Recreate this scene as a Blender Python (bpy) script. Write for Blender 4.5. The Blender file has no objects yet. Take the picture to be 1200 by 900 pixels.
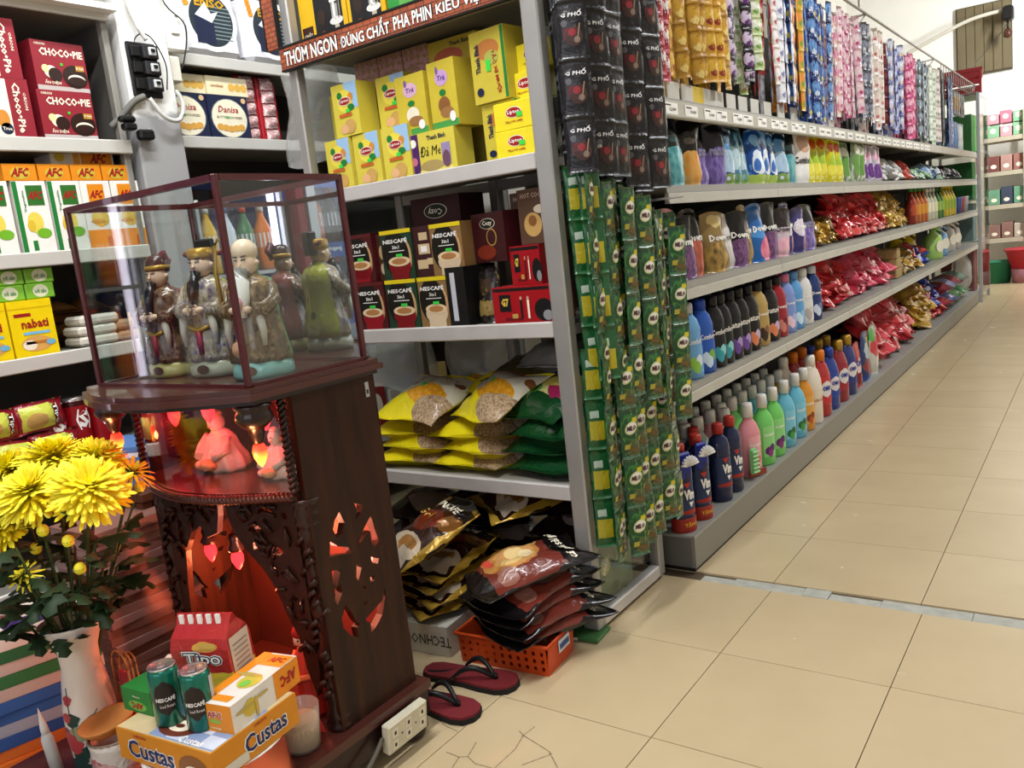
import bpy, math, random
from mathutils import Vector, Matrix, noise
R = math.radians; PI = math.pi
rnd = random.Random(7)
scene = bpy.context.scene
COL = scene.collection

# ------------------------------------------------------------------ camera
CAM_H = 1.074
def camera_axes(yaw, pitch, roll):
    f = Vector((math.sin(yaw)*math.cos(pitch), math.cos(yaw)*math.cos(pitch), -math.sin(pitch)))
    r = f.cross(Vector((0, 0, 1))).normalized(); u = r.cross(f)
    c, s = math.cos(roll), math.sin(roll)
    return c*r + s*u, -s*r + c*u, f
_r, _u, _f = camera_axes(-.631326, .165244, -.112561)
cd = bpy.data.cameras.new('camera'); cam = bpy.data.objects.new('camera', cd); COL.objects.link(cam)
cam.matrix_world = Matrix(((_r.x, _u.x, -_f.x, 0), (_r.y, _u.y, -_f.y, 0), (_r.z, _u.z, -_f.z, CAM_H), (0, 0, 0, 1)))
cd.sensor_fit = 'HORIZONTAL'; cd.sensor_width = 36; cd.lens = 978.73/1200*36; cd.clip_start = .02; cd.clip_end = 200
scene.camera = cam

# ------------------------------------------------------------------ world and lights
w = bpy.data.worlds.new('daylight'); scene.world = w; w.use_nodes = True
bg = w.node_tree.nodes['Background']; bg.inputs[0].default_value = (.86, .93, 1, 1); bg.inputs[1].default_value = .7
vs = scene.view_settings; vs.view_transform = 'Standard'; vs.look = 'None'; vs.gamma = 1; vs.use_curve_mapping = False
vs.exposure = 0.0
scene.cycles.caustics_reflective = False; scene.cycles.caustics_refractive = False; scene.cycles.sample_clamp_indirect = 4; scene.cycles.sample_clamp_direct = 8
def area(name, loc, sx, sy, power, col=(.96, .985, 1), rot=(0, 0, 0)):
    l = bpy.data.lights.new(name, 'AREA'); l.shape = 'RECTANGLE'; l.size = sx; l.size_y = sy; l.energy = power; l.color = col
    o = bpy.data.objects.new(name, l); COL.objects.link(o); o.location = loc; o.rotation_euler = rot
    return o
TUBES = [(-.95, .35), (.3, 3.4), (.3, 6.4), (.5, 9.9), (-1.62, 1.35)]
TUBE_POWER = (54, 48, 48, 170, 40); TUBE_ROT = ((0, 0, 0), (0, 0, 0), (0, 0, 0), (R(62), 0, R(20)), (0, R(50), 0))   # tilt added to the last two lights to brighten far wall and column
for (tx, ty), pw_, rt_ in zip(TUBES, TUBE_POWER, TUBE_ROT):
    area('tube_light', (tx, ty, 2.96), .12, 1.25, pw_, rot=rt_)
# daylight through the open shop front behind the photographer
area('shopfront_daylight', (-.3, -2.75, 2.1), 3.4, 1.5, 40, (.95, .9, 1), (R(90), 0, 0))

# ------------------------------------------------------------------ helpers: materials
def lin(h):
    h = h.lstrip('#'); v = [int(h[i:i+2], 16)/255 for i in (0, 2, 4)]
    return tuple(c/12.92 if c <= .04045 else ((c+.055)/1.055)**2.4 for c in v)+(1,)
_M = {}
def new_mat(name):
    m = bpy.data.materials.new(name); m.use_nodes = True
    nt = m.node_tree; return m, nt, nt.nodes['Principled BSDF']
def M(col, rough=.5, metal=0, var=.12, scale=25, bump=0, trans=0, alpha=1, emit=0, coat=0, name=None, ior=1.45):
    key = (col, rough, metal, var, scale, bump, trans, alpha, emit, coat)
    if key in _M: return _M[key]
    m, nt, b = new_mat(name or 'surface_'+col.strip('#'))
    N = nt.nodes; L = nt.links
    b.inputs['Roughness'].default_value = rough; b.inputs['Metallic'].default_value = metal
    b.inputs['Transmission Weight'].default_value = trans; b.inputs['Alpha'].default_value = alpha
    b.inputs['Coat Weight'].default_value = coat; b.inputs['IOR'].default_value = ior; b.inputs['Specular IOR Level'].default_value = .32
    c = lin(col)
    tc = N.new('ShaderNodeTexCoord'); no = N.new('ShaderNodeTexNoise'); no.inputs['Scale'].default_value = scale; no.inputs['Detail'].default_value = 3
    L.new(tc.outputs['Object'], no.inputs['Vector'])
    mx = N.new('ShaderNodeMix'); mx.data_type = 'RGBA'; L.new(no.outputs['Fac'], mx.inputs['Factor'])
    mx.inputs['A'].default_value = tuple(x*(1-var) for x in c[:3])+(1,); mx.inputs['B'].default_value = tuple(min(1, x*(1+var)) for x in c[:3])+(1,)
    L.new(mx.outputs['Result'], b.inputs['Base Color'])
    if emit:
        b.inputs['Emission Color'].default_value = c; b.inputs['Emission Strength'].default_value = emit
    if bump:
        bp = N.new('ShaderNodeBump'); bp.inputs['Strength'].default_value = bump; bp.inputs['Distance'].default_value = .004
        L.new(no.outputs['Fac'], bp.inputs['Height']); L.new(bp.outputs[0], b.inputs['Normal'])
    _M[key] = m
    return m
def P(name, base, shapes=(), rough=.35, metal=0, warp=.06, wscale=6, coat=0, alpha=1):
    """flat print on a package: shapes in the package's own 0..1 frame (x across, z up)
    ('e',cx,cz,rx,rz,col) ellipse, ('b',z0,z1,col) band, ('r',x0,x1,z0,z1,col) rectangle, ('s',thr,scale,col) speckle, ('f',cx,cz,rx,rz,c1,c2,scale) blossoms"""
    if name in _M: return _M[name]
    m, nt, b = new_mat('print_'+name); N = nt.nodes; L = nt.links
    b.inputs['Roughness'].default_value = rough; b.inputs['Metallic'].default_value = metal; b.inputs['Coat Weight'].default_value = coat*.7; b.inputs['Specular IOR Level'].default_value = .3
    b.inputs['Alpha'].default_value = alpha
    tc = N.new('ShaderNodeTexCoord'); no = N.new('ShaderNodeTexNoise'); no.inputs['Scale'].default_value = wscale
    L.new(tc.outputs['Generated'], no.inputs['Vector'])
    sb = N.new('ShaderNodeVectorMath'); sb.operation = 'SUBTRACT'; L.new(no.outputs['Color'], sb.inputs[0]); sb.inputs[1].default_value = (.5, .5, .5)
    sc = N.new('ShaderNodeVectorMath'); sc.operation = 'MULTIPLY_ADD'; L.new(sb.outputs[0], sc.inputs[0]); sc.inputs[1].default_value = (warp*2, 0, warp*2); L.new(tc.outputs['Generated'], sc.inputs[2])
    fl = N.new('ShaderNodeVectorMath'); fl.operation = 'MULTIPLY'; L.new(sc.outputs[0], fl.inputs[0]); fl.inputs[1].default_value = (1, 0, 1)
    cur = None
    def math_(op, a, bb):
        n = N.new('ShaderNodeMath'); n.operation = op
        for i, v in enumerate((a, bb)):
            if isinstance(v, (int, float)): n.inputs[i].default_value = v
            else: L.new(v, n.inputs[i])
        return n.outputs[0]
    sep = None
    base_l = lin(base); cur = None
    def mixin(mask, col):
        nonlocal cur
        mx = N.new('ShaderNodeMix'); mx.data_type = 'RGBA'; L.new(mask, mx.inputs['Factor'])
        if cur is None: mx.inputs['A'].default_value = base_l
        else: L.new(cur, mx.inputs['A'])
        if isinstance(col, str): mx.inputs['B'].default_value = lin(col)
        else: L.new(col, mx.inputs['B'])
        cur = mx.outputs['Result']
    def ell(cx, cz, rx, rz):
        a = N.new('ShaderNodeVectorMath'); a.operation = 'SUBTRACT'; L.new(fl.outputs[0], a.inputs[0]); a.inputs[1].default_value = (cx, 0, cz)
        d = N.new('ShaderNodeVectorMath'); d.operation = 'DIVIDE'; L.new(a.outputs[0], d.inputs[0]); d.inputs[1].default_value = (rx, 1, rz)
        ln = N.new('ShaderNodeVectorMath'); ln.operation = 'LENGTH'; L.new(d.outputs[0], ln.inputs[0])
        return math_('LESS_THAN', ln.outputs['Value'], 1)
    for s in shapes:
        if s[0] == 'e': mixin(ell(*s[1:5]), s[5])
        elif s[0] in 'br':
            if sep is None: sep = N.new('ShaderNodeSeparateXYZ'); L.new(fl.outputs[0], sep.inputs[0])
            z0, z1 = (s[1], s[2]) if s[0] == 'b' else (s[3], s[4])
            k = math_('MULTIPLY', math_('GREATER_THAN', sep.outputs[2], z0), math_('LESS_THAN', sep.outputs[2], z1))
            if s[0] == 'r': k = math_('MULTIPLY', k, math_('MULTIPLY', math_('GREATER_THAN', sep.outputs[0], s[1]), math_('LESS_THAN', sep.outputs[0], s[2])))
            mixin(k, s[-1])
        elif s[0] == 's':
            n2 = N.new('ShaderNodeTexNoise'); n2.inputs['Scale'].default_value = s[2]; L.new(tc.outputs['Generated'], n2.inputs['Vector'])
            mixin(math_('GREATER_THAN', n2.outputs['Fac'], s[1]), s[3])
        elif s[0] == 'f':
            vo = N.new('ShaderNodeTexVoronoi'); vo.inputs['Scale'].default_value = s[7]; L.new(fl.outputs[0], vo.inputs['Vector'])
            r2 = N.new('ShaderNodeMix'); r2.data_type = 'RGBA'; r2.inputs['A'].default_value = lin(s[5]); r2.inputs['B'].default_value = lin(s[6]); L.new(vo.outputs['Distance'], r2.inputs['Factor'])
            mixin(ell(*s[1:5]), r2.outputs['Result'])
    if coat:
        b.inputs['Specular IOR Level'].default_value = .3
        oc = N.new('ShaderNodeTexNoise'); oc.inputs['Scale'].default_value = 28; oc.inputs['Detail'].default_value = 2; oc.inputs['Distortion'].default_value = 1.2; L.new(tc.outputs['Object'], oc.inputs['Vector'])
        bp = N.new('ShaderNodeBump'); bp.inputs['Strength'].default_value = .4; bp.inputs['Distance'].default_value = .01; L.new(oc.outputs['Fac'], bp.inputs['Height']); L.new(bp.outputs[0], b.inputs['Normal'])
    if cur is None: b.inputs['Base Color'].default_value = base_l
    else: L.new(cur, b.inputs['Base Color'])
    _M[name] = m
    return m

# ------------------------------------------------------------------ helpers: meshes
_T = {}
def text_geo(s, bold=.02, res=1):
    k = (s, bold, res)
    if k not in _T:
        cu = bpy.data.curves.new('t', 'FONT'); cu.body = s; cu.resolution_u = res; cu.offset = bold; cu.fill_mode = 'FRONT'
        o = bpy.data.objects.new('t', cu); me = bpy.data.meshes.new_from_object(o)
        vs_ = [(v.co.x, v.co.y) for v in me.vertices]; fs = [tuple(p.vertices) for p in me.polygons]
        bpy.data.meshes.remove(me); bpy.data.objects.remove(o); bpy.data.curves.remove(cu)
        xs = [a for a, _ in vs_] or [0]; ys = [b_ for _, b_ in vs_] or [0]
        _T[k] = (vs_, fs, min(xs), max(xs), min(ys), max(ys))
    return _T[k]
class MB:
    def __init__(s): s.v = []; s.f = []; s.m = []; s.mats = []; s.sm = []
    def mi(s, mat):
        if mat not in s.mats: s.mats.append(mat)
        return s.mats.index(mat)
    def add(s, vs_, fs, mat, smooth=False):
        o = len(s.v); s.v += [tuple(p) for p in vs_]; i = s.mi(mat)
        for f in fs: s.f.append(tuple(o+k for k in f)); s.m.append(i); s.sm.append(smooth)
        return s
    def box(s, x0, x1, y0, y1, z0, z1, mat, bev=0, front=None):
        if bev:
            b = bev; P_ = []
            for z, k in ((z0, b), (z0+b, 0), (z1-b, 0), (z1, b)):
                P_ += [(x0+k+b*(0 if k else 1), y0+k, z), (x1-k-b*(0 if k else 1), y0+k, z), (x1-k, y0+k+b*(0 if k else 1), z), (x1-k, y1-k-b*(0 if k else 1), z),
                       (x1-k-b*(0 if k else 1), y1-k, z), (x0+k+b*(0 if k else 1), y1-k, z), (x0+k, y1-k-b*(0 if k else 1), z), (x0+k, y0+k+b*(0 if k else 1), z)]
            F = [tuple(range(7, -1, -1)), tuple(range(24, 32))]
            for r in range(3):
                for i in range(8): F.append((r*8+i, r*8+(i+1) % 8, r*8+8+(i+1) % 8, r*8+8+i))
            s.add(P_, F, mat)
        else:
            s.add([(x0, y0, z0), (x1, y0, z0), (x1, y1, z0), (x0, y1, z0), (x0, y0, z1), (x1, y0, z1), (x1, y1, z1), (x0, y1, z1)],
                  [(3, 2, 1, 0), (4, 5, 6, 7), (0, 1, 5, 4), (1, 2, 6, 5), (2, 3, 7, 6), (3, 0, 4, 7)], mat)
        if front: s.m[-4 if not bev else -16] = s.mi(front)
        return s
    def rect(s, o, u, v, w, h, mat, sub=False):
        o, u, v = Vector(o), Vector(u), Vector(v); a = u*w/2; b = v*h/2
        if not sub: return s.add([o-a-b, o+a-b, o+a+b, o-a+b], [(0, 1, 2, 3)], mat)
        P_ = [o+a*(i*2/3-1)+b*(j*2/3-1) for j in range(4) for i in range(4)]
        return s.add(P_, [(j*4+i, j*4+i+1, j*4+i+5, j*4+i+4) for j in range(3) for i in range(3)], mat)
    def ell(s, o, u, v, rx, ry, mat, n=20, ring=False):
        o, u, v = Vector(o), Vector(u), Vector(v)
        if not ring: return s.add([o+u*rx*math.cos(2*PI*i/n)+v*ry*math.sin(2*PI*i/n) for i in range(n)], [tuple(range(n))], mat)
        P_ = [o]+[o+(u*rx*math.cos(2*PI*i/n)+v*ry*math.sin(2*PI*i/n))*k for k in (.5, 1) for i in range(n)]
        return s.add(P_, [(0, 1+i, 1+(i+1) % n) for i in range(n)]+[(1+i, 1+n+i, 1+n+(i+1) % n, 1+(i+1) % n) for i in range(n)], mat)
    def wrap_ell(s, rad, th0, zc, rth, rz_, mat, n=8, lob=0):
        """an oval print wrapped round a body of revolution: rad(z) -> (rx, ry)"""
        P_ = []; F = []
        for j in range(n+1):
            f = -1+2*j/n; z = zc+rz_*f*.995; ext = rth*math.sqrt(max(0, 1-(f*.995)**2))*(1+lob*math.sin(5*f)); rx, ry = rad(z)
            for i in range(n+1): th = th0+ext*(-1+2*i/n); P_.append((rx*math.sin(th), -ry*math.cos(th), z))
        for j in range(n):
            for i in range(n): a = j*(n+1)+i; F.append((a, a+1, a+n+2, a+n+1))
        return s.add(P_, F, mat, True)
    def poly(s, pts, o, u, v, mat):
        o, u, v = Vector(o), Vector(u), Vector(v)
        return s.add([o+u*a+v*b for a, b in pts], [tuple(range(len(pts)))], mat)
    def text(s, t, o, u, v, w, h, mat, bold=.02, res=1, wrap=None, shear=0):
        vs_, fs, x0, x1, y0, y1 = text_geo(t, bold, res); kx = w/max(x1-x0, 1e-6); ky = h/max(y1-y0, 1e-6)
        o, u, v = Vector(o), Vector(u), Vector(v); P_ = []
        for x, y in vs_:
            a = (x-(x0+x1)/2)*kx; b = (y-(y0+y1)/2)*ky; a += shear*b
            if wrap:
                rx, ry, cx = wrap; th = (o.x-cx+a)/rx
                P_.append(Vector((cx+rx*math.sin(th), -ry*math.cos(th), o.z+b)))
            else: P_.append(o+u*a+v*b)
        return s.add(P_, fs, mat)
    def lathe(s, prof, n, mat, c=(0, 0, 0), sx=1, sy=1, cap=True, smooth=True, mats=None):
        o = len(s.v); k = len(prof)
        for r, z in prof:
            for i in range(n):
                a = 2*PI*i/n; s.v.append((c[0]+r*sx*math.cos(a), c[1]+r*sy*math.sin(a), c[2]+z))
        for j in range(k-1):
            mi = s.mi(mats[j] if mats else mat)
            for i in range(n): s.f.append((o+j*n+i, o+j*n+(i+1) % n, o+(j+1)*n+(i+1) % n, o+(j+1)*n+i)); s.m.append(mi); s.sm.append(smooth)
        if cap:
            s.f.append(tuple(o+i for i in range(n-1, -1, -1))); s.m.append(s.mi(mats[0] if mats else mat)); s.sm.append(False)
            s.f.append(tuple(o+(k-1)*n+i for i in range(n))); s.m.append(s.mi(mats[-1] if mats else mat)); s.sm.append(False)
        return s
    def tube(s, path, r, mat, n=6, closed=False, taper=None):
        pts = [Vector(p) for p in path]; k = len(pts); o = len(s.v)
        for j, p in enumerate(pts):
            a = pts[(j-1) % k] if closed or j > 0 else p; b = pts[(j+1) % k] if closed or j < k-1 else p
            t = (b-a).normalized() if (b-a).length > 1e-9 else Vector((0, 0, 1))
            e = Vector((0, 0, 1)) if abs(t.z) < .9 else Vector((1, 0, 0)); n1 = t.cross(e).normalized(); n2 = t.cross(n1)
            rr = r*(taper(j/(k-1)) if taper else 1)
            for i in range(n): s.v.append(tuple(p+rr*(n1*math.cos(2*PI*i/n)+n2*math.sin(2*PI*i/n))))
        mi = s.mi(mat)
        for j in range(k if closed else k-1):
            for i in range(n):
                q = (j+1) % k
                s.f.append((o+j*n+i, o+j*n+(i+1) % n, o+q*n+(i+1) % n, o+q*n+i)); s.m.append(mi); s.sm.append(True)
        if not closed:
            s.f.append(tuple(o+i for i in range(n-1, -1, -1))); s.m.append(mi); s.sm.append(False)
            s.f.append(tuple(o+(k-1)*n+i for i in range(n))); s.m.append(mi); s.sm.append(False)
        return s
    def prism(s, pts, o, u, v, d, mat):
        """extrude the outline pts (in u, v about o) by the vector d"""
        o, u, v, d = Vector(o), Vector(u), Vector(v), Vector(d); n = len(pts)
        A = [o+u*a+v*b for a, b in pts]; B = [p+d for p in A]
        F = [tuple(range(n)), tuple(range(2*n-1, n-1, -1))]+[(i, i+n, (i+1) % n+n, (i+1) % n) for i in range(n)]
        return s.add(A+B, F, mat)
    def pillow(s, w, h, t, mat, nx=8, ny=10, seal=.08, crk=.0, seed=0, back=None, doy=False, zig=0, z0=0, gus=0.12):
        """a filled pouch: x across, z up from z0, front towards -y; s.surf(x, z) gives its front"""
        o = len(s.v); q = random.Random(seed); skew = q.uniform(-.12, .12) if doy else 0; sd = seed*3.17
        def yy(u, v, side):
            u = min(1, max(0, u)); v = min(1, max(0, v)); ex = 1-abs(2*u-1)**2.4
            if doy: tz = (1-v**2.2)*(.55+.45*min(1, v*5+.4))+.04
            else:
                vv = (v-seal)/(1-2*seal); tz = 0 if vv <= 0 or vv >= 1 else 1-abs(2*vv-1)**2.6
            y = side*t/2*ex*tz
            if crk:
                n1 = noise.noise(Vector((u*3.1+sd, v*3.4, side*2.0))); n2 = 1-abs(noise.noise(Vector((u*5.3, v*6.1+sd, side*5.0))))*2.2
                y += side*crk*(n1*1.1+n2*.55)*(.25+.75*min(1, ex*2))*(.3+.7*tz)
            return y
        def px_(u, v):
            k = 1-gus*.35*(1-abs(2*v-1)) if not doy else 1-.10*v**2
            return (u-.5)*w*k+skew*w*v*v+(crk*.8*math.sin(7*v+sd) if crk else 0)
        def pz_(u, v): return v*h*(1-(.04*v*abs(2*u-1)**2 if doy else 0))+(crk*.7*math.sin(6*u+sd) if crk and not doy else 0)
        s.surf = lambda x, z: yy(x/w+.5, (z-z0)/h, -1)
        for side in (-1, 1):
            for j in range(ny+1):
                for i in range(nx+1): s.v.append((px_(i/nx, j/ny), yy(i/nx, j/ny, side), z0+pz_(i/nx, j/ny)))
        W = nx+1; H = (nx+1)*(ny+1); fi = s.mi(mat); bi = s.mi(back or mat)
        for side, mi in ((0, fi), (1, bi)):
            for j in range(ny):
                for i in range(nx):
                    a = o+side*H+j*W+i; qd = (a, a+1, a+W+1, a+W)
                    s.f.append(qd if side == 0 else qd[::-1]); s.m.append(mi); s.sm.append(True)
        if crk or doy:
            for j in range(ny):
                for i, fl in ((0, 0), (nx, 1)):
                    a = o+j*W+i; b = a+H; qd = (a, a+W, b+W, b)
                    s.f.append(qd if not fl else qd[::-1]); s.m.append(fi); s.sm.append(False)
            for i in range(nx):
                for j, fl in ((0, 1), (ny, 0)):
                    a = o+j*W+i; b = a+H; qd = (a, a+1, b+1, b)
                    s.f.append(qd[::-1] if not fl else qd); s.m.append(fi); s.sm.append(False)
        return s
    def drape(s, start):
        """lay the print added since vertex START onto the pouch front (its y is the offset)"""
        for k in range(start, len(s.v)): x, y, z = s.v[k]; s.v[k] = (x, y+s.surf(x, z), z)
        return s
    def mesh(s, name='mesh'):
        me = bpy.data.meshes.new(name); me.from_pydata(s.v, [], s.f)
        for m in s.mats: me.materials.append(m)
        me.polygons.foreach_set('material_index', s.m); me.polygons.foreach_set('use_smooth', s.sm); me.update()
        return me

# ------------------------------------------------------------------ helpers: objects
def tag(o, label=None, cat=None, group=None, kind=None):
    if label: o['label'] = label
    if cat: o['category'] = cat
    if group: o['group'] = group
    if kind: o['kind'] = kind
    return o
def obj(name, mesh, parent=None, loc=(0, 0, 0), rot=(0, 0, 0), scale=None):
    if isinstance(mesh, MB): mesh = mesh.mesh(name)
    o = bpy.data.objects.new(name, mesh); COL.objects.link(o); o.location = loc; o.rotation_euler = rot
    if scale: o.scale = scale
    if parent: o.parent = parent
    return o
def thing(name, label, cat, loc=(0, 0, 0), rot=(0, 0, 0), group=None):
    return tag(obj(name, None, None, loc, rot), label, cat, group)
def item(name, mesh, label, cat, loc=(0, 0, 0), rot=(0, 0, 0), group=None, scale=None):
    return tag(obj(name, mesh, None, loc, rot, scale), label, cat, group)
def struct(name, mesh, **k): return tag(obj(name, mesh, **k), kind='structure')
def copy_tree(root, loc, rot=None, label=None, group=None, scale=None):
    r = root.copy(); COL.objects.link(r); r.location = loc
    if rot is not None: r.rotation_euler = rot
    if label: r['label'] = label
    if group: r['group'] = group
    if scale: r.scale = scale
    for ch in root.children:
        c = ch.copy(); COL.objects.link(c); c.parent = r
        for g in ch.children:
            d = g.copy(); COL.objects.link(d); d.parent = c
    return r
ORD = ['first', 'second', 'third', 'fourth', 'fifth', 'sixth', 'seventh', 'eighth', 'ninth', 'tenth', 'eleventh', 'twelfth', 'thirteenth', 'fourteenth', 'fifteenth', 'sixteenth', 'seventeenth', 'eighteenth', 'nineteenth', 'twentieth']
X_, Y_, Z_ = (1, 0, 0), (0, 1, 0), (0, 0, 1); NX, NY = (-1, 0, 0), (0, -1, 0)
G90 = (0, 0, PI/2)          # local front (-y) turned to face +X, local x along +Y
WHITE = M('#f2f0ea', .4); BLACK = M('#141414', .45); ALU = M('#b4b6b8', .38, .75, .06); ALU_W = M('#b9b6b2', .5, .1, .1, 8)
def thin_glass(name, tint, gloss=1.0):
    m = bpy.data.materials.new(name); m.use_nodes = True; nt = m.node_tree; N = nt.nodes; L = nt.links; N.clear()
    out = N.new('ShaderNodeOutputMaterial'); mx = N.new('ShaderNodeMixShader'); tr = N.new('ShaderNodeBsdfTransparent'); gl = N.new('ShaderNodeBsdfGlossy'); fr = N.new('ShaderNodeLayerWeight')
    tr.inputs[0].default_value = tint; gl.inputs['Roughness'].default_value = .015; fr.inputs[0].default_value = .5; pw = N.new('ShaderNodeMath'); pw.operation = 'POWER'; L.new(fr.outputs['Facing'], pw.inputs[0]); pw.inputs[1].default_value = 4.0
    mt = N.new('ShaderNodeMath'); mt.operation = 'MULTIPLY_ADD'; mt.inputs[1].default_value = .9*gloss; mt.inputs[2].default_value = .045; mt.use_clamp = True; L.new(pw.outputs[0], mt.inputs[0])
    L.new(mt.outputs[0], mx.inputs[0]); L.new(tr.outputs[0], mx.inputs[1]); L.new(gl.outputs[0], mx.inputs[2]); L.new(mx.outputs[0], out.inputs[0])
    return m
GLASS = thin_glass('clear_glass', (.95, .975, .965, 1))
FILM = M('#e8e8e4', .15, 0, .1, 18, bump=1.0, coat=.8, trans=0, alpha=.34, name='plastic_film')
# ================================================================== THE ROOM
# ---- floor: grout bed, two fields of 40 cm tiles with a worn cement strip between them
TILE_MAT, _nt, _b = new_mat('polished_cream_tile')
_N = _nt.nodes; _L = _nt.links
_tc = _N.new('ShaderNodeTexCoord'); _n1 = _N.new('ShaderNodeTexNoise'); _n1.inputs['Scale'].default_value = 3; _n1.inputs['Detail'].default_value = 6
_oi = _N.new('ShaderNodeObjectInfo'); _va = _N.new('ShaderNodeVectorMath'); _va.operation = 'MULTIPLY_ADD'; _va.inputs[1].default_value = (40, 40, 40)
_cx = _N.new('ShaderNodeCombineXYZ'); _L.new(_oi.outputs['Random'], _cx.inputs[0]); _L.new(_oi.outputs['Random'], _cx.inputs[1])
_L.new(_cx.outputs[0], _va.inputs[0]); _L.new(_tc.outputs['Object'], _va.inputs[2]); _L.new(_va.outputs[0], _n1.inputs['Vector'])
_cr = _N.new('ShaderNodeValToRGB'); _L.new(_n1.outputs['Fac'], _cr.inputs[0])
_cr.color_ramp.elements[0].position = .3; _cr.color_ramp.elements[0].color = lin('#bda985'); _cr.color_ramp.elements[1].position = .7; _cr.color_ramp.elements[1].color = lin('#c6b28e')
_L.new(_cr.outputs[0], _b.inputs['Base Color']); _b.inputs['Roughness'].default_value = .24
_n2 = _N.new('ShaderNodeTexNoise'); _n2.inputs['Scale'].default_value = 9; _L.new(_va.outputs[0], _n2.inputs['Vector'])
_mr = _N.new('ShaderNodeMapRange'); _L.new(_n2.outputs['Fac'], _mr.inputs[0]); _mr.inputs[3].default_value = .2; _mr.inputs[4].default_value = .3; _L.new(_mr.outputs[0], _b.inputs['Roughness'])
floor = struct('floor', MB().box(-3.2, 2.6, -3, 13, -.1, -.006, M('#5b4d3c', .9, name='grout')))
def tile_mesh(w, h):
    b = .0012
    return MB().box(0, w, 0, h, -.008, 0, TILE_MAT).mesh('tile')
T = .4; g = .0022
def tiles(x_org, y_org, y_lo, y_hi, xr, rows):
    cache = {}; rest = MB()
    for j in rows:
        for i in xr:
            x0, x1 = x_org+i*T+g/2, x_org+(i+1)*T-g/2; y0, y1 = max(y_org+j*T+g/2, y_lo), min(y_org+(j+1)*T-g/2, y_hi)
            if y1-y0 < .02: continue
            seen = -2.0 < x0 < 1.0 and (x0 < -.1+.05*y0+.4) and y0 > .6 and not (x1 < -1.3 and y0 > 2.4)
            if seen:
                k = (round(x1-x0, 4), round(y1-y0, 4))
                if k not in cache: cache[k] = tile_mesh(*k)
                obj('tile', cache[k], floor, (x0, y0, 0))
            else: rest.box(x0, x1, y0, y1, -.008, 0, TILE_MAT)
    return rest
ra = tiles(-.7984, 1.8514, -3, 2.247, range(-6, 9), range(-13, 2))
tag(obj('tile_field', ra, floor), kind='stuff')
rb = tiles(-.8105, 2.6936, 2.308, 13, range(-6, 9), range(-1, 26))
tag(obj('tile_field', rb, floor), kind='stuff')
# worn cement strip
st = MB(); q = random.Random(3); x = -1.02
cem = M('#a9a99f', .85, 0, .35, 30, bump=.6, name='worn_cement')
while x < 2.5:
    wd = q.uniform(.06, .22); y1 = 2.304-q.choice([0, .004, .012]); st.box(x, x+wd, 2.25, y1, -.02, -.001+q.uniform(-.003, .001), cem); x += wd+.0015
obj('cement_strip', st, floor)
# cracks in the near tile
ck = MB(); dk = M('#3f3428', .9)
for line in ([(-1.051, 1.377), (-1.056, 1.338), (-1.043, 1.287), (-1.045, 1.215)], [(-1.074, 1.348), (-1.056, 1.338), (-.972, 1.313), (-.925, 1.273)], [(-.998, 1.248), (-.965, 1.302), (-.963, 1.311)],
             [(-1.137, 1.271), (-1.122, 1.221), (-1.092, 1.208), (-1.05, 1.212)], [(-1.175, 1.213), (-1.138, 1.211), (-1.122, 1.221)], [(-1.138, 1.211), (-1.128, 1.175)], [(-1.301, 1.312), (-1.238, 1.29), (-1.201, 1.286)]):
    for (xa, ya), (xb, yb) in zip(line, line[1:]):
        for k in range(3):
            p = Vector((xa+(xb-xa)*k/3, ya+(yb-ya)*k/3, .0004)); r = Vector((xa+(xb-xa)*(k+1)/3, ya+(yb-ya)*(k+1)/3, .0004))
            d = (r-p).normalized(); n = Vector((-d.y, d.x, 0))*.0009
            ck.add([p-n, r-n*.6, r+n*.6, p+n], [(0, 1, 2, 3)], dk)
tag(obj('tile_crack', ck, floor), 'thin dark cracks running through a broken floor tile')
# ---- walls and ceiling
plaster = M('#e9e7df', .85, 0, .05, 4, bump=.15, name='white_plaster'); grey_pl = M('#a7a39a', .9, 0, .1, 5, bump=.2, name='grey_plaster')
struct('wall_left', MB().box(-3.2, -2.86, -3, 13, 0, 4.2, plaster))
struct('wall_far', MB().box(-2.86, 2.45, 12.3, 12.5, 0, 4.2, plaster))
struct('wall_right', MB().box(2.45, 2.6, -3, 13, 0, 4.2, plaster))
struct('wall_front', MB().box(-2.86, -2.0, -3, -2.85, 0, 4.2, grey_pl).box(1.6, 2.45, -3, -2.85, 0, 4.2, grey_pl).box(-2.0, 1.6, -3, -2.85, 2.9, 4.2, grey_pl))
struct('ceiling', MB().box(-3.2, 2.6, -3, 13, 4.2, 4.3, M('#dcdad4', .9, name='ceiling_paint')))
for k, (tx, ty) in enumerate(TUBES):
    t = thing('ceiling_lamp', ['white fluorescent tube lamp hanging over the near end of the aisle', 'white fluorescent tube lamp hanging over the aisle by the sachet bunches', 'white fluorescent tube lamp hanging over the middle of the aisle', 'white fluorescent tube lamp hanging over the far end of the aisle', 'white fluorescent tube lamp hanging over the altar and cabinet'][k], 'lamp', (tx, ty, 3.0))
    obj('housing', MB().box(-.05, .05, -.66, .66, .03, .09, WHITE, bev=.01), t)
    obj('tube', MB().tube([(0, -.62, .005), (0, .62, .005)], .016, M('#ffffff', .3, emit=1.5), 10), t)
    obj('suspension_wire', MB().tube([(0, -.5, .09), (0, -.5, 1.2)], .002, BLACK, 5).tube([(0, .5, .09), (0, .5, 1.2)], .002, BLACK, 5), t)
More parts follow.
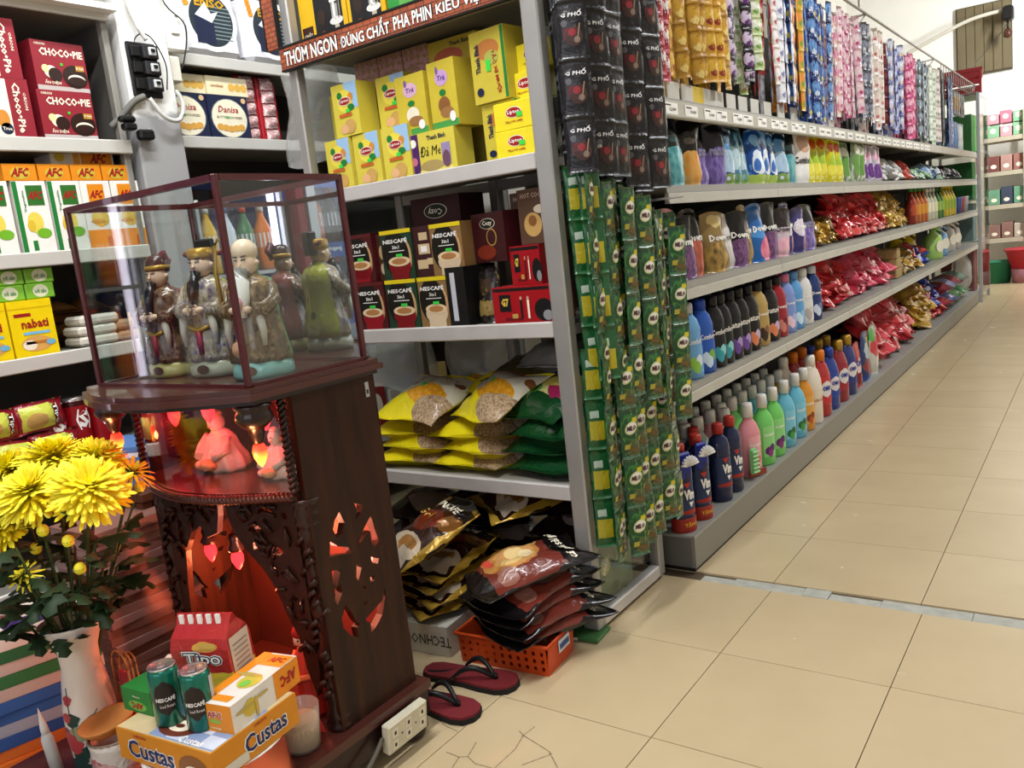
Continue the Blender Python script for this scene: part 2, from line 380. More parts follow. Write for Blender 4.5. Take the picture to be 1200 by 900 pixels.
# ---- concrete column with its wiring
col_m, nt, b = new_mat('column_paint'); N = nt.nodes; L = nt.links
tc = N.new('ShaderNodeTexCoord'); sp = N.new('ShaderNodeSeparateXYZ'); no = N.new('ShaderNodeTexNoise'); no.inputs['Scale'].default_value = 14; no.inputs['Detail'].default_value = 6
L.new(tc.outputs['Object'], no.inputs['Vector']); L.new(tc.outputs['Object'], sp.inputs[0])
ad = N.new('ShaderNodeMath'); ad.operation = 'MULTIPLY_ADD'; L.new(no.outputs['Fac'], ad.inputs[0]); ad.inputs[1].default_value = .12; L.new(sp.outputs[2], ad.inputs[2])
cr = N.new('ShaderNodeValToRGB'); mr = N.new('ShaderNodeMapRange'); mr.inputs[1].default_value = 1.3; mr.inputs[2].default_value = 2.0; L.new(ad.outputs[0], mr.inputs[0]); L.new(mr.outputs[0], cr.inputs[0])
e = cr.color_ramp.elements; e[0].position = .47; e[0].color = lin('#9b9b9b'); e[1].position = .5; e[1].color = lin('#e9e8e4')
L.new(cr.outputs[0], b.inputs['Base Color']); b.inputs['Roughness'].default_value = .8
bp = N.new('ShaderNodeBump'); bp.inputs['Strength'].default_value = .3; L.new(no.outputs['Fac'], bp.inputs['Height']); L.new(bp.outputs[0], b.inputs['Normal'])
struct('wall_column', MB().box(-2.86, -2.40, 1.515, 1.675, 0, 4.2, col_m, bev=.006))
t = thing('breaker_box', 'black triple breaker with grey switches screwed to the white column', 'breaker', (-2.40, 1.575, 1.72))
obj('backplate', MB().box(0, .012, -.05, .045, -.085, .075, M('#1b1b1d', .5), bev=.003), t)
for k in range(3):
    z = .045-k*.047; s = obj('switch', MB().box(.012, .034, -.012, .038, z-.02, z+.02, M('#2a2a2c', .4), bev=.003), t)
    obj('toggle', MB().box(.034, .042, .002, .026, z-.012, z+.012, M('#c9ccce', .4), bev=.002).box(.042, .046, .008, .02, z-.003, z+.006, BLACK), s)
    obj('terminal', MB().box(.012, .026, -.046, -.016, z-.016, z+.016, M('#101010', .5), bev=.003), t)
def cable(label, pts, r, mat, name='cable'):
    P_ = [Vector(p) for p in pts]; out = []
    for i in range(len(P_)-1):
        a, b_, c, d = P_[max(i-1, 0)], P_[i], P_[i+1], P_[min(i+2, len(P_)-1)]
        for k in range(6):
            u = k/6; out.append(.5*((2*b_)+(-a+c)*u+(2*a-5*b_+4*c-d)*u*u+(-a+3*b_-3*c+d)*u**3))
    out.append(P_[-1])
    return item(name, MB().tube(out, r, mat, 7), label, 'cable')
greyc = M('#8f9088', .6)
cable('thick grey cable dropping down the column into the black breaker', [(-2.385, 1.545, 2.3), (-2.385, 1.545, 1.95), (-2.385, 1.56, 1.86), (-2.375, 1.585, 1.80)], .007, M('#c9c8c2', .6))
cable('grey cable looping below the breaker around the column corner', [(-2.38, 1.565, 1.63), (-2.37, 1.60, 1.575), (-2.37, 1.65, 1.57), (-2.37, 1.672, 1.62), (-2.38, 1.66, 1.66)], .007, M('#c9c8c2', .6))
cable('dark grey cable running left from the breaker to the shelf wall', [(-2.38, 1.55, 1.635), (-2.39, 1.52, 1.62), (-2.41, 1.495, 1.59), (-2.44, 1.46, 1.55)], .010, M('#6e6d66', .6))
cable('thin black wire arching over the breaker', [(-2.385, 1.535, 1.70), (-2.38, 1.55, 1.80), (-2.38, 1.60, 1.815), (-2.38, 1.64, 1.74), (-2.38, 1.63, 1.66)], .002, BLACK)
t = thing('spring_clip', 'black plastic clip gripping the shelf end beside the column', 'clip', (-2.385, 1.475, 1.53))
obj('jaw', MB().box(0, .03, -.02, .02, 0, .02, BLACK, bev=.005), t); obj('lever', MB().box(.005, .03, -.03, .02, .022, .04, BLACK, bev=.006), t)
t = thing('spring_clip', 'black plastic clip stuck to the column face lower right of the other', 'clip', (-2.395, 1.53, 1.505))
obj('jaw', MB().box(0, .03, -.025, .025, 0, .03, BLACK, bev=.006), t); obj('rivet', MB().lathe([(.005, 0), (.005, .003)], 10, ALU, c=(.02, .012, .03)), t)
t = thing('wall_switch', 'white switch box with a black wire on the shelf side beyond the column', 'switch', (-2.47, 1.70, 1.80))
obj('housing', MB().box(0, .03, -.01, .08, 0, .16, WHITE, bev=.006), t); obj('rocker', MB().box(.03, .037, .02, .05, .05, .11, M('#d9d7d0', .4), bev=.003), t)
obj('terminal_block', MB().box(.0, .04, -.02, .03, -.10, -.02, M('#d8d4c6', .5), bev=.005), t)
cable('black wire hanging from the white switch beyond the column', [(-2.43, 1.72, 2.2), (-2.43, 1.70, 1.96), (-2.43, 1.77, 1.88), (-2.43, 1.74, 1.76), (-2.44, 1.71, 1.72)], .0025, BLACK)
# ---- brown boarded window and fittings on the far wall
win = struct('window_1', MB().box(-1.58, -.98, 12.26, 12.3, 2.48, 3.30, M('#55503f', .8)))
for k in range(6): obj('board', MB().box(-1.565+k*.097, -1.565+k*.097+.092, 12.235, 12.262, 2.5, 3.285, M('#6b6048', .75, 0, .2, 6), bev=.004), win)
cable('white conduit pipe crossing the far wall to the black camera', [(-2.1, 12.0, 2.86), (-1.8, 12.0, 2.97), (-1.4, 12.0, 3.1), (-1.05, 12.0, 3.13)], .022, M('#c9c4b6', .6), 'conduit_pipe')
cable('thin black wire sagging from the camera to the red crate', [(-1.0, 11.9, 2.95), (-1.1, 11.6, 2.75), (-1.2, 11.0, 2.5), (-1.15, 9.4, 2.2)], .004, BLACK, 'wire')
t = thing('security_camera', 'black bracketed camera fixed high on the far wall', 'camera', (-1.0, 12.28, 3.1))
obj('bracket', MB().tube([(0, 0, 0), (0, -.2, 0), (.03, -.25, -.05)], .02, BLACK, 8), t); obj('body', MB().box(-.05, .06, -.38, -.2, -.1, .06, BLACK, bev=.02), t)
obj('lens', MB().lathe([(.0, -.02), (.045, 0), (.05, .05), (.03, .09)], 12, M('#4a2b1f', .3), c=(0, -.3, -.28)), t); obj('stalk', MB().tube([(0, -.3, -.1), (0, -.3, -.2)], .012, BLACK, 6), t)
struct('trim_1', MB().prism([(0, 0), (.08, 0), (.08, .1), (0, .1)], (-1.05, 12.0, 3.42), (0, 1, 0), (0, 0, 1), (1.6, -1.0, -.15), M('#a09e98', .6)))
# ================================================================== LEFT WALL RACKS
def carton(w, d, h, mat, front=None, deco=None, bev=0):
    mb = MB().box(-w/2, w/2, 0, d, 0, h, mat, front=front, bev=bev)
    if deco: deco(mb, w, d, h)
    return mb
E_ = -.0006
def ft(mb, t, x, z, w, h, mat, lay=1, bold=.02, u=X_, v=Z_, res=1, shear=0): mb.text(t, (x, E_*lay, z), u, v, w, h, mat, bold, res, shear=shear)
def fr(mb, x, z, w, h, mat, lay=1): mb.rect((x, E_*lay, z), X_, Z_, w, h, mat)
def fe(mb, x, z, rx, rz, mat, lay=1, n=18): mb.ell((x, E_*lay, z), X_, Z_, rx, rz, mat, n)
steel = M('#cfcdc6', .45, .2, .1, 6, name='painted_steel'); steel_d = M('#8d8a82', .5, .2, .15, 6, name='dull_steel'); backp = M('#4c4a45', .8, 0, .15, 5, name='dusty_back_panel')
def wall_rack(label, x_front, x_back, y0, y1, levels, z_top, side=True):
    t = thing('wall_rack', label, 'rack', (0, 0, 0))
    obj('back_panel', MB().box(x_back-.01, x_back, y0, y1, 0, z_top, backp), t)
    for z in levels:
        obj('shelf', MB().box(x_back, x_front-.012, y0, y1, z-.03, z, steel_d).box(x_front-.012, x_front, y0, y1, z-.038, z+.002, steel, bev=.003), t)
    for y in (y0, y1-.02):
        for x in (x_front-.045, x_back+.005):
            obj('upright', MB().box(x, x+.028, y, y+.02, 0, z_top, steel_d, bev=.003), t)
    if side: obj('side_panel', MB().box(x_back, x_front-.05, y1, y1+.008, 0, z_top, M('#5d5b55', .7, 0, .25, 7, name='stained_panel')), t)
    return t
wall_rack('grey steel snack rack on the left wall in front of the column', -2.40, -2.80, .84, 1.492, (.30, .61, .915, 1.195, 1.505, 1.885), 2.3)
wall_rack('grey steel rack beyond the column holding butter cookie boxes', -2.50, -2.82, 1.70, 3.6, (.35, .72, 1.15, 1.545, 1.815), 2.4, False)
struct('trim_2', MB().box(-2.83, -2.36, .84, 1.50, 1.868, 1.885, WHITE))
red_c = M('#8c2430', .38); cream = M('#efe6cf', .45); choc = M('#2c1813', .35); org = M('#e08a1e', .4); grn = M('#1f7a36', .4); yel = M('#f2d20a', .38); dred = M('#a01c1c', .4); navy = M('#1c2340', .4); lime = M('#6fae2a', .4)
lblue = M('#8fb7e6', .4); purple = M('#5b3a8c', .4); pinkm = M('#d9a9b5', .4); tan = M('#d8a05a', .5); brown = M('#5a3320', .5); gold = M('#b98a2c', .35)
def d_choco(mb, w, d, h):
    fr(mb, 0, h*.05, w*.99, h*.1, M('#b9b0ad', .3)); ft(mb, 'CHOCO•PIE', w*.05, h*.78, w*.82, h*.16, cream, 2, .03)
    ft(mb, 'ORION', -w*.33, h*.93, w*.2, h*.05, cream, 2)
    fe(mb, w*.25, h*.32, w*.24, h*.24, choc, 2); fe(mb, w*.27, h*.26, w*.17, h*.11, cream, 3); fe(mb, w*.27, h*.225, w*.18, h*.10, choc, 4)
    fe(mb, -w*.2, h*.38, w*.13, h*.13, cream, 2); fe(mb, -w*.13, h*.33, w*.13, h*.14, choc, 3); fe(mb, -w*.3, h*.44, w*.07, h*.08, M('#f3d89a', .4), 3)
    fr(mb, w*.36, h*.5, w*.16, h*.11, gold, 3); ft(mb, 'ĐẬM', w*.36, h*.5, w*.14, h*.07, cream, 4); ft(mb, 'ẤN DIỆN', -w*.2, h*.17, w*.3, h*.1, cream, 3)
    fr(mb, w*.02, h*.55, w*.05, h*.05, M('#2fc22f', .5), 3)
m_choco = carton(.155, .10, .135, red_c, deco=d_choco).mesh('choco')
item('snack_box', m_choco, 'dark red chocolate pie box, upper of two beside the stained panel', 'box', (-2.43, 1.335, 1.641), (0, 0, PI/2+.06), 'chocolate pie boxes')
item('snack_box', m_choco, 'dark red chocolate pie box, lower of two beside the stained panel', 'box', (-2.42, 1.325, 1.5055), (0, 0, PI/2), 'chocolate pie boxes')
def d_spine(mb, w, d, h):
    fr(mb, -w*.28, h*.5, w*.4, h*.96, cream); fe(mb, -w*.3, h*.3, w*.16, h*.16, M('#c98536', .4), 2); fe(mb, -w*.25, h*.14, w*.16, h*.1, navy, 2); ft(mb, 'True', -w*.25, h*.14, w*.24, h*.06, cream, 3)
    mb.text('Choco•Pie', (w*.16, E_*2, h*.5), (0, 0, -1), (1, 0, 0), h*.85, w*.2, cream, .03); mb.text('ORION', (w*.36, E_*2, h*.62), (0, 0, -1), (1, 0, 0), h*.3, w*.08, cream)
m_sp = carton(.10, .14, .155, red_c, deco=d_spine).mesh('choco_side')
item('snack_box', m_sp, 'red chocolate pie box standing on end with vertical lettering, upper left', 'box', (-2.41, 1.165, 1.661), G90, 'chocolate pie boxes on end')
item('snack_box', m_sp, 'red chocolate pie box standing on end with vertical lettering, lower left', 'box', (-2.41, 1.172, 1.5055), G90, 'chocolate pie boxes on end')
def d_afc_g(mb, w, d, h):
    fr(mb, -w*.43, h*.5, w*.14, h*.99, grn); fr(mb, w*.13, h*.8, w*.5, h*.28, M('#2f6b2a', .4)); ft(mb, 'AFC', w*.13, h*.8, w*.4, h*.12, dred, 2, .05, shear=.3)
    mb.text('Vegetable', (-w*.22, E_*2, h*.72), (0, 0, 1), (-1, 0, 0), h*.3, w*.09, grn)
    fe(mb, 0, h*.42, w*.24, h*.15, M('#e7cf58', .4)); fe(mb, w*.2, h*.27, w*.22, h*.07, lime, 2); fe(mb, -w*.14, h*.38, w*.12, h*.08, M('#d9b938', .4), 2); fr(mb, -w*.12, h*.1, w*.14, h*.14, grn)
m_afcg = carton(.09, .16, .195, M('#ece9e2', .4), deco=d_afc_g).mesh('cracker_green')
def d_afc_o(mb, w, d, h):
    fr(mb, 0, h*.14, w, h*.27, org); fr(mb, w*.0, h*.8, w*.55, h*.3, org); ft(mb, 'AFC', 0, h*.8, w*.42, h*.12, dred, 2, .05, shear=.3)
    fe(mb, 0, h*.45, w*.3, h*.13, M('#d9b64a', .4)); fe(mb, -w*.1, h*.4, w*.25, h*.03, M('#c9903a', .4), 2); fr(mb, w*.2, h*.1, w*.16, h*.14, M('#b5541a', .4), 2)
m_afco = carton(.088, .16, .195, M('#ece9e2', .4), deco=d_afc_o).mesh('cracker_orange')
def d_afc_t(mb, w, d, h):
    fe(mb, 0, h*.45, w*.3, h*.36, M('#c8b23c', .4)); ft(mb, 'AFC', 0, h*.5, w*.5, h*.55, dred, 2, .05, shear=.3)
m_afct = carton(.088, .18, .045, org, deco=d_afc_t).mesh('cracker_top')
def d_afc_w(mb, w, d, h):
    fr(mb, w*.22, h*.5, w*.5, h*.98, org); d2 = lambda: None
    ft(mb, 'AFC', w*.25, h*.5, w*.25, h*.6, dred, 2, .05, shear=.3); fr(mb, -w*.1, h*.5, w*.1, h*.9, M('#e3a23c', .4)); fe(mb, -w*.36, h*.6, w*.08, h*.3, M('#d9c24a', .4))
m_afcw = carton(.185, .10, .046, M('#e8e4da', .4), deco=d_afc_w).mesh('cracker_flat')
for i, (y, m_, l) in enumerate([(1.075, m_afcg, 'leftmost white and green cracker box standing upright under orange lids'), (1.176, m_afcg, 'middle white and green cracker box standing upright beside the glass case edge'), (1.272, m_afcg, 'rightmost white and green cracker box, partly behind the glass case'), (1.363, m_afco, 'white and orange cracker box standing behind the glass case'), (1.455, m_afco, 'white and orange cracker box next to the rack end post')]):
    item('cracker_box', m_, l, 'box', (-2.42, y, 1.1955), G90, 'upright cracker boxes')
for i, y in enumerate((1.16, 1.253, 1.345, 1.437)):
    item('cracker_box', m_afct, f'orange cracker box lying flat, {ORD[i]} from the left in its row', 'box', (-2.42, y, 1.3915), (0, 0, PI/2), 'flat orange cracker boxes')
item('cracker_box', m_afcw, 'white and orange cracker box lying crosswise on top of the orange row', 'box', (-2.47, 1.37, 1.4375), (0, 0, PI/2-.04), None)
def d_nab(mb, w, d, h):
    fr(mb, 0, h*.86, w, h*.02, M('#e3b90a', .4)); fr(mb, -w*.2, h*.74, w*.38, h*.06, dred); ft(mb, 'nabati', w*.05, h*.58, w*.62, h*.16, dred, 2, .03)
    fe(mb, w*.02, h*.22, w*.36, h*.14, M('#d9a659', .4)); fr(mb, w*.02, h*.24, w*.5, h*.05, M('#b8742f', .4), 2); fe(mb, -w*.15, h*.2, w*.16, h*.09, cream, 2); fe(mb, w*.33, h*.22, w*.11, h*.05, M('#6fb0d0', .4), 3); fr(mb, w*.05, h*.41, w*.6, h*.05, M('#7fc0e0', .4), 2)
m_nab = carton(.118, .10, .155, yel, deco=d_nab).mesh('wafer')
item('wafer_box', m_nab, 'yellow cheese wafer box at the left edge, cut by the picture border', 'box', (-2.42, .99, .9155), G90, 'yellow wafer boxes')
item('wafer_box', m_nab, 'yellow cheese wafer box standing under the green packs', 'box', (-2.42, 1.113, .9155), G90, 'yellow wafer boxes')
def d_green(mb, w, d, h): fe(mb, 0, h*.5, w*.27, h*.42, M('#d9ddc0', .4)); ft(mb, 'soft cake', 0, h*.5, w*.4, h*.3, grn, 2)
m_gp = carton(.078, .12, .042, M('#7cb83a', .4), deco=d_green, bev=.003).mesh('green_pack')
for y, z, l in [(1.075, 1.071, 'left lower'), (1.156, 1.071, 'right lower'), (1.08, 1.1135, 'left upper'), (1.161, 1.1135, 'right upper')]:
    item('cake_pack', m_gp, f'small bright green cake pack, {l} of four on the yellow wafer boxes', 'pack', (-2.43, y, z), G90, 'green cake packs')
loaf = M('#a97a4a', .5, 0, .35, 18); wrap = M('#cdb9a0', .2, 0, .2, 14, coat=.6)
def bread_mesh(seed): return MB().pillow(.11, .16, .07, loaf, 8, 8, .06, .006, seed).mesh('bread')
bm_ = [bread_mesh(s) for s in (1, 2, 3)]
k = 0
for y, z in [(1.235, .95), (1.24, 1.02), (1.31, .95), (1.31, 1.02), (1.39, .95), (1.40, 1.02), (1.45, .95)]:
    item('bread_bag', bm_[k % 3], 'brown wrapped bread roll stacked on the shelf right of the yellow wafers', 'bread', (-2.60, y, z), (-PI/2, 0, PI/2), 'wrapped bread rolls beside the wafers'); k += 1
for i, (y, z) in enumerate([(1.30, .918), (1.30, .948), (1.31, .978), (1.42, .918), (1.42, .952)]):
    mb = MB().box(-.06, .06, 0, .10, 0, .028, M('#d7d1c4' if i < 3 else '#a58a6c', .35, 0, .2, 30), bev=.008)
    if i > 2: fr(mb, .03, .014, .03, .024, M('#7fb6c4', .4))
    item('cookie_tray', mb, ['pale cookie tray at the bottom of a stack seen through the glass case', 'pale cookie tray in the middle of a stack seen through the glass case', 'pale cookie tray on top of a stack seen through the glass case', 'brown cookie roll with a light blue band, lower one', 'brown cookie roll with a light blue band, upper one'][i], 'cookies', (-2.43, y, z), G90, 'cookie trays')
def tipo_mesh(w, h):
    mb = MB().pillow(w, h, .06, P('biscuit_bag', '#8d1626', [('r', .12, .72, .12, .88, '#c9cf52'), ('e', .38, .4, .2, .26, '#c09a58'), ('s', .68, 5, '#a8b84a')], .25, warp=.02, coat=.5), 10, 8, .05, .003, 4); n0 = len(mb.v)
    mb.text('Tipo', (w*.27, -.001, h*.5), (0, 0, -1), (1, 0, 0), h*.7, w*.15, BLACK, .07); mb.text('Tipo', (w*.27, -.002, h*.5), (0, 0, -1), (1, 0, 0), h*.66, w*.13, WHITE, .02); mb.drape(n0)
    return mb.mesh('wafer_bag')
tm = tipo_mesh(.14, .085)
for i, (y, z, r) in enumerate([(.965, .705, .05), (1.09, .705, -.05), (1.0, .613, .1), (1.115, .612, .0), (.90, .612, 0)]):
    item('biscuit_bag', tm, ['red and yellow biscuit bag, upper left of the pile at the picture edge', 'red and yellow biscuit bag, upper right of the pile', 'red and yellow biscuit bag, lower middle of the pile', 'red and yellow biscuit bag, lower right of the pile above the flowers', 'red and yellow biscuit bag, lower left of the pile at the picture edge'][i], 'bag', (-2.44, y, z), (0, r, PI/2), 'red and yellow biscuit bags')
def tin_mesh():
    mb = MB().lathe([(.034, 0), (.034, .155), (.031, .16), (.031, .165)], 20, M('#3a0d10', .3, .3), mats=[M('#3a0d10', .3, .3), M('#c9c2c2', .25, .9), M('#c9c2c2', .25, .9)])
    return mb.mesh('tin')
def tin_label():
    mb = MB().lathe([(.0345, .02), (.0345, .14)], 20, M('#8c1018', .3), cap=False); mb.text('S', (0, 0, .1), X_, Z_, .03, .05, WHITE, .05, wrap=(.0352, .0352, 0)); mb.text('(  )', (0, 0, .1), X_, Z_, .045, .06, WHITE, .02, wrap=(.0352, .0352, 0))
    return mb.mesh('tin_label')
a_, b_ = tin_mesh(), tin_label()
for i, y in enumerate((1.135, 1.205, 1.275)):
    t = thing('drink_tin', f'{ORD[i]} dark red snack tin from the left under the wafer shelf', 'tin', (-2.47, y, .612), (0, 0, PI/2+.1), 'dark red tins'); obj('can', a_, t); obj('label', b_, t)
t_nb = [M('#5a7fb8', .5), M('#e7e5ee', .6), M('#6a4a9c', .5), M('#4a78c4', .5), M('#d3a9bb', .5)]
for i in range(7):
    mb = MB().box(-.09, .09, -.12, .12, 0, .012, M('#d9d2d6', .8, 0, .1, 60)).box(-.091, .091, -.121, .121, .012, .0135, t_nb[[3, 2, 4, 2, 3, 1, 0][i]])
    mb.box(-.091, .091, -.121, .121, -.0008, 0, t_nb[[3, 2, 4, 2, 3, 1, 0][i]]).box(-.0925, -.091, -.121, .121, 0, .0135, t_nb[[3, 2, 4, 2, 3, 1, 0][i]])
    item('exercise_book', mb, ['lowest blue exercise book of the low stack behind the altar corner', 'purple exercise book second from the bottom behind the altar corner', 'pink edged exercise book third from the bottom behind the altar corner', 'purple exercise book in the middle of the stack behind the altar corner', 'blue exercise book third from the top behind the altar corner', 'white covered exercise book second from the top behind the altar corner', 'topmost light blue exercise book behind the altar corner'][i], 'book', (-2.20, 1.24, .545+i*.0155), (0, 0, PI/2+.5+(i % 3)*.05), 'blue and purple exercise books')
t = thing('stool', 'low wooden stool carrying the blue exercise books behind the altar', 'stool', (-2.20, 1.24, 0))
obj('seat', MB().box(-.15, .15, -.12, .13, .515, .543, brown, bev=.005), t)
for sx in (-1, 1):
    for sy in (-1, 1): obj('leg', MB().box(sx*.125-.015, sx*.125+.015, sy*.1-.015, sy*.1+.015, 0, .515, brown, bev=.003), t)
# ---- rack beyond the column
def d_dan(mb, w, d, h):
    fe(mb, 0, h*.48, w*.45, h*.45, M('#8a8f8a', .4)); fe(mb, 0, h*.48, w*.43, h*.43, M('#f2ead0', .4), 2, 24); ft(mb, 'Danisa', 0, h*.68, w*.5, h*.15, dred, 3, .02, shear=.25); ft(mb, 'BUTTER COOKIES', 0, h*.5, w*.62, h*.06, M('#6b5a3a', .5), 3)
    for kx in range(5): fe(mb, (kx-2)*w*.13, h*.24+abs(kx-2)*h*.02, w*.085, h*.075, M('#d9a24a', .5), 4+kx*.2)
    fe(mb, w*.4, h*.9, w*.06, h*.06, M('#e0b98a', .4), 3); fr(mb, -w*.05, h*.5, w*.06, h*.05, M('#3fc24a', .5), 5)
m_dan = carton(.168, .12, .15, navy, deco=d_dan).mesh('cookie_box')
item('cookie_box', m_dan, 'navy butter cookie box with a cream oval, cut off by the column', 'box', (-2.53, 1.79, 1.5455), G90, 'navy cookie boxes')
item('cookie_box', m_dan, 'navy butter cookie box with a cream oval next to the red packs', 'box', (-2.53, 1.962, 1.5455), G90, 'navy cookie boxes')
def d_cream(mb, w, d, h):
    for kx in range(3): fe(mb, w*(.1+.15*kx), h*.45, w*.08, h*.22, M('#e0b050', .5), 1+kx*.2)
    ft(mb, 'cookies', -w*.25, h*.5, w*.3, h*.2, M('#b5793a', .5), 2)
m_cr = carton(.17, .12, .062, M('#efe3bd', .5), deco=d_cream).mesh('cream_box')
item('cookie_box', m_cr, 'cream coloured cookie box on the left navy box near the column', 'box', (-2.54, 1.80, 1.6965), (0, 0, PI/2-.04), 'cream cookie boxes'); item('cookie_box', m_cr, 'cream coloured cookie box on the right navy box', 'box', (-2.53, 1.972, 1.6965), G90, 'cream cookie boxes')
redp = M('#b0222c', .25, coat=.5)
for i, y in enumerate((2.075, 2.165)):
    t = thing('candy_strip', f'red candy strip pack with clear windows, {"left" if i == 0 else "right"} of the pair by the cookies', 'pack', (-2.55, y, 1.5455), G90, 'red candy strips')
    obj('backing', MB().box(-.043, .043, .008, .03, 0, .235, redp, bev=.004), t); cm = MB().pillow(.06, .042, .03, P('candy', '#caa0a0', [('s', .55, 4, '#efe6e0'), ('s', .62, 7, '#a8232c')], .2, coat=.6), 6, 5, .05, .003, 5, z0=-.021).mesh('candy')
    for k in range(5): obj('candy', cm, t, (.0, .004, .025+k*.046))
def fan_pack(label, y):
    t = thing('bulk_pack', label, 'pack', (-2.53, y, 1.8155), G90)
    obj('wrapper', MB().box(-.125, .125, 0, .2, 0, .24, M('#e9e9ee', .25, 0, .1, 12, coat=.5), bev=.03), t)
    mb = MB(); mb.ell((0, -.001, .13), X_, Z_, .105, .105, M('#f4f4f4', .3), 28); mb.ell((0, -.002, .13), X_, Z_, .088, .088, M('#29343c', .4), 28)
    for k in range(9): mb.rect((.03, -.0026, .07+k*.013), X_, Z_, .1, .003, M('#8ea0a0', .4))
    mb.rect((-.03, -.003, .1), X_, Z_, .075, .1, navy); mb.text('ENSO', (-.0, -.0038, .185), X_, Z_, .12, .03, M('#c99a1a', .4), .03); mb.poly([(-.045, 0), (0, .045), (.02, .01), (.05, .02), (.02, -.02)], (-.02, -.004, .14), X_, Z_, M('#dfe6ea', .4))
    for k in range(5): mb.ell((-.105+.003*k, -.0032, .23-k*.014), X_, Z_, .012, .009, M('#e8962a', .4), 10)
    obj('print', mb, t)
fan_pack('white wrapped pack with a round navy print beside the column', 1.95); fan_pack('white wrapped pack with a round navy print behind the brick sign', 2.215)
pb = MB().pillow(.24, .30, .10, FILM, 12, 12, .03, .016, 11)
item('plastic_bag', pb, 'large clear crinkled plastic bag hanging left of the tea boxes', 'plastic bag', (-2.155, 1.99, 1.405), (0, .1, .1))
item('plastic_bag', MB().pillow(.24, .34, .12, FILM, 12, 12, .03, .018, 12), 'clear crinkled plastic bag hanging behind the altar and the yellow corn bags', 'plastic bag', (-2.2, 2.29, .57), (0, .1, .3), None, (1.2, 1, 1.2))
for i, y in enumerate((1.78, 1.90, 2.03, 2.16, 2.3)):
    mb = MB().lathe([(.036, 0), (.038, .02), (.038, .13), (.015, .17), (.015, .19)], 14, M('#a5222a' if i != 3 else '#c9a030', .3), mats=[M('#a5222a' if i != 3 else '#c9a030', .3)]*3+[WHITE])
    item('sauce_bottle', mb, f'{ORD[i]} short sauce bottle from the column on the shelf under the cookies', 'bottle', (-2.56, y, 1.1505), group='short sauce bottles')
for lvl, zz in enumerate((.3505, .7205)):
    for i in range(9):
        c = ['#8f2a2a', '#c9c2b8', '#3b5f9a', '#c8b070', '#5a7a4a'][(i+lvl*2) % 5]
        item('packet', carton(.11, .16, .16+.03*((i*7) % 3), M(c, .5), deco=lambda mb, w, d, h: fe(mb, 0, h*.5, w*.3, h*.25, cream)), f'{ORD[i]} boxed packet from the column on the {"lowest" if lvl == 0 else "second lowest"} rack shelf behind the altar', 'box', (-2.53, 1.78+i*.14, zz), G90, 'boxed packets behind the altar')
# ================================================================== ALUMINIUM DISPLAY CABINET
CX0, CX1, CY0, CY1 = -2.03, -1.127, 1.814, 2.24
alu = M('#aaa8a4', .42, .55, .12, 10, name='worn_aluminium'); alu_l = M('#c4c0bc', .5, .25, .12, 12, name='pale_aluminium')
cab = thing('display_cabinet', 'aluminium shop cabinet with glass sides and four open shelves behind the altar', 'cabinet', (0, 0, 0))
for x0, x1, y0, y1 in [(CX1-.05, CX1, CY0, CY0+.035), (CX1-.035, CX1, CY1-.035, CY1), (CX0, CX0+.035, CY0, CY0+.035), (CX0, CX0+.035, CY1-.035, CY1), (-1.62, -1.585, CY1-.035, CY1)]:
    obj('post', MB().box(x0, x1, y0, y1, .012 if x0 != -1.62 else .4, 2.35, alu, bev=.004), cab)
SH = [(.415, 'lowest'), (.86, 'second'), (1.29, 'third'), (1.70, 'top')]
for z, n in SH:
    s = obj('shelf', MB().box(CX0+.036, CX1-.036, CY0+.02, CY1-.036, z-.012, z, M('#8e8a80', .6, 0, .15, 8, name='shelf_board')), cab)
    obj('front_rail', MB().box(CX0+.036, CX1-.051, CY0+.002, CY0+.02, z-.038, z+.004, alu_l, bev=.003), s)
    obj('back_rail', MB().box(CX0+.036, CX1-.036, CY1-.03, CY1-.005, z-.045, z-.013, alu_l), s)
    obj('side_rail', MB().box(CX1-.03, CX1-.006, CY0+.036, CY1-.036, z-.035, z-.013, alu), s)
obj('bottom_rail', MB().box(CX1-.032, CX1, CY0+.036, CY1-.036, .012, .05, alu_l, bev=.004), cab)
obj('side_glass', MB().box(CX1-.018, CX1-.013, CY0+.036, CY1-.036, .05, 2.3, GLASS), cab)
obj('side_glass', MB().box(CX0+.013, CX0+.018, CY0+.036, CY1-.036, .05, 2.3, GLASS), cab)
item('floor_shim', MB().box(-.08, .04, -.03, .06, 0, .011, M('#3f6b3a', .5), bev=.003).box(-.07, -.02, -.031, -.02, .002, .009, WHITE), 'flat green packet wedged under the cabinet corner post', 'packet', (-1.15, 1.795, .0005), (0, 0, .1))
# printed brick sign on the top shelf edge
bm, nt, b = new_mat('printed_brick'); N = nt.nodes; L = nt.links
bt = N.new('ShaderNodeTexBrick'); tc = N.new('ShaderNodeTexCoord'); mp = N.new('ShaderNodeMapping'); mp.inputs['Rotation'].default_value = (R(90), 0, 0)
L.new(tc.outputs['Object'], mp.inputs[0]); L.new(mp.outputs[0], bt.inputs['Vector']); bt.inputs['Scale'].default_value = 18
bt.inputs['Color1'].default_value = lin('#a8532e'); bt.inputs['Color2'].default_value = lin('#8f4325'); bt.inputs['Mortar'].default_value = lin('#4a2415'); bt.inputs['Mortar Size'].default_value = .025
L.new(bt.outputs[0], b.inputs['Base Color']); b.inputs['Roughness'].default_value = .5
sg = thing('brick_sign', 'printed brick pattern shelf sign with white capital lettering', 'sign', (0, CY0-.012, 0))
obj('board', MB().box(-2.035, -1.182, -.006, .008, 1.662, 1.722, bm), sg)
